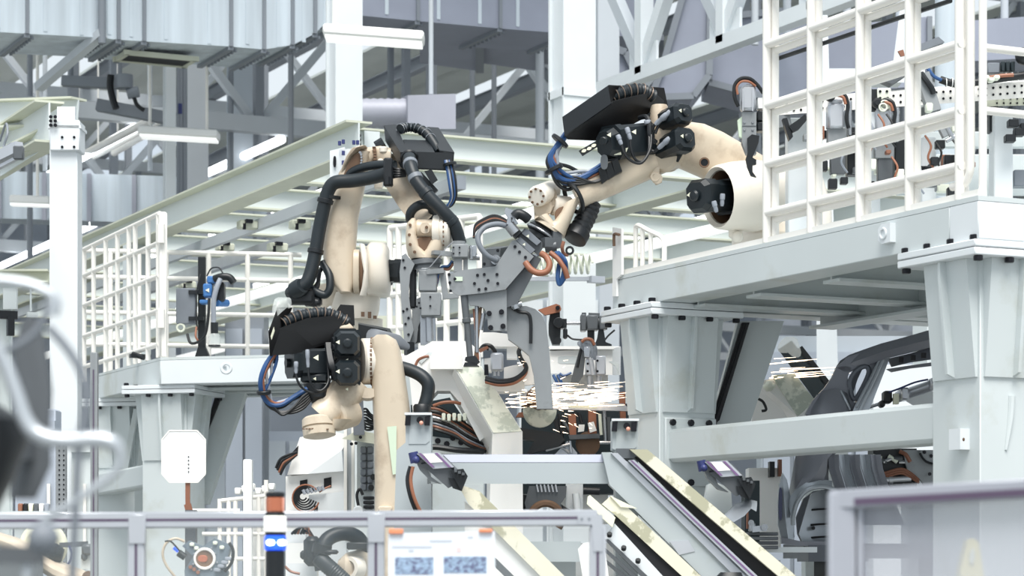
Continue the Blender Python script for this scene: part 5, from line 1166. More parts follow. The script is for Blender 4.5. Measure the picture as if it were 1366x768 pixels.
for pts in ([(758, 552), (768, 552), (769, 583), (760, 584)], [(785, 548), (795, 548), (796, 580), (785, 582)], [(826, 523), (834, 522), (835, 560), (828, 560)], [(692, 550), (704, 549), (706, 556), (688, 556)]):
    pz3('copper_block', pts, -.32, .08, 'cable_orange')
pz3('frame_plate', [(758, 580), (800, 578), (800, 584), (760, 586)], -.34, .08, 'gun_dark')
pz3('white_insert', [(772, 566), (780, 566), (779, 575), (771, 576)], -.35, .02, 'white'); pz3('white_insert', [(784, 564), (792, 562), (796, 574), (787, 577)], -.36, .02, 'white')
part('disc', 'robot_dark', wz, lambda mb: mb.lathe(f(784, 592, -.25), -FW, [(0, S * 16), (.03, S * 16), (.035, S * 12)], 22))
part('dark_machine', 'teal_dark', wz, lambda mb: (mb.box(f(770, 600, .1), (S * 150, .3, S * 120), (RT, FW, Z_)), mb.box(Vector((f(770, 747, .2).x, f(770, 747, .2).y, .8)), (.5, .3, 1.6), (RT, FW, Z_))))
for k, (x0, y0, x1, y1, m) in enumerate(((745, 552, 752, 596, 'cable_black'), (750, 560, 760, 575, 'gun_dark'), (772, 550, 776, 564, 'cable_black'), (800, 552, 802, 580, 'coil_white'), (806, 548, 808, 590, 'steel'), (812, 556, 813, 590, 'gun_dark'), (742, 590, 760, 604, 'car_panel'), (760, 588, 762, 604, 'steel'), (728, 600, 760, 592, 'steel'), (800, 590, 815, 590, 'steel'))):
    part('link_rod', m, wz, lambda mb: mb.cyl(f(x0, y0, -.3 - .01 * k), f(x1, y1, -.3 - .01 * k), S * 2.2, n=8))
pz3('guide_panel', [(740, 606), (757, 588), (770, 604), (768, 612)], -.36, .03, 'car_panel')
# below the cross beam: engine-bay like casting
pz3('ribbed_casting', [(706, 648), (756, 648), (755, 662), (748, 672), (750, 678), (735, 672), (715, 672), (704, 690), (700, 670)], -.5, .15, 'gun_dark')
for k in range(6): part('rib', 'alu', wz, lambda mb: mb.bar(f(716 + 5 * k, 646, -.51), f(718 + 5 * k, 656, -.51), .008, .02, up=FW))
part('tube', 'robot_dark', wz, lambda mb: mb.torus(f(728, 692, -.5), FW, S * 20, S * 5, 20, 8, PI * 1.0, PI * 2.2))
part('white_panel', 'paint_pale', wz, lambda mb: (mb.box(f(766, 664, -.35), (S * 22, .1, S * 36), (RT, FW, Z_)), mb.cyl(f(768, 658, -.45), f(771, 684, -.45), S * 5, n=12)))
part('dark_tube', 'black', wz, lambda mb: mb.cyl(f(778, 654, -.45), f(800, 655, -.45), S * 5, n=12))
part('hose', 'cable_black', wz, lambda mb: (mb.tube([f(744, 672, -.45), f(756, 680, -.45), f(768, 685, -.45), f(780, 694, -.45)], S * 2.4, 8), mb.tube([f(700, 660, -.4), f(698, 675, -.4), f(702, 690, -.4)], S * 4, 8)))

# ================================================================== sparks
mb = MB(); rnd = random.Random(3)
def streak(px, py, L, sl, d, w):
    a, b = at(px, py, d), at(px + L, py + L * sl, d + .1)
    mb.cyl(a, b, w, w * .3, n=4)
for i in range(125):
    x = 728 + 104 * rnd.random() ** 1.1; y = 527 + rnd.gauss(0, 8)
    if 505 < y < 545: streak(x - 20, y, 10 + 26 * rnd.random(), rnd.uniform(-.12, .02), 13.1 + rnd.random() * .3, .0010 + .0020 * rnd.random())
for i in range(60): streak(672 + 60 * rnd.random(), 518 + 26 * rnd.random(), 4 + 12 * rnd.random(), rnd.uniform(-.15, .1), 12.8, .001 + .003 * rnd.random())
for i in range(16): streak(690 + 70 * rnd.random(), 455 + 60 * rnd.random(), 2 + 5 * rnd.random(), rnd.uniform(-1, .2), 12.9, .001 + .002 * rnd.random())
for i in range(16): streak(735 + 60 * rnd.random(), 545 + 35 * rnd.random(), 2 + 7 * rnd.random(), rnd.uniform(0, .9), 13.1, .001 + .002 * rnd.random())
tag(finish(mb, 'welding_sparks', 'spark'), 'streaks of white-hot sparks flying from the weld in front of the white slab', 'sparks', kind='stuff')
mb = MB()
for i in range(16): streak(1022 + 40 * rnd.random(), 505 - 28 * rnd.random() ** 1.3, 18 + 60 * rnd.random(), rnd.uniform(-.12, -.03), 13.6, .0012 + .002 * rnd.random())
tag(finish(mb, 'welding_sparks', 'spark'), 'thin orange sparks flying past the roof of the dark car body', 'sparks', kind='stuff')
# ================================================================== dark car body under the platform
f = Px(12.7); S = f.m(1)
car = thing('car_body', 'dark grey unpainted car body shell with rear quarter and wheel arch under the platform', 'car', (f(1150, 700, .5).x, f(1150, 700, .5).y, 0))
def sheet(name, rows, m='car', th=.02, par=None, label=None):
    return part(name, m, par or car, lambda mb: grid_sheet(mb, [[f(*p) for p in r] for r in rows], FW, th), label)
# roof side rail sweeping up to the right
sheet('roof_rail', [[(1115, 491, .06), (1122, 480, .05), (1133, 473, .03), (1152, 466, 0), (1175, 458, -.08), (1205, 450, -.18), (1250, 437, -.34), (1300, 425, -.5)],
                    [(1118, 497, .02), (1127, 489, .01), (1140, 482, -.01), (1158, 476, -.04), (1180, 468, -.12), (1208, 461, -.22), (1250, 450, -.38), (1300, 440, -.54)],
                    [(1120, 502, .02), (1132, 497, .01), (1147, 490, 0), (1165, 484, -.03), (1185, 477, -.1), (1210, 471, -.2), (1250, 461, -.36), (1300, 452, -.52)]], 'car', .05)
sheet('roof_inner', [[(1185, 478, .05), (1215, 471, -.1), (1250, 460, -.3), (1300, 450, -.45)], [(1190, 489, .05), (1215, 483, -.1), (1250, 478, -.3), (1300, 470, -.45)]], 'car_inner', .03)
sheet('roof_edge', [[(1183, 492, .02), (1215, 487, -.12), (1250, 482, -.32), (1300, 476, -.48)], [(1190, 496, .03), (1215, 491, -.11), (1250, 487, -.31), (1300, 482, -.47)]], 'car', .03)
part('rail_holes', 'dark_gap', car, lambda mb: [mb.box(f(x, y, -.1 - (x - 1200) * .006), (S * 6, .02, S * 7), (RT, FW, Z_)) for x, y in ((1202, 480), (1218, 477), (1232, 474))], kind='stuff')
# quarter pillar with small window
def cz(name, pts, dd, th, m='car'): return part(name, m, car, lambda mb: mb.prism([f(x, y, dd) for x, y in pts], FW * th))
cz('quarter_pillar', [(1074, 553), (1084, 534), (1100, 517), (1110, 503), (1116, 490), (1126, 488), (1136, 490), (1131, 502), (1131, 518), (1136, 531), (1142, 540), (1136, 556)], .0, .05)
cz('pillar_bridge', [(1116, 490), (1130, 476), (1150, 470), (1180, 470), (1174, 484), (1160, 487), (1150, 486), (1138, 493), (1128, 496)], .0, .05)
part('quarter_window_frame', 'car_inner', car, lambda mb: mb.tube([f(1135, 520, -.01), f(1134, 508, -.01), f(1139, 498, -.01), f(1147, 491, -.01), f(1156, 489, -.01), f(1159, 497, -.01), f(1152, 514, -.01), f(1142, 531, -.01), f(1137, 529, -.01), f(1135, 520, -.01)], S * 3.4, 8))
cz('pillar_web', [(1160, 487), (1174, 480), (1182, 475), (1150, 548), (1136, 548), (1142, 535), (1153, 514)], -.005, .04)
cz('window_inner', [(1134, 505), (1146, 490), (1152, 489), (1144, 506), (1138, 524)], .05, .03, 'car_inner')
cp = sheet('door_pillar', [[(1172, 478, -.03), (1180, 474, -.03), (1187, 477, -.03)], [(1158, 508, -.05), (1168, 504, -.06), (1175, 508, -.05)], [(1140, 542, -.06), (1150, 544, -.07), (1160, 546, -.06)], [(1130, 565, -.06), (1142, 565, -.07), (1152, 566, -.06)]], 'car_panel', .03)
part('pillar_flange', 'car_panel', cp, lambda mb: (mb.tube([f(1180, 475, -.06), f(1166, 506, -.08), f(1148, 544, -.09), f(1140, 562, -.09)], S * 2, 6), mb.tube([f(1174, 478, -.05), f(1160, 508, -.07), f(1142, 543, -.08)], S * 1.4, 6)))
sheet('quarter_panel', [[(1090, 526, .02), (1103, 520, -.03), (1116, 518, -.05), (1124, 521, -.05), (1130, 524, -.02)], [(1078, 546, .02), (1096, 542, -.06), (1114, 541, -.08), (1129, 542, -.08), (1136, 546, -.04)],
                        [(1068, 580, .05), (1090, 578, -.08), (1112, 578, -.11), (1133, 578, -.11), (1145, 580, -.06)], [(1060, 615, .06), (1082, 612, -.08), (1100, 612, -.12), (1104, 612, -.11), (1106, 612, -.08)],
                        [(1056, 640, .08), (1072, 634, -.05), (1090, 630, -.1), (1102, 632, -.1), (1105, 634, -.06)], [(1050, 670, .1), (1060, 655, -.02), (1080, 643, -.07), (1098, 642, -.08), (1106, 646, -.05)]], 'car', .02)
part('pressed_line', 'car_panel', car, lambda mb: mb.tube([f(1122, 521, -.055), f(1129, 535, -.08), f(1134, 546, -.06)], S * 1.6, 6))
# door aperture flanges
for k in range(5):
    x = 1105 + 14 * k
    sheet('door_jamb', [[(x, 606, -.10 + .03 * (k % 2)), (x + 7, 606, -.06), (x + 14, 606, -.1 + .03 * ((k + 1) % 2))], [(x + 1, 625, -.10 + .03 * (k % 2)), (x + 9, 625, -.06), (x + 17, 625, -.1 + .03 * ((k + 1) % 2))], [(x + 10, 655, -.1 + .03 * (k % 2)), (x + 18, 655, -.06), (x + 27, 655, -.1 + .03 * ((k + 1) % 2))], [(x + 28, 700, -.1), (x + 36, 700, -.06), (x + 46, 700, -.1)]], ['car', 'car_panel'][k % 2], .02)
# wheel arch
part('wheel_arch_lip', 'car_panel', car, lambda mb: mb.tube([f(1058, 700, -.05), f(1058, 688, -.06), f(1064, 668, -.08), f(1076, 654, -.1), f(1092, 649, -.11), f(1108, 651, -.11), f(1124, 660, -.1)], S * 3.2, 8))
sheet('arch_skirt', [[(1050, 668, .0), (1060, 654, -.03), (1076, 643, -.06), (1094, 639, -.08), (1110, 641, -.08)], [(1056, 690, -.03), (1063, 668, -.05), (1077, 654, -.08), (1093, 649, -.1), (1110, 651, -.1)]], 'car_panel', .02)
sheet('wheel_house', [[(1072, 665, .12), (1085, 655, .16), (1105, 652, .18), (1125, 655, .18)], [(1062, 690, .1), (1080, 688, .18), (1105, 690, .2), (1125, 690, .2)], [(1064, 712, .1), (1082, 722, .16), (1105, 724, .18), (1125, 724, .18)], [(1075, 735, .1), (1085, 740, .1), (1105, 742, .12), (1125, 742, .12)]], 'car_inner', .03)
sheet('inner_liner', [[(1082, 658, .0), (1096, 653, .02), (1115, 655, .04)], [(1072, 690, .0), (1092, 690, .04), (1115, 690, .06)], [(1066, 712, -.02), (1090, 716, .04), (1115, 716, .06)], [(1070, 722, -.02), (1090, 726, .02), (1115, 726, .04)]], 'car_panel', .02)
for y in (680, 700, 717): part('pressed_rib', 'dark_gap', car, lambda mb: mb.tube([f(1082, y, .02), f(1094, y - 1, .0), f(1112, y - 2, .0)], S * 1.5, 6))
part('liner_hole', 'dark_gap', car, lambda mb: mb.cyl(f(1085, 704, .02), f(1085, 704, -.01), S * 2.6, n=10))
tl_ = sheet('tail_panel', [[(1040, 646, .0), (1044, 630, .0), (1050, 640, .0)], [(1038, 670, .0), (1046, 665, -.02), (1054, 660, .0)], [(1038, 700, .0), (1048, 695, -.02), (1056, 684, .0)], [(1042, 716, .0), (1052, 722, -.02), (1060, 716, .0)]], 'car_panel', .03)
part('tail_lamp_opening', 'tail_glass', tl_, lambda mb: mb.sell([(f(1041, 672, -.02), RT * S * 2.5, Z_ * S * 22, 3), (f(1041, 672, .0), RT * S * 2.5, Z_ * S * 22, 3)], 16))
sheet('rear_sill', [[(1042, 716, -.02), (1070, 722, -.04), (1125, 722, -.04)], [(1043, 725, -.02), (1069, 728, -.04), (1125, 728, -.04)], ], 'car', .05)
part('underbody', 'car_inner', car, lambda mb: (mb.box(f(1110, 738, .2), (S * 80, .5, S * 22), (RT, FW, Z_)),))
part('floor_pan', 'car_inner', car, lambda mb: mb.box(f(1200, 735, .7), (1.2, .9, .08), (RT, FW, Z_)))
part('body_stand', 'black', car, lambda mb: (mb.box(Vector((f(1120, 747, .35).x, f(1120, 747, .35).y, .86)), (.2, .2, 1.72)), mb.box(Vector((f(1260, 747, .35).x, f(1260, 747, .35).y, .86)), (.2, .2, 1.72))))
# things seen around it
t = thing('dark_slide_unit', 'dark slanted linear slide with plastic wrapped end beyond the car roof', 'slide unit', f(1085, 520, 1.3))
part('rail', 'teal_dark', t, lambda mb: mb.hexa([f(1038, 466, 1.3), f(1056, 454, 1.3), f(1108, 520, 1.3), f(1086, 532, 1.3)], [f(1038, 466, 1.45), f(1056, 454, 1.45), f(1108, 520, 1.45), f(1086, 532, 1.45)]))
part('side_rail', 'black', t, lambda mb: mb.hexa([f(1063, 466, 1.3), f(1070, 461, 1.3), f(1112, 515, 1.3), f(1104, 520, 1.3)], [f(1063, 466, 1.4), f(1070, 461, 1.4), f(1112, 515, 1.4), f(1104, 520, 1.4)]))
part('wrap', 'clear', t, lambda mb: mb.sell([(f(1046, 464, 1.25), RT * .04, Z_ * .03), (f(1054, 458, 1.25), RT * .05, Z_ * .04), (f(1062, 470, 1.25), RT * .03, Z_ * .03)], 10))
part('support', 'paint', t, lambda mb: mb.box(Vector((f(1100, 520, 1.5).x, f(1100, 520, 1.5).y, 1.2)), (.25, .2, 2.4), (RT, FW, Z_)))
t = thing('body_fixture', 'white angular fixture with dusty sloped top behind the leg brace beside the car', 'fixture', (f(1030, 600, .9).x, f(1030, 600, .9).y, 0))
part('sloped_beam', 'white', t, lambda mb: mb.hexa([f(1012, 508, .9), f(1058, 500, .95), f(1084, 553, .95), f(1066, 557, .9)], [f(1012, 530, 1.15), f(1058, 510, 1.15), f(1084, 600, 1.15), f(1050, 600, 1.15)]))
part('dusty_top', 'white_dusty', t, lambda mb: mb.hexa([f(1030, 500, .9), f(1060, 498, .93), f(1086, 532, .93), f(1064, 556, .9)], [f(1030, 502, .92), f(1060, 500, .95), f(1086, 534, .95), f(1064, 558, .92)]))
part('body', 'white', t, lambda mb: (mb.prism([f(x, y, 1.0) for x, y in ((1005, 520), (1030, 505), (1062, 556), (1050, 562), (1003, 562))], FW * .2), mb.box(f(1018, 680, 1.1), (S * 46, .2, S * 120), (RT, FW, Z_)), mb.box(Vector((f(1018, 747, 1.1).x, f(1018, 747, 1.1).y, .85)), (S * 44, .2, 1.7), (RT, FW, Z_))))
part('wrapped_part', 'coil_white', t, lambda mb: mb.box(f(1026, 515, .9), (S * 16, .1, S * 14), (RT, FW, Z_), .02))
part('cable', 'cable_black', t, lambda mb: mb.tube([f(1012, 532, .85), f(1018, 536, .84), f(1022, 546, .84), f(1016, 548, .84)], S * 2, 8))
part('small_bracket', 'black', t, lambda mb: (mb.box(f(1020, 630, .95), (S * 8, .1, S * 16), (RT, FW, Z_)), mb.box(f(1030, 630, .95), (S * 6, .1, S * 24), (RT, FW, Z_)), mb.use(1), mb.box(f(1038, 626, .93), (S * 6, .06, S * 24), (RT, FW, Z_)))[0] if False else (mb.box(f(1029, 626, .95), (S * 7, .1, S * 22), (RT, FW, Z_))))
part('copper_strip', 'copper', t, lambda mb: mb.box(f(1040, 624, .95), (S * 5, .06, S * 24), (RT, FW, Z_)))
t = thing('pneumatic_arm', 'silver pneumatic cylinder arm slanting up inside the car door opening', 'cylinder', f(1200, 545, 1.0))
part('cylinder', 'alu', t, lambda mb: (mb.cyl(f(1196, 530, .9), f(1243, 514, .8), S * 8, n=16, ch=.006), mb.box(f(1205, 526, .88), (S * 12, .14, S * 18), (RT, FW, Z_), .01), mb.box(f(1243, 513, .8), (S * 8, .14, S * 18), (RT, FW, Z_), .01)))
part('piston', 'steel', t, lambda mb: mb.cyl(f(1150, 546, 1.0), f(1196, 531, .9), S * 2.6, n=10))
part('knuckle', 'black', t, lambda mb: (mb.box(f(1183, 530, .9), (S * 12, .1, S * 18), (RT, FW, Z_), .01), mb.box(f(1176, 539, .9), (S * 8, .08, S * 10), (RT, FW, Z_), .01)))
part('block', 'label_white', t, lambda mb: mb.box(f(1195, 532, .84), (S * 7, .05, S * 15), (RT, FW, Z_)))
part('air_line', 'navy', t, lambda mb: mb.tube([f(1186, 523, .85), f(1200, 518, .82), f(1220, 510, .8), f(1238, 506, .78)], S * 1.4, 6))
part('support', 'paint_pale', t, lambda mb: (mb.hexa([f(1207, 534, 1.1), f(1238, 522, 1.1), f(1250, 522, 1.1), f(1250, 560, 1.1)], [f(1207, 534, 1.4), f(1238, 522, 1.4), f(1250, 522, 1.4), f(1250, 560, 1.4)]), mb.box(Vector((f(1235, 560, 1.3).x, f(1235, 560, 1.3).y, 1.15)), (.25, .25, 2.3), (RT, FW, Z_))))
t = thing('weld_head_unit', 'grey plate with copper hoses and black valves inside the lower door opening', 'tool head', f(1215, 660, .2))
part('plate', 'gun', t, lambda mb: mb.prism([f(x, y, .35) for x, y in ((1205, 600), (1260, 600), (1260, 650), (1235, 650), (1228, 640), (1212, 632), (1208, 618))], FW * .03))
part('cover_plate', 'gun', t, lambda mb: mb.prism([f(x, y, .32) for x, y in ((1228, 600), (1260, 600), (1260, 622), (1236, 614), (1228, 606))], FW * .02))
for x, y in ((1233, 603), (1242, 608), (1240, 632)): bolt(t, f(x, y, .32), -FW, S * 2.4, .01)
part('plate_edge', 'black', t, lambda mb: mb.tube([f(1227, 604, .31), f(1236, 616, .31), f(1258, 622, .31), f(1262, 636, .31)], S * 1.6, 6))
part('dark_body', 'black', t, lambda mb: mb.box(f(1190, 628, .5), (S * 60, .2, S * 60), (RT, FW, Z_)))
for k in range(3): part('copper_hose', 'copper', t, lambda mb: mb.tube([f(1170, 634 + 3 * k, .38), f(1185, 629 + 3 * k, .36), f(1202, 625 + 3 * k, .35), f(1214, 630 + 3 * k, .35), f(1226, 640 + 2 * k, .34)], S * 1.8, 7))
part('copper_hose', 'copper', t, lambda mb: mb.tube([f(1200, 602, .36), f(1208, 606, .35), f(1214, 616, .35)], S * 3, 7))
for k in range(6): part('valve', ['coil_white', 'gun_dark', 'steel'][k % 3], t, lambda mb: mb.cyl(f(1164 + 7 * k, 608 + (k % 3) * 4, .37), f(1176 + 7 * k, 611 + (k % 2) * 5, .37), S * 3, n=8))
part('cylinder', 'alu', t, lambda mb: (mb.cyl(f(1166, 641, .36), f(1215, 638, .36), S * 4, n=12), mb.cyl(f(1186, 640, .36), f(1191, 640, .36), S * 5, n=12)))

# ================================================================== gripper station behind the right railing
f = Px(12.2); S = f.m(1)
gs = thing('gripper_station', 'perforated white rail carrying cylinders, clamps and cables behind the grid railing', 'gripper', (f(1200, 250, .2).x, f(1200, 250, .2).y, ZP))
def bx(name, m, x0, y0, x1, y1, dd, th, ch=.004, par=None): return part(name, m, par or gs, lambda mb: mb.box(f((x0 + x1) / 2, (y0 + y1) / 2, dd + th / 2), (S * abs(x1 - x0), th, S * abs(y1 - y0)), (RT, FW, Z_), ch))
pb = part('perforated_rail', 'rail_white', gs, lambda mb: mb.hexa([f(1030, 135, .1), f(1400, 106, .1), f(1400, 128, .1), f(1030, 154, .1)], [f(1030, 133, .2), f(1400, 104, .2), f(1400, 128, .2), f(1030, 154, .2)]))
part('rail_holes', 'bolt', pb, lambda mb: [mb.cyl(f(1040 + 9.5 * i, 139.5 + 9 * j - .078 * 9.5 * i, .101), f(1040 + 9.5 * i, 139.5 + 9 * j - .078 * 9.5 * i, .095), S * 1.7, n=8) for i in range(37) for j in (0, 1)], kind='stuff')
p2 = part('perforated_rail', 'flange_paint', gs, lambda mb: mb.hexa([f(1310, 128, .25), f(1400, 124, .25), f(1400, 140, .25), f(1310, 142, .25)], [f(1310, 128, .3), f(1400, 124, .3), f(1400, 140, .3), f(1310, 142, .3)]))
part('rail_holes', 'bolt', p2, lambda mb: [mb.cyl(f(1330 + 9 * i, 131.5 + 6 * j - .03 * i, .25), f(1330 + 9 * i, 131.5 + 6 * j, .245), S * 1.4, n=8) for i in range(7) for j in (0, 1)], kind='stuff')
for x0, x1, y0, m in ((1049, 1076, 160, 'paint_pale'), (1226, 1246, 186, 'paint_pale'), (1083, 1095, 215, 'paint_pale'), (1150, 1172, 160, 'paint_pale'), (1322, 1348, 155, 'paint_pale')):
    part('support_post', m, gs, lambda mb: mb.box(Vector((f((x0 + x1) / 2, 200, .3).x, f((x0 + x1) / 2, 200, .3).y, ZP + ((HOR - y0) / FPX * 12.5 + 1.7 - ZP) / 2)), (S * (x1 - x0), .14, (HOR - y0) / FPX * 12.5 + 1.7 - ZP), (RT, FW, Z_), .006))
bx('long_panel', 'paint', 1190, 176, 1400, 198, .5, .05)
bx('long_panel', 'paint', 1190, 205, 1400, 262, .7, .05)
# cylinder heads
for x, y in ((1103, 141), (1166, 150)):
    part('air_cylinder', 'alu', gs, lambda mb: (mb.box(f(x + 11, y + 15, .02), (S * 22, .1, S * 34), (RT, FW, Z_), .012), mb.box(f(x + 11, y - 4, .02), (S * 18, .08, S * 6), (RT, FW, Z_), .006)))
    bx('clamp_plate', 'gun', x, y + 31, x + 26, y + 62, 0, .05)
    bx('clamp_plate', 'gun_dark', x + 4, y + 62, x + 24, y + 92, .01, .05)
    bx('dark_slide', 'black', x + 26, y + 30, x + 40, y + 94, .06, .08)
    bx('stainless_bar', 'steel', x + 28, y - 6, x + 33, y + 40, -.01, .04)
    part('hose', 'cable_black', gs, lambda mb: mb.tube([f(x + 6, y - 8, -.02), f(x + 14, y - 17, -.04), f(x + 24, y - 14, -.05), f(x + 28, y, -.05), f(x + 26, y + 16, -.05), f(x + 29, y + 30, -.04)], S * 2.6, 8))
    part('hose', 'cable_orange', gs, lambda mb: mb.tube([f(x + 14, y - 14, -.05), f(x + 22, y - 11, -.06), f(x + 25, y - 2, -.06)], S * 2, 8))
    part('round_valve', 'black', gs, lambda mb: mb.lathe(f(x + 4, y - 12, -.03), -FW, [(0, S * 7), (.02, S * 7), (.022, S * 4), (.03, S * 4)], 14))
vp = bx('valve_panel', 'coil_white', 1170, 118, 1188, 148, -.02, .03)
for x, y in ((1174, 122), (1183, 122), (1174, 131), (1184, 131), (1184, 144)): bolt(vp, f(x, y, -.02), -FW, S * 1.8, .006)
part('hose_coil', 'coil_white', vp, lambda mb: (mb.torus(f(1180, 140, -.05), FW, S * 6, S * 1.2, 16, 6), mb.torus(f(1178, 143, -.06), FW, S * 5, S * 1.2, 16, 6)))
bx('lower_panel', 'paint_pale', 1160, 150, 1188, 172, -.01, .03)
bx('black_block', 'black', 1160, 120, 1169, 148, 0, .06)
rnd = random.Random(11)
for k in range(54):
    x = 1060 + 235 * rnd.random(); y = 160 + 92 * rnd.random() ** .7; w = 6 + 12 * rnd.random(); h_ = 5 + 14 * rnd.random()
    if 1040 < x < 1080 and rnd.random() < .7: continue
    bx('clamp_piece', rnd.choice(['black', 'black', 'gun_dark', 'gun', 'coil_white', 'copper']), x, y, x + w, y + h_, -.1 + .25 * rnd.random(), .05)
for k in range(14):
    x = 1090 + 190 * rnd.random(); y = 150 + 70 * rnd.random()
    part('cable', rnd.choice(['cable_black', 'cable_black', 'cable_orange', 'cable_grey']), gs, lambda mb: mb.tube([f(x, y, -.08), f(x + 8, y + 14, -.1), f(x + 4, y + 30, -.09), f(x + 12, y + 44, -.06)], S * 1.5, 6))
part('black_jaw', 'black', gs, lambda mb: mb.prism([f(x, y, -.04) for x, y in ((1044, 158), (1050, 157), (1058, 182), (1053, 187), (1048, 172))], FW * .05))
part('black_jaw', 'black', gs, lambda mb: mb.prism([f(x, y, -.05) for x, y in ((1052, 168), (1064, 160), (1074, 152), (1078, 158), (1066, 172), (1058, 176))], FW * .04))
for a, b in (((1232, 108), (1252, 150)),):
    part('slanted_cylinder', 'gun', gs, lambda mb: (mb.bar(f(1230, 100, -.1), f(1246, 150, -.12), S * 17, .07, up=FW), mb.bar(f(1244, 146, -.12), f(1262, 182, -.12), S * 9, .05, up=FW)))
part('piston_rod', 'steel', gs, lambda mb: (mb.cyl(f(1252, 150, -.14), f(1272, 186, -.14), S * 3.4, n=12), mb.cyl(f(1262, 188, -.14), f(1277, 180, -.14), S * 3, n=10)))
part('black_guard', 'black', gs, lambda mb: mb.tube([f(1229, 98, -.14), f(1236, 108, -.16), f(1243, 118, -.16), f(1245, 124, -.15)], S * 4, 8))
part('small_clamp', 'coil_white', gs, lambda mb: mb.box(f(1239, 144, -.2), (S * 9, .05, S * 12), (RT, FW, Z_), .006))
part('blue_hose', 'cable_blue', gs, lambda mb: mb.tube([f(1230, 85, .05), f(1238, 92, .03), f(1246, 102, .02), f(1256, 107, .02)], S * 2.4, 8))
part('cable_run', 'cable_black', gs, lambda mb: mb.tube([f(1254, 106, .04), f(1275, 112, .04), f(1300, 110, .04), f(1340, 104, .02), f(1380, 98, .0)], S * 5, 10))
part('cable_run', 'cable_orange', gs, lambda mb: mb.tube([f(1316, 104, .0), f(1335, 101, -.01), f(1352, 100, -.01)], S * 2.6, 8))
part('tie_wraps', 'white', gs, lambda mb: [mb.torus(f(x, 108 - (x - 1290) * .09, .03), RT, S * 5.6, S * .7, 12, 5) for x in (1262, 1270, 1278, 1342, 1350, 1358)], kind='stuff')
part('terminal_box', 'hose_grey', gs, lambda mb: mb.box(f(1324, 92, .05), (S * 16, .06, S * 14), (RT, FW, Z_), .004))
for k in range(3): bx('relay', 'teal_dark', 1334 + 6.5 * k, 83, 1339.5 + 6.5 * k, 97, .03, .06)
part('black_dome', 'black', gs, lambda mb: mb.sph(f(1366, 75, .0), S * 12, 14, 8))
part('connector_knot', 'coil_white', gs, lambda mb: [mb.box(f(1315 + 7 * i, 104 + 3 * (i % 2), -.04), (S * 8, .05, S * 6), (RT, FW, Z_), .006) for i in range(3)])
bx('white_cover', 'white', 1198, 84, 1232, 102, .1, .1)
part('copper_tab', 'copper', gs, lambda mb: mb.prism([f(x, y, .05) for x, y in ((1198, 68), (1205, 66), (1207, 74), (1202, 75))], FW * .02))
part('hood', 'gun_dark', gs, lambda mb: mb.prism([f(x, y, .1) for x, y in ((1172, 104), (1210, 88), (1214, 96), (1190, 112))], FW * .1))
part('elbow_hood', 'hose_grey', gs, lambda mb: mb.prism([f(x, y, .2) for x, y in ((1224, 60), (1252, 49), (1260, 56), (1228, 68))], FW * .12))
for k, (x, y) in enumerate(((1344, 160), (1352, 172), (1340, 180), (1360, 165))): bx('black_jaw', 'black', x, y, x + 14, y + 10, .1, .06)
bx('grey_box', 'hose_grey', 1350, 228, 1375, 250, .3, .1)
bx('dark_rack', 'black', 1318, 128, 1330, 178, .28, .08)
part('cable', 'cable_black', gs, lambda mb: mb.tube([f(1344, 200, .25), f(1346, 225, .25), f(1342, 258, .25)], S * 1.4, 6))
# vertical pale spiral duct behind
sd = thing('spiral_duct', 'pale ribbed vertical air duct behind the gripper station', 'air duct', (at(1262, 300, 14.5).x, at(1262, 300, 14.5).y, 0))
part('duct', 'galv', sd, lambda mb: mb.corrugated([at(1263, -20, 14.5), at(1263, 150, 14.5), at(1263, 1121, 14.5)], 16 * 14.5 / FPX, .022, .03, 18))
# single gripper head left of the railing
gh = thing('gripper_tool', 'grey air cylinder gripper head with black hook jaw in front of the robot arm', 'gripper', f(1000, 235, -.1))
part('cylinder', 'alu', gh, lambda mb: (mb.box(f(997.5, 132, 0), (S * 20, .09, S * 34), (RT, FW, Z_), .014), mb.cyl(f(998, 113, 0), f(998, 116, 0), S * 5, n=12), mb.bar(f(991, 118, -.048), f(991, 148, -.048), .006, .008, up=FW), mb.bar(f(1004, 118, -.048), f(1004, 148, -.048), .006, .008, up=FW)))
pl_ = part('plate', 'gun', gh, lambda mb: (mb.prism([f(x, y, -.02) for x, y in ((990, 149), (1009, 149), (1009, 205), (996, 205), (990, 190))], FW * .06)))
for x, y in ((993, 163), (1004, 163), (993, 173), (1004, 173)): bolt(pl_, f(x, y, -.02), -FW, S * 1.8, .006, 'steel')
part('seam', 'gun_dark', pl_, lambda mb: mb.box(f(999.5, 168, -.021), (S * 19, .004, S * .8), (RT, FW, Z_)))
part('pale_tag', 'label_green', gh, lambda mb: mb.prism([f(x, y, -.01) for x, y in ((984, 160), (990, 155), (990, 184), (986, 182))], FW * .03))
part('hook_jaw', 'black', gh, lambda mb: mb.prism([f(x, y, -.06) for x, y in ((997, 184), (1003, 179), (1013, 181), (1012, 190), (1004, 210), (1009, 213), (1009, 219), (1004, 220), (1004, 229), (1009, 236), (1002, 234), (997, 222), (995, 212), (998, 202))], FW * .03))
part('valve_stack', 'black', gh, lambda mb: (mb.box(f(1015, 156, .02), (S * 12, .08, S * 14), (RT, FW, Z_), .006), mb.box(f(1015, 170, .02), (S * 12, .08, S * 12), (RT, FW, Z_), .006)))
part('white_block', 'white', gh, lambda mb: mb.box(f(1018, 139, .02), (S * 16, .06, S * 15), (RT, FW, Z_), .004))
part('hose', 'cable_black', gh, lambda mb: mb.tube([f(985, 142, -.03), f(980, 130, -.04), f(980, 114, -.04), f(988, 105, -.04), f(1000, 105, -.04), f(1010, 113, -.03), f(1018, 124, -.02)], S * 2.6, 8))
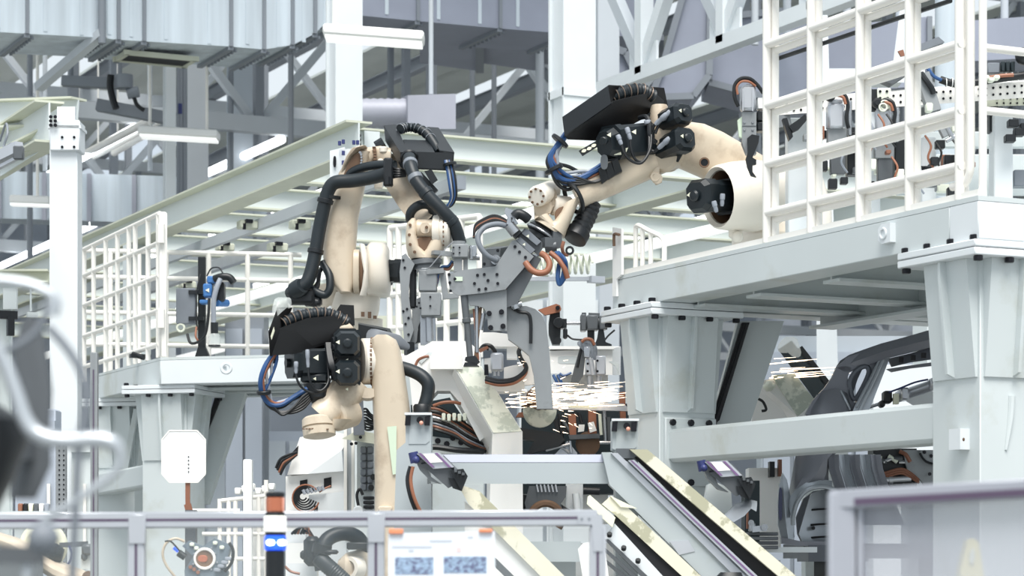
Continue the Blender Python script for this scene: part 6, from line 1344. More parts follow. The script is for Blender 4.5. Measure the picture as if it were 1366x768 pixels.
part('hose', 'cable_orange', gh, lambda mb: mb.tube([f(984, 126, -.05), f(983, 116, -.05), f(989, 109, -.05), f(999, 109, -.05), f(1008, 115, -.04)], S * 1.6, 8))
part('mount_arm', 'gun', gh, lambda mb: mb.bar(f(1008, 168, .05), f(1050, 160, .15), .06, .06))

# ================================================================== sensor post on the left platform
f = Px(18.25); S = f.m(1)
sp_ = thing('sensor_post', 'black post with blue servo head, grey box and clear tip dresser on the platform', 'tip dresser', onZ(269, 475, zl) + FW * .25)
b0 = f(269, 476, .2)
part('post', 'black', sp_, lambda mb: mb.box(f(269.5, 408, .2), (S * 10, S * 10, S * 132), (RT, FW, Z_), .006))
part('base_fin', 'black', sp_, lambda mb: (mb.prism([f(260, 475, .15), f(279, 475, .15), f(274, 463, .15), f(264, 463, .15)], FW * .1)))
part('control_box', 'hose_grey', sp_, lambda mb: mb.box(f(249, 409, .2), (S * 26, .12, S * 48), (RT, FW, Z_), .006))
part('box_clamp', 'black', sp_, lambda mb: mb.box(f(262, 390, .15), (S * 20, .06, S * 5), (RT, FW, Z_)))
part('box_clamp', 'black', sp_, lambda mb: mb.box(f(262, 425, .15), (S * 20, .06, S * 5), (RT, FW, Z_)))
part('servo_head', 'blue_part', sp_, lambda mb: (mb.box(f(278, 388, .05), (S * 12, .12, S * 18), (RT, FW, Z_), .01), mb.box(f(284, 374, .05), (S * 14, .12, S * 10), (RT, FW, Z_), .01), mb.cyl(f(289, 404, .0), f(303, 404, .1), S * 5, n=12), mb.box(f(273, 403, .05), (S * 12, .1, S * 5), (RT, FW, Z_), .006)))
part('drive_body', 'black', sp_, lambda mb: (mb.box(f(294, 390, .05), (S * 12, .12, S * 26), (RT, FW, Z_), .01), mb.tube([f(286, 372, .0), f(296, 369, -.02), f(306, 370, -.02), f(312, 377, -.02)], S * 5, 10)))
tri_label(sp_, f(277, 387, -.012), -FW, .03)
part('hose', 'cable_grey', sp_, lambda mb: mb.corrugated([f(294, 372, -.04), f(289, 384, -.06), f(285, 402, -.06), f(285, 430, -.04)], S * 3.6, .02, .08, 10))
part('bottle', 'clear', sp_, lambda mb: mb.lathe(f(286, 445, -.03), -Z_, [(0, S * 6), (.02, S * 8), (.09, S * 8), (.1, S * 6)], 16))
part('bottle_cap', 'black', sp_, lambda mb: mb.cyl(f(286, 430, -.03), f(286, 445, -.03), S * 5, n=12))
part('bottle_foot', 'black', sp_, lambda mb: mb.lathe(f(286, 460, -.03), -Z_, [(0, S * 8), (.01, S * 8.5), (.015, S * 7)], 14))
part('cable', 'cable_black', sp_, lambda mb: mb.tube([f(279, 398, -.02), f(278, 420, -.03), f(274, 445, -.03), f(264, 456, -.02), f(254, 457, -.01), f(250, 446, .05)], S * 2, 8))
part('cable', 'cable_orange', sp_, lambda mb: mb.tube([f(262, 436, .05), f(261, 448, .02), f(264, 454, .02)], S * 1.4, 6))
part('cable', 'cable_black', sp_, lambda mb: mb.tube([f(276, 368, .1), f(282, 358, .08), f(292, 357, .06), f(297, 364, .02)], S * 1.0, 6))
part('cable', 'cable_black', sp_, lambda mb: mb.tube([f(268, 365, .1), f(263, 385, .08), f(262, 410, .08), f(263, 440, .08)], S * 1.0, 6))
part('hook', 'coil_white', sp_, lambda mb: mb.torus(f(241, 437, .15), FW, S * 5, S * 1.6, 14, 6))

# ================================================================== octagonal white panel on a copper rod
f = Px(10.4); S = f.m(1)
op = thing('octagonal_panel', 'blank white octagonal panel with a row of small holes on a copper rod', 'panel', f(249, 690))
oc = [(226, 574), (263, 574), (274, 586), (274, 632), (264, 643), (226, 643), (216, 632), (216, 586)]
pn = part('panel', 'panel_white', op, lambda mb: mb.prism([f(x, y) for x, y in oc], FW * .02))
part('panel_rim', 'rail_white', pn, lambda mb: [mb.bar(f(*oc[i], -.002), f(*oc[(i + 1) % 8], -.002), .005, .003, up=FW) for i in range(8)])
part('hole_row', 'bolt', pn, lambda mb: [mb.cyl(f(251.5, y, -.001), f(251.5, y, -.004), S * 1.0, n=8) for y in (609, 614, 619, 624, 629)], kind='stuff')
part('rod', 'copper', op, lambda mb: mb.bar(f(250.5, 640, .01), f(250.5, 674, .01), S * 3.6, .02, up=RT))
part('elbow', 'copper', op, lambda mb: mb.bar(f(250, 672, .0), f(253, 683, .0), S * 5, .03, up=RT))
part('stand', 'gun_dark', op, lambda mb: (mb.box(f(255, 720, .02), (S * 14, .06, S * 80), (RT, FW, Z_)), mb.box(Vector((f(255, 747, .02).x, f(255, 747, .02).y, .82)), (S * 14, .06, 1.7), (RT, FW, Z_))))
# ================================================================== roof steel and ducts
def truss(y, z0, z1, x0, x1, n, label, lean=0):
    t = thing('roof_truss', label, 'roof truss', ((x0 + x1) / 2, y, z0), 'steel roof trusses across the hall', kind='structure')
    for z, h_ in ((z0, .26), (z1, .26)): part('chord', 'truss', t, lambda mb: mb.bar((x0, y, z), (x1, y, z), .2, h_))
    st = (x1 - x0) / n
    for i in range(n + 1):
        x = x0 + i * st
        part('vertical', 'truss_dark', t, lambda mb: mb.bar((x, y, z0), (x, y, z1), .14, .14))
        if i < n:
            a, b = ((z0, z1) if i % 2 else (z1, z0))
            part('diagonal', 'truss', t, lambda mb: mb.bar((x, y + .1, a), (x + st, y + .1, b), .14, .12))
    return t
for k, (y, z0) in enumerate(((36, 8.6), (44, 8.7), (53, 8.7), (62, 8.7), (71, 8.7))):
    truss(y, z0, 12.2, 4, 46, 14, 'pale steel lattice truss spanning the hall roof')
# purlins and light lines running into the depth
for k, x in enumerate((6, 9, 12, 15, 18, 21, 24, 27, 30, 33, 36, 39)):
    o = MB(); o.ibeam((x, 27, 12.5), (x, 73, 12.5), .2, .3)
    tag(finish(o, 'purlin', 'truss_dark'), 'grey steel purlin under the roof deck running into the depth', 'purlin', 'purlins under the roof deck', kind='structure')
for x, z in ((7.2, 8.41), (8.3, 8.41), (9.0, 8.41), (11.0, 8.41), (13.4, 8.41), (16, 8.41), (20, 8.41), (24, 8.41)):
    o = MB(); o.box((x, 51, z), (.14, 30, .12), ch=.03)
    tag(finish(o, 'light_trunking', 'trunk_lamp'), 'long white lighting trunk hung under the roof trusses', 'trunking', 'white lighting trunks under the roof')
# ---- big duct across the upper left
YD = 29.0
def dz(px, py): return onY(px, py, YD)
du = thing('air_duct', 'large galvanised rectangular air duct with flanged seams and a dark vent underneath', 'air duct', dz(200, 60))
prof = [(-40, 40), (36, 45), (133, 50), (158, 53), (192, 55), (308, 62), (352, 66)]
DW = 1.25
def seg(p, q, top=-60, nm='duct_panel', m='galv'):
    def fn(mb):
        a, b = dz(*p), dz(*q)
        ta, tb = Vector((a.x, a.y, a.z + 2.2)), Vector((b.x, b.y, b.z + 2.2))
        mb.hexa([a, b, tb, ta], [v + Vector((0, DW, 0)) for v in (a, b, tb, ta)])
    pnl = part(nm, [m], du, fn)
    def fl(mb):
        b = dz(*q)
        mb.box((b.x, b.y - .015, b.z + 1.1), (.045, .03, 2.2)); mb.box((b.x, b.y + DW / 2, b.z - .02), (.07, DW, .05))
        for i in range(9): mb.cyl((b.x + .08, b.y + .07 + i * .13, b.z - .01), (b.x + .08, b.y + .07 + i * .13, b.z - .05), .022, n=6)
    part('seam_flange', 'truss_dark', pnl, fl)
    # stiffening creases
    a, b = dz(*p), dz(*q); n = max(1, int((b.x - a.x) / .45))
    part('crease', 'galv', pnl, lambda mb: [mb.bar((a.x + (b.x - a.x) * (i + .5) / n, a.y - .004, a.z + .05), (a.x + (b.x - a.x) * (i + .5) / n, a.y - .004, a.z + 2.1), .05, .012, up=Y_) for i in range(n)], kind='stuff')
for p, q in zip(prof, prof[1:]): seg(p, q)
# rising elbow then the higher run
E1 = [(352, 66), (390, 60), (420, 45), (447, 18), (474, 20)]
for p, q in zip(E1, E1[1:]): seg(p, q)
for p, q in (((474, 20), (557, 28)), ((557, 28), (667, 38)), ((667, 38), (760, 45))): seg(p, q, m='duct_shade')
def vent(mb):
    a, b = dz(183, 54), dz(274, 60)
    mb.box(((a.x + b.x) / 2, a.y + .65, a.z - .06), (b.x - a.x, .42, .05))
part('vent_opening', 'dark_gap', du, vent)
def ventf(mb):
    a, b = dz(183, 54), dz(274, 60)
    for dy in (.42, .88): mb.box(((a.x + b.x) / 2, a.y + dy, a.z - .07), (b.x - a.x + .1, .05, .06))
    for x in (a.x, b.x): mb.box((x, a.y + .65, a.z - .07), (.05, .5, .06))
part('vent_frame', 'flange_paint', du, ventf)
part('hanger_bar', 'truss', du, lambda mb: mb.bar(dz(85, 72) + Vector((0, 1.2, -.2)), dz(134, 46) + Vector((0, -.1, 0)), .12, .1))
for px in (133, 452): part('hanger_pipe', 'truss_dark', du, lambda mb: mb.cyl(dz(px, 60 if px < 200 else 30) + Vector((0, -.1, 0)), dz(px, -60) + Vector((0, -.1, 0)), .05))
# ---- far galvanised duct on the left
fd = thing('air_duct', 'far galvanised duct running low behind the aisle steel post', 'air duct', at(100, 290, 40))
for k in range(7):
    x0, x1 = -60 + 60 * k, -1 + 60 * k
    o = part('duct_panel', 'galv', fd, lambda mb: mb.hexa([at(x0, 228 + .03 * x0, 40), at(x1, 228 + .03 * x1, 40), at(x1, 291 + .03 * x1, 40), at(x0, 291 + .03 * x0, 40)], [at(x0, 232 + .03 * x0, 41.4), at(x1, 232 + .03 * x1, 41.4), at(x1, 298 + .03 * x1, 41.4), at(x0, 298 + .03 * x0, 41.4)]))
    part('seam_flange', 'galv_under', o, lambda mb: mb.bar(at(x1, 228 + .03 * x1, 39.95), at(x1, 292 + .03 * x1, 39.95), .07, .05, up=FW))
for px in (60, 200): part('hanger', 'truss', fd, lambda mb: mb.cyl(at(px, 228, 40.5), at(px, 60, 40.5), .04))
# ---- ducts on the upper right
ud = thing('air_duct', 'bulky grey duct elbow beyond the white V-braces', 'air duct', at(900, 120, 33))
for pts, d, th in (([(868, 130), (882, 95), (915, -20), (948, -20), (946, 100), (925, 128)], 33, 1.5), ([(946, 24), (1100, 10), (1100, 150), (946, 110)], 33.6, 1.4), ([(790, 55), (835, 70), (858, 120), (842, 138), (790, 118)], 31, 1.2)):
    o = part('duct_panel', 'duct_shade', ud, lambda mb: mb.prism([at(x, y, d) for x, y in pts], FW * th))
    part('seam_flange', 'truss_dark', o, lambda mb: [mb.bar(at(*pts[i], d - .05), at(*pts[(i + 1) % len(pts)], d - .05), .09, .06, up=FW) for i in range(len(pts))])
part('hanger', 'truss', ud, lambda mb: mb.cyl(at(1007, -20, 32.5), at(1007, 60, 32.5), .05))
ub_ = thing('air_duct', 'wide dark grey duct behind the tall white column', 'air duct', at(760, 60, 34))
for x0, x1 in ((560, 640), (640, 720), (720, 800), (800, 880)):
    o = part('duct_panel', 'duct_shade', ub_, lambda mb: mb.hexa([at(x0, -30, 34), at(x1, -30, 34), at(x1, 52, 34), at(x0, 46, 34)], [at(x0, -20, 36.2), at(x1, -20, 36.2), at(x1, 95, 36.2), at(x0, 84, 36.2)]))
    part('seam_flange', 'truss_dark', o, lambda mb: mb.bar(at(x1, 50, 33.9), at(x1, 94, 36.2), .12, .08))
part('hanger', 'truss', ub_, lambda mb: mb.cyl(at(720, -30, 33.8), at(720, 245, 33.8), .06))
rd = thing('air_duct', 'round spiral duct joined to a rectangular galvanised box', 'air duct', at(545, 170, 30))
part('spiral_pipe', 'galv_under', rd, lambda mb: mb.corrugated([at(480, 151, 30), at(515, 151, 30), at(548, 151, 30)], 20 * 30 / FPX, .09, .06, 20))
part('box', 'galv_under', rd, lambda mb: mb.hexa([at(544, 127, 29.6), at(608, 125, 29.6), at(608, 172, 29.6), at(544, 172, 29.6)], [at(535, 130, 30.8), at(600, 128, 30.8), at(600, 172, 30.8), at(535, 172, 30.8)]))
part('hanger', 'truss', rd, lambda mb: mb.cyl(at(575, 126, 30.2), at(575, -30, 30.2), .03))
# ---- columns
def column(label, px, d, w, top, base=0, m='paint_pale', ledge=None):
    p = at(px, 400, d)
    t = thing('hall_column', label, 'column', (p.x, p.y, 0), kind='structure')
    part('shaft', m, t, lambda mb: mb.box((p.x, p.y, top / 2), (w, w, top), ch=.02))
    for s in (-1, 1): part('flange', m, t, lambda mb: mb.box((p.x, p.y + s * w * .52, top / 2), (w * 1.25, .03, top)))
    if ledge: part('ledge', m, t, lambda mb: mb.box((p.x, p.y, ledge), (w * 1.25, w * 1.25, .08)))
    return t
column('white hall column beside the cable-dressed robot carrying a lamp', 459, 27, .26, 12.4)
column('tall broad white hall column between the robots', 763, 24, .29, 13.2, ledge=1.7 + (747 - 127) / 3200 * 24)
column('grey hall column behind the long slanting beam', 260, 36, .26, 12.4, m='truss')
column('slim white hall column by the far lamp', 226, 33, .11, 12.4)
column('grey hall column under the overhead grid', 805, 30, .24, 12.4, m='truss')
column('far grey hall column beyond the leg brace', 320, 40, .28, 12.4, m='wall_panel')
for px, d in ((388, 35.5), (521, 33.5), (630, 38.5), (659, 39), (308, 38), (40, 36.6), (1012, 40)):
    p = at(px, 300, d)
    o = MB(); o.cyl((p.x, p.y, 4), (p.x, p.y, 13.2), .045 if px != 521 else .05, n=8)
    tag(finish(o, 'drop_pipe', 'truss_dark'), 'thin grey pipe dropping from the roof trusses', 'pipe', 'grey pipes dropping from the roof')
# ---- lattice girder on the right
lg = thing('lattice_girder', 'white lattice girder with V-braces running into the depth beside the column', 'girder', onZ(900, 90, 7.0), kind='structure')
zc = 7.0
c0 = onZ(1180, -22, zc); c1 = Vector((c0.x, onX(792, 0, c0.x).y, zc))
part('bottom_chord', 'paint_pale', lg, lambda mb: mb.bar(c0, c1, .16, .15))
part('top_chord', 'paint_pale', lg, lambda mb: mb.bar(c0 + Z_ * 2.6, c1 + Z_ * 2.6, .24, .26))
def on_ch(px): 
    t = (px - 1180) / (700 - 1180)
    return onX(px, 0, c0.x)
for px in (859, 968, 1090):
    q = Vector((c0.x, on_ch(px).y, zc)); q2 = Vector((c0.x, q.y, zc + 2.6))
    part('web_post', 'paint_pale', lg, lambda mb: mb.bar(q, q2, .14, .16, up=X_))
    part('brace', 'paint_pale', lg, lambda mb: mb.bar(q + Z_ * .1, q2 - Y_ * 1.9, .12, .14))
    part('brace', 'truss', lg, lambda mb: mb.bar(q + Z_ * .1, q2 + Y_ * 1.9, .12, .14))
    part('gusset_plate', 'paint_pale', lg, lambda mb: mb.box(q + Z_ * .18, (.03, .6, .26)))
# ---- lamps
def lamp(label, x0, y0, x1, y1, d, hang, w=.34, power=0):
    a, b = at(x0, y0, d), at(x1, y1, d)
    t = thing('linear_lamp', label, 'lamp', (a + b) / 2)
    part('housing', 'white', t, lambda mb: mb.bar(a, b, w, .11, ch=.02))
    n = Z_
    part('diffuser', 'lamp', t, lambda mb: mb.bar(a.lerp(b, .02) - Z_ * .07, a.lerp(b, .98) - Z_ * .07, w * .8, .03))
    for q in hang: part('suspension_rod', 'rail_white', t, lambda mb: mb.cyl(at(q, y0 + 2, d), at(q, y0 + 2, d) + Z_ * (3.5 if d < 31 else 5.0), .022, n=8))
    return t
lamp('white linear lamp hung on two rods below the vented duct', 186, 175, 292, 181, 32, (200, 276))
lamp('white linear lamp fixed over the white hall column', 432, 42, 566, 52, 25.5, (446,))
lamp('small white lamp hanging before the far duct', 14, 266, 68, 268, 33, (50,), .2)
# ---- loose roof clutter: cable ties and pipes near the duct
t = thing('pipe_rack', 'grey pipe rack with black hoses hanging beneath the vented duct', 'pipe rack', at(170, 130, 33.5))
part('rack_beam', 'truss_dark', t, lambda mb: mb.bar(at(83, 108, 33.5), at(170, 112, 33.5), .16, .14))
part('rack_beam', 'truss_dark', t, lambda mb: mb.bar(at(130, 140, 33.9), at(235, 160, 33.9), .2, .16))
part('hose', 'cable_black', t, lambda mb: mb.tube([at(148, 100, 33.2), at(147, 115, 33.2), at(150, 130, 33.2), at(155, 145, 33.2)], .05, 8))
part('hose', 'cable_black', t, lambda mb: mb.tube([at(172, 115, 33.2), at(178, 128, 33.2), at(183, 140, 33.2), at(192, 147, 33.2)], .03, 8))
part('pump', 'truss_dark', t, lambda mb: (mb.cyl(at(166, 100, 33.2), at(166, 118, 33.2), .12), mb.cyl(at(170, 125, 33.2), at(185, 122, 33.2), .08)))
part('junction', 'navy', t, lambda mb: mb.box(at(240, 145, 33.2), (.05, .05, .14)))
for x in (95, 160): part('rack_hanger', 'truss_dark', t, lambda mb: mb.cyl(at(x, 110, 33.55), at(x, 110, 33.55) + Z_ * 5.2, .03))
for x in (238, 242, 247): part('conduit', 'truss_dark', t, lambda mb: mb.cyl(at(x, 90, 33.5), at(x, 300, 33.5), .03))
for k in range(3):
    o = MB(); o.cyl(at(105 + 26 * k, 211 - 4 * k, 40.5 + k), at(105 + 26 * k, 211 - 4 * k, 40.5 + k) + Z_ * 3, .015, n=6); o.cyl(at(100 + 26 * k, 212 - 4 * k, 40.5 + k), at(205 + 22 * k, 158 - 5 * k, 35.5 + k), .06, n=10)
    tag(finish(o, 'white_pipe', 'rail_white'), 'white overhead pipe slanting past the hanging lamp', 'pipe', 'white overhead pipes by the lamp')

# ================================================================== far hall behind the robots
def wallbox(name, label, cat, x0, y0, x1, y1, d, th, m, group=None, n=None, mp='wall_panel'):
    a = at(x0, y1, d); t = thing(name, label, cat, ((at(x0, 500, d) + at(x1, 500, d)) / 2).xy.to_3d(), group)
    zt = at(x0, y0, d).z
    c = (at(x0, 500, d) + at(x1, 500, d)) / 2; w = (at(x1, 500, d) - at(x0, 500, d)).length
    part('body', m, t, lambda mb: mb.box(Vector((c.x, c.y, zt / 2)) + FW * th / 2, (w, th, zt), (RT, FW, Z_)))
    if n:
        for i in range(n): part('panel', mp, t, lambda mb: mb.box(Vector((c.x, c.y, zt * .5)) + RT * w * ((i + .5) / n - .5) - FW * .03, (w / n * .86, .05, zt * .92), (RT, FW, Z_)))
    return t
wallbox('machine_cabinet', 'pale grey control cabinet row seen below the overhead grid', 'cabinet', 690, 378, 800, 470, 27, .6, 'wall_panel', n=3, mp='paint_pale')
wallbox('machine_cabinet', 'dark grey cabinet seen through the back railing beside the sensor post', 'cabinet', 300, 418, 352, 480, 29, .6, 'truss_dark', n=2, mp='wall')
wallbox('machine_cabinet', 'pale cabinet with olive doors behind the slim welding gun', 'cabinet', 490, 398, 548, 480, 22, .5, 'wall_panel', n=2, mp='flange_paint')
wallbox('far_machine', 'low pale machine in the distance under the left platform', 'machine', 275, 575, 420, 700, 34, 1, 'wall', n=4, mp='wall_panel')
wallbox('far_machine', 'grey shelf of stored parts in the distance beside the brace', 'machine', 300, 490, 352, 560, 36, 1, 'wall_panel', n=3, mp='wall')
wallbox('far_enclosure', 'pale safety enclosure beyond the dark car body', 'enclosure', 1015, 448, 1260, 520, 22, .4, 'wall_panel', n=6, mp='wall')
wallbox('far_enclosure', 'white enclosure panel in the distance through the car window', 'enclosure', 1165, 486, 1260, 620, 18, .3, 'paint_pale')
# white spiral hose
o = MB(); o.coil(at(716, 353, 19), at(790, 352, 19), 12 * 19 / FPX, 2 * 19 / FPX, 9)
t = tag(finish(o, 'spiral_air_hose', 'coil_white'), 'white coiled air hose behind the grey welding gun', 'hose')
o = MB(); o.bar(at(700, 372, 19), at(800, 372, 19), .05, .03); o.box(at(795, 373, 19), (.12, .08, .05))
tag(finish(o, 'hose_rail', 'alu'), 'pale rail under the white coiled air hose', 'rail')
# inner grid railing seen behind the slim gun
b0, b1 = at(520, 410, 17.2), at(640, 380, 16.6)
railing('station_railing', 'white grid railing behind the slim welding gun', ((b0.x, b0.y), (b1.x, b1.y)), [.98, .74, .5, .26, .05], [0, .1, .22, .36, .5, .64, .8, 1], 3.10, .022)
wallbox('railing_plinth', 'pale plinth carrying the railing behind the slim welding gun', 'plinth', 515, 478, 645, 480, 16.6, .8, 'paint')
# white cover machine under the bent robot
f = Px(13.6); S = f.m(1)
wc = thing('white_machine_cover', 'white sheet metal machine cover with coiled black cables under the bending robot', 'machine', (f(420, 700).x, f(420, 700).y, 0))
def pz(name, pts, dd, th, m): return part(name, m, wc, lambda mb: mb.prism([f(x, y, dd) for x, y in pts], FW * th))
pz('wedge', [(383, 633), (400, 583), (440, 575), (470, 580), (456, 600), (410, 632)], -.1, .25, 'white')
pz('wedge_face', [(410, 632), (456, 600), (458, 628)], -.11, .2, 'paint_pale')
pz('front_panel', [(381, 635), (460, 628), (460, 800), (381, 800)], -.05, .3, 'white')
pz('lower_panel', [(412, 660), (462, 655), (462, 800), (412, 800)], -.10, .04, 'paint_pale')
part('base', 'white', wc, lambda mb: mb.box(Vector((f(420, 747, .1).x, f(420, 747, .1).y, .8)), (S * 80, .3, 1.6), (RT, FW, Z_)))
for pts in ([(400, 641), (410, 639), (410, 653), (400, 655)], [(432, 638), (442, 636), (442, 650), (432, 651)], [(419, 674), (424, 674), (424, 690), (419, 690)], [(389, 604), (398, 594), (397, 606), (390, 611)]): pz('cutout', pts, -.105 if pts[0][1] < 620 else -.055 if pts[0][1] < 660 else -.104, .01, 'dark_gap')
part('pale_patch', 'rail_white', wc, lambda mb: mb.box(f(421, 645, -.052), (S * 14, .004, S * 10), (RT, FW, Z_)))
part('tall_frame', 'rail_white', wc, lambda mb: (mb.box(f(461, 640, -.12), (S * 4, .04, S * 150), (RT, FW, Z_)), mb.box(f(471, 640, -.12), (S * 4, .04, S * 150), (RT, FW, Z_))))
part('pane', 'wall_panel', wc, lambda mb: mb.box(f(466, 640, -.1), (S * 8, .01, S * 140), (RT, FW, Z_)))
for k in range(6):
    part('coiled_cable', ['cable_black', 'cable_orange'][k == 5], wc, lambda mb: mb.torus(f(404 + k * .8, 662 + k * .5, -.12 - .002 * k), FW + RT * .1, S * (5 + 2.6 * k), S * 1.1, 22, 6, .3, 5.6))
for k in range(4): part('cable', ['cable_black', 'cable_black', 'copper', 'cable_black'][k], wc, lambda mb: mb.tube([f(396, 603 + k, -.14), f(386, 606 + 3 * k, -.16), f(374 + 2 * k, 612 + 3 * k, -.16), f(368 + 2 * k, 624 + 3 * k, -.15)], S * 1.7, 7))
part('plug_row', 'cable_grey', wc, lambda mb: [mb.cyl(f(404 + 5 * i, 653 - i, -.13), f(407 + 5 * i, 659 - i, -.13), S * 2.2, n=8) for i in range(6)])
part('cable', 'cable_orange', wc, lambda mb: mb.tube([f(426, 656, -.13), f(432, 652, -.12), f(441, 648, -.1)], S * 1.4, 6))
# terminal tower right of it
tt = thing('valve_tower', 'grey valve terminal tower with stacked modules beside the robot arm', 'valve terminal', (f(488, 700, .1).x, f(488, 700, .1).y, 0))
part('frame', 'flange_paint', tt, lambda mb: (mb.hexa([f(456, 585, -.4), f(500, 592, -.4), f(500, 578, -.4), f(478, 573, -.4)], [f(456, 585, -.2), f(500, 592, -.2), f(500, 578, -.2), f(478, 573, -.2)])))
part('bracket', 'hose_grey', tt, lambda mb: mb.bar(f(477, 530, -.42), f(479, 580, -.42), S * 4, .06, up=RT))
for x, y in ((469, 592), (475, 591), (481, 583)): bolt(tt, f(x, y, -.42), -FW, S * 2.2, .012)
for k in range(8): part('cable', 'cable_black', tt, lambda mb: mb.tube([f(480 + k, 548 + 3 * k, -.3), f(488, 545 + 4 * k, -.33), f(494 + (k % 3), 552 + 3 * k, -.3), f(500, 556 + 2 * k, -.26)], S * 1.6, 6))
part('backboard', 'paint', tt, lambda mb: (mb.box(f(489, 640, -.15), (S * 24, .1, S * 110), (RT, FW, Z_)), mb.box(Vector((f(489, 747, -.1).x, f(489, 747, -.1).y, .85)), (S * 24, .1, 1.7), (RT, FW, Z_))))
for i in range(2):
    for j in range(6): part('module', 'hose_grey', tt, lambda mb: mb.box(f(485 + 9 * i, 600 + 10 * j, -.22), (S * 8, .05, S * 9), (RT, FW, Z_), .006))
for j in range(5): part('black_plug', 'black', tt, lambda mb: mb.box(f(492, 664 + 6 * j, -.24), (S * 14, .06, S * 4), (RT, FW, Z_), .003))
part('knob', 'black', tt, lambda mb: (mb.cyl(f(498, 636, -.2), f(498, 636, -.3), S * 4, n=10), mb.cyl(f(495, 650, -.2), f(495, 650, -.3), S * 4, n=10)))
part('gauge', 'paint_pale', tt, lambda mb: mb.lathe(f(478, 681, -.3), -FW, [(0, S * 6.5), (.03, S * 6.5), (.035, S * 5)], 16))
part('cable', 'cable_black', tt, lambda mb: mb.tube([f(478, 674, -.3), f(476, 660, -.3), f(480, 652, -.3), f(484, 660, -.3)], S * 2, 7))
# ---- white enclosure frames low on the left
f = Px(15.5); S = f.m(1)
we = thing('white_enclosure', 'white tubular enclosure with a tall post beside the octagonal panel', 'enclosure', (f(310, 700).x, f(310, 700).y, 0))
part('tall_post', 'white', we, lambda mb: mb.box(Vector((f(331, 700, -.1).x, f(331, 700, -.1).y, (1.7 + (747 - 613) / FPX * 15.4) / 2)), (S * 11, .1, 1.7 + (747 - 613) / FPX * 15.4), (RT, FW, Z_), .006))
for (a, b) in (((255, 681), (320, 681)), ((292, 668), (365, 660)), ((270, 712), (365, 712)), ((292, 745), (365, 745))):
    part('rail', 'rail_white', we, lambda mb: mb.cyl(f(*a), f(*b), S * 3, n=10))
for x, y in ((293, 665), (305, 668), (314, 668), (345, 660), (355, 640)): part('upright', 'rail_white', we, lambda mb: mb.cyl(f(x, y), f(x, 1290), S * 3, n=10))
part('panel', 'white', we, lambda mb: mb.box(f(345, 720, .1), (S * 40, .05, S * 130), (RT, FW, Z_)))
part('top_clutter', 'white', we, lambda mb: [mb.box(f(318 + 9 * i, 655 - 3 * (i % 3), .1), (S * 8, .1, S * 9), (RT, FW, Z_), .006) for i in range(6)])
part('blue_slot', 'blue_part', we, lambda mb: mb.box(f(296, 688, .2), (S * 40, .04, S * 5), (RT, FW, Z_)))

# ---- grey duct bank and a slanted white strut behind the right railing
db = thing('air_duct', 'blue-grey duct bank high behind the grid railing', 'air duct', at(1180, 110, 24))
for x0, x1, y0, y1, dd in ((1020, 1085, 62, 150, 24), (1085, 1160, 40, 135, 24.3), (1160, 1240, 30, 120, 24), (1285, 1400, 28, 82, 24)):
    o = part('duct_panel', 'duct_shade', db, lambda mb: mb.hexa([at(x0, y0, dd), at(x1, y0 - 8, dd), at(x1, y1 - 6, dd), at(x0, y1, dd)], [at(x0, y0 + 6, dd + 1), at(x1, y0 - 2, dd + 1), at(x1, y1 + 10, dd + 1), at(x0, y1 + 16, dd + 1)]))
    part('seam_flange', 'truss_dark', o, lambda mb: mb.bar(at(x1, y0 - 8, dd - .03), at(x1, y1 - 6, dd - .03), .05, .04, up=FW))
for x in (1050, 1130, 1200, 1340): part('hanger', 'truss', db, lambda mb: mb.cyl(at(x, 60, 24.5), at(x, -60, 24.5), .04))
ss = thing('slanted_strut', 'white slanted steel strut behind the grid railing', 'strut', at(1110, 200, 20))
part('strut', 'paint_pale', ss, lambda mb: mb.hexa([at(1088, 20, 20), at(1104, 20, 20), at(1124, 700, 20), at(1090, 700, 20)], [at(1088, 20, 20.3), at(1104, 20, 20.3), at(1124, 700, 20.3), at(1090, 700, 20.3)]))
part('strut', 'paint_pale', ss, lambda mb: mb.hexa([at(1206, -30, 20), at(1226, -30, 20), at(1206, 110, 20), at(1188, 110, 20)], [at(1206, -30, 20.3), at(1226, -30, 20.3), at(1206, 110, 20.3), at(1188, 110, 20.3)]))
part('foot', 'paint_pale', ss, lambda mb: mb.box(Vector((at(1107, 700, 20.15).x, at(1107, 700, 20.15).y, 1.0)), (.22, .3, 2.0), (RT, FW, Z_)))
part('cross_tie', 'paint_pale', ss, lambda mb: mb.bar(at(1095, 104, 20.15), at(1200, 104, 20.15), .2, .12))
# ================================================================== low robot behind the fence
f = Px(10.6); S = f.m(1)
rd_ = thing('industrial_robot', 'cream robot wrist with a thick ribbed black hose behind the fence', 'robot', (f(470, 760).x, f(470, 760).y, 0))
part('arm', 'robot', rd_, lambda mb: mb.sell([(f(500, 752, .15), Z_ * S * 26, FW * .1), (f(480, 754, .05), Z_ * S * 22, FW * .1), (f(462, 757, .0), Z_ * S * 20, FW * .09), (f(452, 760, .0), Z_ * S * 14, FW * .07)], 18))
part('base', 'robot', rd_, lambda mb: (mb.box(Vector((f(490, 747, .2).x, f(490, 747, .2).y, .8)), (.3, .3, 1.6), (RT, FW, Z_), .03)))
part('hollow_ring', 'robot_light', rd_, lambda mb: mb.lathe(f(475, 757, -.02), -FW - RT * .6, [(0, S * 17), (.06, S * 15), (.06, S * 10), (.01, S * 9)], 22, cap=False))
part('hollow', 'robot_dark', rd_, lambda mb: mb.lathe(f(475, 757, -.03), -FW - RT * .6, [(0, S * 10), (.02, S * 10)], 18))
part('thick_hose', 'rubber', rd_, lambda mb: mb.tube([f(430, 760, -.1), f(428, 740, -.1), f(437, 719, -.08), f(458, 711, -.05), f(477, 717, -.02), f(486, 732, .05), f(488, 750, .1)], S * 10, 14))
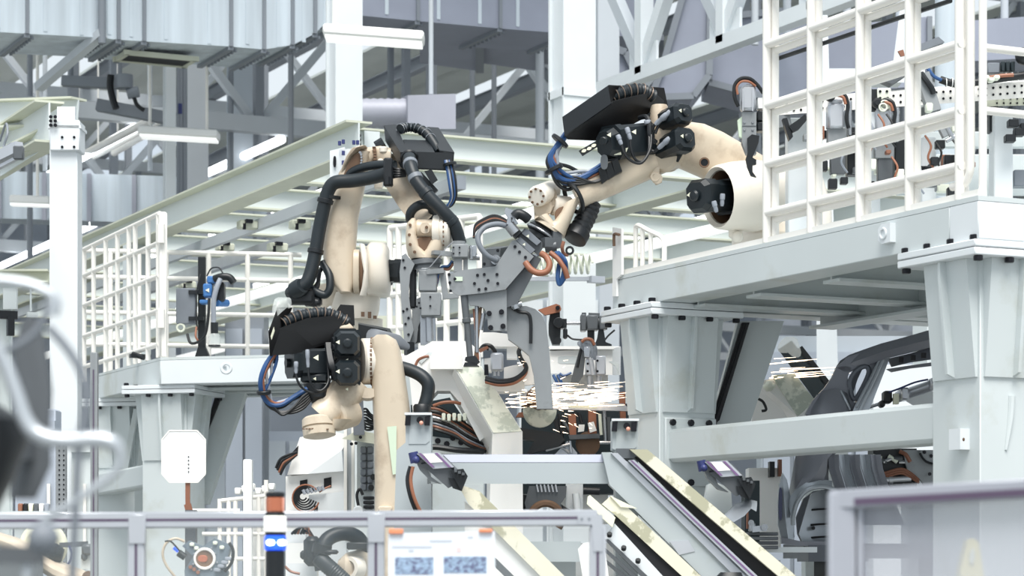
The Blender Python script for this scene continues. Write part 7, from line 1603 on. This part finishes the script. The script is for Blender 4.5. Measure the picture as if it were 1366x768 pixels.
part('ribbed_hose', 'rubber', rd_, lambda mb: mb.corrugated([f(424, 742, -.14), f(434, 752, -.15), f(450, 766, -.15), f(470, 785, -.15)], S * 11, .012, .06, 14))
part('hose_clamp', 'black', rd_, lambda mb: (mb.lathe(f(428, 738, -.14), Z_ + RT * .2, [(0, S * 13), (.04, S * 13)], 18), mb.box(f(441, 736, -.14), (S * 20, .08, S * 6), (RT, FW, Z_), .008)))
part('motor_block', 'motor', rd_, lambda mb: (mb.box(f(417, 735, -.05), (S * 22, .12, S * 40), (RT, FW, Z_), .02), mb.box(f(405, 740, -.05), (S * 8, .08, S * 12), (RT, FW, Z_), .01)))
part('bracket', 'black', rd_, lambda mb: mb.box(f(480, 728, -.06), (S * 34, .06, S * 10), (RT, FW, Z_), .006))
part('white_box', 'paint_pale', rd_, lambda mb: (mb.box(f(404, 764, .1), (S * 40, .1, S * 26), (RT, FW, Z_)), mb.box(f(396, 716, .12), (S * 26, .1, S * 16), (RT, FW, Z_))))
for k in range(6): part('cable', ['cable_black', 'cable_black', 'copper'][k % 3], rd_, lambda mb: mb.tube([f(389 + 4 * k, 712, .03), f(396 + 3 * k, 706 - (k % 3) * 2, .02), f(408 + k, 703 + 2 * k, .02), f(418, 716, .02)], S * 1.8, 6))
part('cable', 'copper', rd_, lambda mb: mb.tube([f(380, 755, .0), f(388, 762, 0), f(400, 765, .0)], S * 2, 6))
# ================================================================== robot arm low on the left
f = Px(9.4); S = f.m(1)
re_ = thing('industrial_robot', 'cream robot arm with a steel-blue cover low beside the aisle', 'robot', (f(60, 760).x, f(60, 760).y, 0))
part('arm', 'robot', re_, lambda mb: mb.sell([(f(-6, 718, .1), Z_ * S * 10, FW * .1), (f(20, 728, .05), Z_ * S * 12, FW * .11), (f(48, 742, 0), Z_ * S * 14, FW * .12), (f(78, 762, 0), Z_ * S * 14, FW * .12), (f(110, 776, 0), Z_ * S * 16, FW * .12), (f(131, 784, 0), Z_ * S * 12, FW * .1)], 18))
part('base', 'robot', re_, lambda mb: mb.box(Vector((f(50, 747, .15).x, f(50, 747, .15).y, .8)), (.5, .3, 1.6), (RT, FW, Z_), .04))
part('cover', 'gun_dark', re_, lambda mb: mb.hexa([f(-10, 737, -.2), f(57, 735, -.2), f(58, 790, -.2), f(-10, 790, -.2)], [f(-5, 734, .05), f(50, 733, .05), f(50, 790, .05), f(-5, 790, .05)]))
part('arm_port', 'robot_dark', re_, lambda mb: mb.lathe(f(120, 770, -.1), -FW, [(0, S * 9), (.03, S * 9)], 18))
part('motor', 'black', re_, lambda mb: (mb.lathe(f(40, 730, -.05), RT + FW * .1 - Z_ * .25, [(0, S * 10), (.02, S * 14), (.1, S * 14), (.13, S * 9)], 18)))
part('white_ring', 'label_white', re_, lambda mb: mb.torus(f(58, 728, .15), FW, S * 24, S * 9, 28, 8))
part('tie_rod', 'gun_dark', re_, lambda mb: mb.bar(f(80, 727, .1), f(117, 725, .1), .02, .02))
part('rod_head', 'gun_dark', re_, lambda mb: (mb.box(f(118, 733, .1), (S * 16, .06, S * 16), (RT, FW, Z_), .01), mb.box(f(113, 742, .1), (S * 8, .05, S * 12), (RT, FW, Z_), .01)))
part('rod_plate', 'paint', re_, lambda mb: mb.box(f(117, 750, .12), (S * 16, .04, S * 18), (RT, FW, Z_)))
part('cable', 'navy', re_, lambda mb: mb.tube([f(92, 728, .08), f(95, 738, .07), f(92, 750, .07), f(84, 756, .07)], S * 1.6, 6))
# perforated post and machinery behind
f = Px(13.5); S = f.m(1)
pp_ = thing('perforated_post', 'grey perforated steel post by the aisle post', 'post', (f(82, 700).x, f(82, 700).y, 0))
part('channel', 'gun', pp_, lambda mb: mb.box(Vector((f(82, 700).x, f(82, 700).y, (1.7 + (747 - 590) / FPX * 13.5) / 2)), (S * 13, .05, 1.7 + (747 - 590) / FPX * 13.5), (RT, FW, Z_)))
part('holes', 'bolt', pp_, lambda mb: [mb.cyl(f(79 + 6 * i, 594 + 6.5 * j, -.026), f(79 + 6 * i, 594 + 6.5 * j, -.03), S * 1.2, n=6) for i in (0, 1) for j in range(26)], kind='stuff')
f = Px(14.5); S = f.m(1)
for x0, x1, y0, m, lb_ in ((95, 122, 575, 'paint', 'pale machine column behind the perforated post'), (20, 74, 545, 'wall', 'dark blue-grey machine column behind the blurred tube')):
    c = f((x0 + x1) / 2, 700); zt = 1.7 + (747 - y0) / FPX * 14.5
    t = thing('machine_column', lb_, 'machine', (c.x, c.y, 0))
    part('body', m, t, lambda mb: mb.box(Vector((c.x, c.y, zt / 2)) + FW * .1, (S * (x1 - x0), .2, zt), (RT, FW, Z_), .01))
    part('trim', 'rail_white', t, lambda mb: mb.box(f(x1 - 9, 700, -.02), (S * 4, .02, S * 110), (RT, FW, Z_)))
    part('cross_tie', m, t, lambda mb: mb.box(f((x0 + x1) / 2, y0 + 22, -.01), (S * (x1 - x0), .05, S * 12), (RT, FW, Z_)))
sh = thing('parts_shelf', 'low shelf of small coloured parts under the blurred tube', 'shelf', (f(40, 700, -.4).x, f(40, 700, -.4).y, 0))
part('board', 'paint', sh, lambda mb: mb.box(f(30, 684, -.4), (S * 80, .2, S * 4), (RT, FW, Z_)))
part('legs', 'paint', sh, lambda mb: mb.box(Vector((f(30, 700, -.4).x, f(30, 700, -.4).y, .98)), (.08, .08, 1.96), (RT, FW, Z_)))
for k in range(6): part('part', ['copper', 'black', 'label_white', 'gun_dark', 'white', 'cable_grey'][k], sh, lambda mb: mb.box(f(28 + 7 * k, 677, -.42), (S * 6, .06, S * 11), (RT, FW, Z_), .006))
# ================================================================== tool changer plate
f = Px(9.2); S = f.m(1)
tc_ = thing('tool_changer_plate', 'grey tool changer plate with round red-lit port and looped hoses below the octagonal panel', 'tool changer', (f(272, 760).x, f(272, 760).y, 0))
part('plate', 'tool_grey', tc_, lambda mb: mb.prism([f(x, y) for x, y in ((243, 728), (252, 721), (270, 728), (286, 718), (308, 727), (304, 742), (298, 752), (304, 764), (296, 790), (248, 790), (246, 760), (258, 742))], FW * .06))
part('port_ring', 'rail_white', tc_, lambda mb: mb.torus(f(273, 745, -.005), FW, S * 13, S * 2, 26, 6))
part('port', 'robot_dark', tc_, lambda mb: mb.cyl(f(273, 745), f(273, 745, -.004), S * 12, n=22))
part('red_lens', 'amber', tc_, lambda mb: mb.sell([(f(270, 745, -.005), RT * S * 7, Z_ * S * 5), (f(270, 745, -.008), RT * S * 6, Z_ * S * 4)], 14))
for x, y in ((259, 738), (287, 738), (258, 752), (266, 760), (282, 759), (290, 750), (268, 731), (282, 731)): bolt(tc_, f(x, y), -FW, S * 1.6, .006, 'steel')
for x, y in ((256, 726), (262, 731), (287, 724), (296, 730)): part('square_port', 'coil_white', tc_, lambda mb: mb.box(f(x, y, -.005), (S * 6, .012, S * 5), (RT, FW, Z_), .003))
for x, y in ((254, 756), (259, 759), (264, 763)): part('brass_port', 'copper', tc_, lambda mb: mb.cyl(f(x, y), f(x, y, -.012), S * 2.6, n=10))
part('connector_block', 'cable_grey', tc_, lambda mb: [mb.box(f(290 + 5 * i, 760 - 5 * i, -.02), (S * 9, .03, S * 5), (RT, FW, Z_), .003) for i in range(4)])
part('hose', 'robot', tc_, lambda mb: mb.tube([f(246, 722, -.02), f(234, 718, -.03), f(222, 724, -.03), f(217, 738, -.03), f(222, 754, -.02), f(236, 772, .0)], S * 1.8, 8))
part('hose', 'cable_black', tc_, lambda mb: mb.tube([f(306, 724, -.02), f(311, 734, -.03), f(309, 750, -.03), f(300, 762, -.02)], S * 2.2, 8))
part('hose', 'cable_black', tc_, lambda mb: mb.tube([f(240, 735, -.04), f(228, 722, -.05), f(220, 722, -.05)], S * 1.2, 6))
part('plug', 'black', tc_, lambda mb: mb.cyl(f(238, 737, -.02), f(247, 743, -.02), S * 5, n=10))
part('blue_indicator', 'stack_blue', tc_, lambda mb: mb.cyl(f(232, 730, -.02), f(238, 735, -.02), S * 2.6, n=10))
part('stand', 'gun_dark', tc_, lambda mb: mb.box(Vector((f(273, 770, .1).x, f(273, 770, .1).y, .82)), (.12, .1, 1.64), (RT, FW, Z_)))

# ================================================================== aluminium fence in front
f = Px(6.3); S = f.m(1)
fe = thing('aluminium_fence', 'low aluminium profile fence with clear panes crossing in front of the machines', 'fence', (f(400, 700).x, f(400, 700).y, 0))
W = .043
def profile(name, a, b, par=fe, w=W, up=UP):
    a, b = Vector(a), Vector(b)
    o = part(name, 'alu', par, lambda mb: mb.bar(a, b, w, w, up=up, ch=.004))
    ax = (b - a).normalized(); n = ax.cross(up).normalized(); n = n if n.dot(FW) < 0 else -n
    part('slot', 'slot', o, lambda mb: mb.bar(a + n * w * .5, b + n * w * .5, .002 if abs(up.dot(UP)) > .5 else .009, .007 if abs(up.dot(UP)) > .5 else .002, up=up))
    return o
def vprofile(name, px, y0, d, par=fe, w=W):
    p = at(px, y0, d)
    o = part(name, 'alu', par, lambda mb: mb.box(Vector((p.x, p.y, p.z / 2)), (w, w, p.z), (RT, FW, Z_), .004))
    part('slot', 'slot', o, lambda mb: mb.box(Vector((p.x, p.y, p.z / 2)) - FW * (w / 2), (.007, .002, p.z), (RT, FW, Z_)))
    return o
xs = (-140, 183, 502, 797)
def ry(x): return 694.5 - .005 * x
for a, b in zip(xs, xs[1:]): profile('top_rail', f(a, ry(a)), f(b, ry(b)))
for x in xs[1:]: vprofile('fence_post', x, ry(x) + 11, 6.3)
for x in (183, 502): part('joint_bracket', 'alu', fe, lambda mb: (mb.box(f(x, ry(x) + 12, -.024), (W * 1.05, .006, W * 1.8), (RT, FW, Z_), .002)))
part('joint_bracket', 'alu', fe, lambda mb: mb.prism([f(770, 686, -.026), f(804, 686, -.026), f(804, 735, -.026), f(792, 735, -.026), (f(790, 700, -.026)), f(772, 699, -.026)], FW * .005))
for x in (776, 786): bolt(fe, f(x, 691.5, -.026), -FW, S * 2, .003, 'steel')
for a, b in zip(xs, xs[1:]):
    part('pane', 'pane', fe, lambda mb: mb.hexa([f(a + 10, 705), f(b - 10, 704), f(b - 10, 1400), f(a + 10, 1400)], [f(a + 10, 705, .006), f(b - 10, 704, .006), f(b - 10, 1400, .006), f(a + 10, 1400, .006)]))
bp_ = thing('slim_fence_post', 'slim grey profile post standing by the left platform leg', 'post', (at(126, 700, 9).x, at(126, 700, 9).y, 0))
part('shaft', 'gun', bp_, lambda mb: mb.box(Vector((at(126, 700, 9).x, at(126, 700, 9).y, (1.7 + (747 - 470) / FPX * 9) / 2)), (.026, .04, 1.7 + (747 - 470) / FPX * 9), (RT, FW, Z_), .003))
part('slot', 'slot', bp_, lambda mb: mb.box(at(126, 760, 9) - FW * .021, (.005, .002, 1.5), (RT, FW, Z_)))
# right-hand glazed fence panel
g4 = Px(4.2); S = g4.m(1)
gf = thing('glazed_fence_panel', 'out-of-focus aluminium framed glazed fence panel in front of the broad leg', 'fence', (g4(1240, 700).x, g4(1240, 700).y, 0))
part('top_rail', 'alu_dull', gf, lambda mb: (mb.bar(g4(1108, 667), g4(1500, 644, -.15), .036, .034, ch=.003),))
part('rail_slot', 'slot', gf, lambda mb: mb.bar(g4(1140, 669, -.03), g4(1500, 649, -.18), .006, .012))
def vp4(px, y0, w=.045, m='alu_dull'):
    p = g4(px, y0); return part('frame_post', m, gf, lambda mb: mb.box(Vector((p.x, p.y, p.z / 2)), (w, .045, p.z), (RT, FW, Z_), .004))
vp4(1122, 656)
part('inner_frame', 'alu_dull', gf, lambda mb: mb.box(g4(1146, 760), (.012, .03, S * 170), (RT, FW, Z_), .002))
part('pane', 'pane_hazy', gf, lambda mb: mb.hexa([g4(1150, 675), g4(1500, 655, -.15), g4(1500, 1700, -.15), g4(1150, 1700)], [g4(1150, 675, .006), g4(1500, 655, -.144), g4(1500, 1700, -.144), g4(1150, 1700, .006)]))
# yellow guard seen through it
y5 = Px(5.4)
ys = thing('yellow_guard', 'glossy pale yellow guard with an oval cut-out behind the glazed fence panel', 'guard', (y5(1298, 760).x, y5(1298, 760).y, 0))
part('shell', 'yellow_gloss', ys, lambda mb: mb.prism([y5(x, y) for x, y in ((1291, 721), (1300, 718), (1306, 724), (1316, 790), (1318, 1750), (1278, 1750), (1281, 760))], FW * .05))
part('cut_out', 'coil_white', ys, lambda mb: mb.sell([(y5(1297, 742, -.002), RT * .006 + Z_ * .004, Z_ * .018), (y5(1297, 742, -.004), RT * .005 + Z_ * .004, Z_ * .016)], 14))
# paper sheet on the fence
f = Px(6.26); S = f.m(1)
ps = thing('notice_sheet', 'white printed notice sheet with two small photographs clipped to the fence', 'notice', f(588, 780))
sh_ = part('sheet', 'paper', ps, lambda mb: mb.prism([f(x, y) for x, y in ((518, 711), (660, 708), (662, 850), (518, 850))], FW * .004))
for x0, x1, y0, y1 in ((519, 538, 705, 712), (639, 657, 705, 710)): part('clip', 'clip_orange', ps, lambda mb: mb.box(f((x0 + x1) / 2, (y0 + y1) / 2, -.004), (S * (x1 - x0), .012, S * (y1 - y0)), (RT, FW, Z_), .002), 'orange clip')
for (x0, x1, y, m) in ((573, 603, 721, 'paper_ink'), (523, 576, 729, 'paper_ink'), (624, 631, 716, 'paper_ink'), (545, 552, 734, 'paper_ink')):
    part('print_line', m, sh_, lambda mb: mb.box(f((x0 + x1) / 2, y, -.0006), (S * (x1 - x0), .001, S * 3), (RT, FW, Z_)))
part('print_mark', 'paper_pink', sh_, lambda mb: mb.box(f(612, 733, -.0006), (S * 6, .001, S * 7), (RT, FW, Z_)))
for x0, x1, y0, y1 in ((527, 578, 743, 766), (592, 649, 742, 764)):
    ph = part('printed_photo', 'photo_print', sh_, lambda mb: mb.box(f((x0 + x1) / 2, (y0 + y1) / 2, -.0006), (S * (x1 - x0), .001, S * (y1 - y0)), (RT, FW, Z_)))
# stack light
f = Px(6.1); S = f.m(1)
sk = thing('signal_tower', 'signal tower light with amber, white and lit blue sections before the fence', 'signal light', (f(367, 760).x, f(367, 760).y, 0))
def cy(name, m, y0, y1, r, n=20): return part(name, m, sk, lambda mb: mb.cyl(f(367, y0), f(367, y1), S * r, n=n, ch=.003))
cy('cap', 'black', 656, 663, 13); 
for i in range(1): cy('amber_lens', 'amber', 663, 683, 12.5)
part('lens_rib', 'amber_light', sk, lambda mb: [mb.box(f(x, 673, -.024 + .001 * abs(x - 366)), (S * 3, .004, S * 19), (RT, FW, Z_), .001) for x in (361, 378)])
cy('spacer', 'black', 683, 688, 13.5); cy('white_lens', 'stack_white', 688, 709, 15); cy('spacer', 'black', 709, 714, 14)
bl = cy('blue_lens', 'stack_blue', 714, 734, 14.5)
for x in (361, 376): part('lit_led', 'stack_led', bl, lambda mb: mb.sell([(f(x, 723.5, -.024), RT * S * 6, Z_ * S * 4), (f(x, 723.5, -.032), RT * S * 5, Z_ * S * 3)], 14))
part('base', 'black', sk, lambda mb: mb.cyl(f(367, 734), f(367, 800), S * 13, n=20, ch=.003))
part('pole', 'alu', sk, lambda mb: mb.cyl(f(367, 798), Vector((f(367, 798).x, f(367, 798).y, 0)), S * 6, n=12))
# ================================================================== blurred bent tube close to the camera
f = Px(2.7); S = f.m(1)
bt = thing('bent_tube_stand', 'very blurred stand of bent metal tubes and dark hoses close by the aisle', 'stand', (f(-60, 760).x, f(-60, 760).y, 0))
part('bright_tube', 'blur_metal', bt, lambda mb: mb.tube([f(-60, 370), f(0, 374), f(40, 380), f(66, 392), f(74, 404), f(70, 420)], S * 8, 10))
part('bright_tube', 'blur_metal', bt, lambda mb: mb.tube([f(-50, 380), f(0, 470), f(20, 520), f(34, 560), f(52, 580), f(85, 588), f(130, 586), f(152, 592), f(160, 610), f(155, 628), f(130, 648), f(90, 675), f(60, 695), f(40, 740), f(20, 900)], [S * 9, S * 9, S * 10, S * 11, S * 12, S * 12, S * 12, S * 11, S * 7, S * 6, S * 6, S * 6, S * 6, S * 7, S * 8], 10))
part('grey_tube', 'hose_grey', bt, lambda mb: mb.tube([f(64, 436), f(90, 465), f(110, 500), f(116, 540), f(105, 600), f(100, 700), f(90, 900)], S * 6, 10))
part('grey_tube', 'hose_grey', bt, lambda mb: mb.tube([f(-40, 480), f(20, 462), f(52, 438), f(66, 405)], S * 5, 10))
part('knob', 'hose_grey', bt, lambda mb: mb.sph(f(58, 718, -.05), S * 22, 12, 8))
part('dark_body', 'black', bt, lambda mb: mb.sell([(f(-20, 540, .1), RT * S * 20, FW * .03), (f(0, 560, .1), RT * S * 34, FW * .05), (f(0, 590, .1), RT * S * 36, FW * .05), (f(-10, 640, .1), RT * S * 26, FW * .04), (f(-30, 690, .1), RT * S * 20, FW * .03)], 14))
part('grey_sheet', 'gun_dark', bt, lambda mb: mb.sell([(f(42, 425, .3), RT * S * 14, FW * .01), (f(40, 470, .3), RT * S * 26, FW * .01), (f(50, 520, .3), RT * S * 22, FW * .01), (f(40, 570, .3), RT * S * 30, FW * .01), (f(45, 620, .3), RT * S * 26, FW * .01), (f(30, 665, .3), RT * S * 20, FW * .01)], 14))
part('stand_post', 'gun_dark', bt, lambda mb: mb.box(Vector((f(-60, 747).x, f(-60, 747).y, 1.0)), (.05, .05, 2.05), (RT, FW, Z_)))
for a, b in ((f(-62, 560, .1), f(10, 560, .1)), (f(-62, 620, .1), f(40, 600, .3)), (f(-62, 740), f(60, 740))): part('cross_arm', 'gun_dark', bt, lambda mb: mb.bar(a, b, .02, .02))
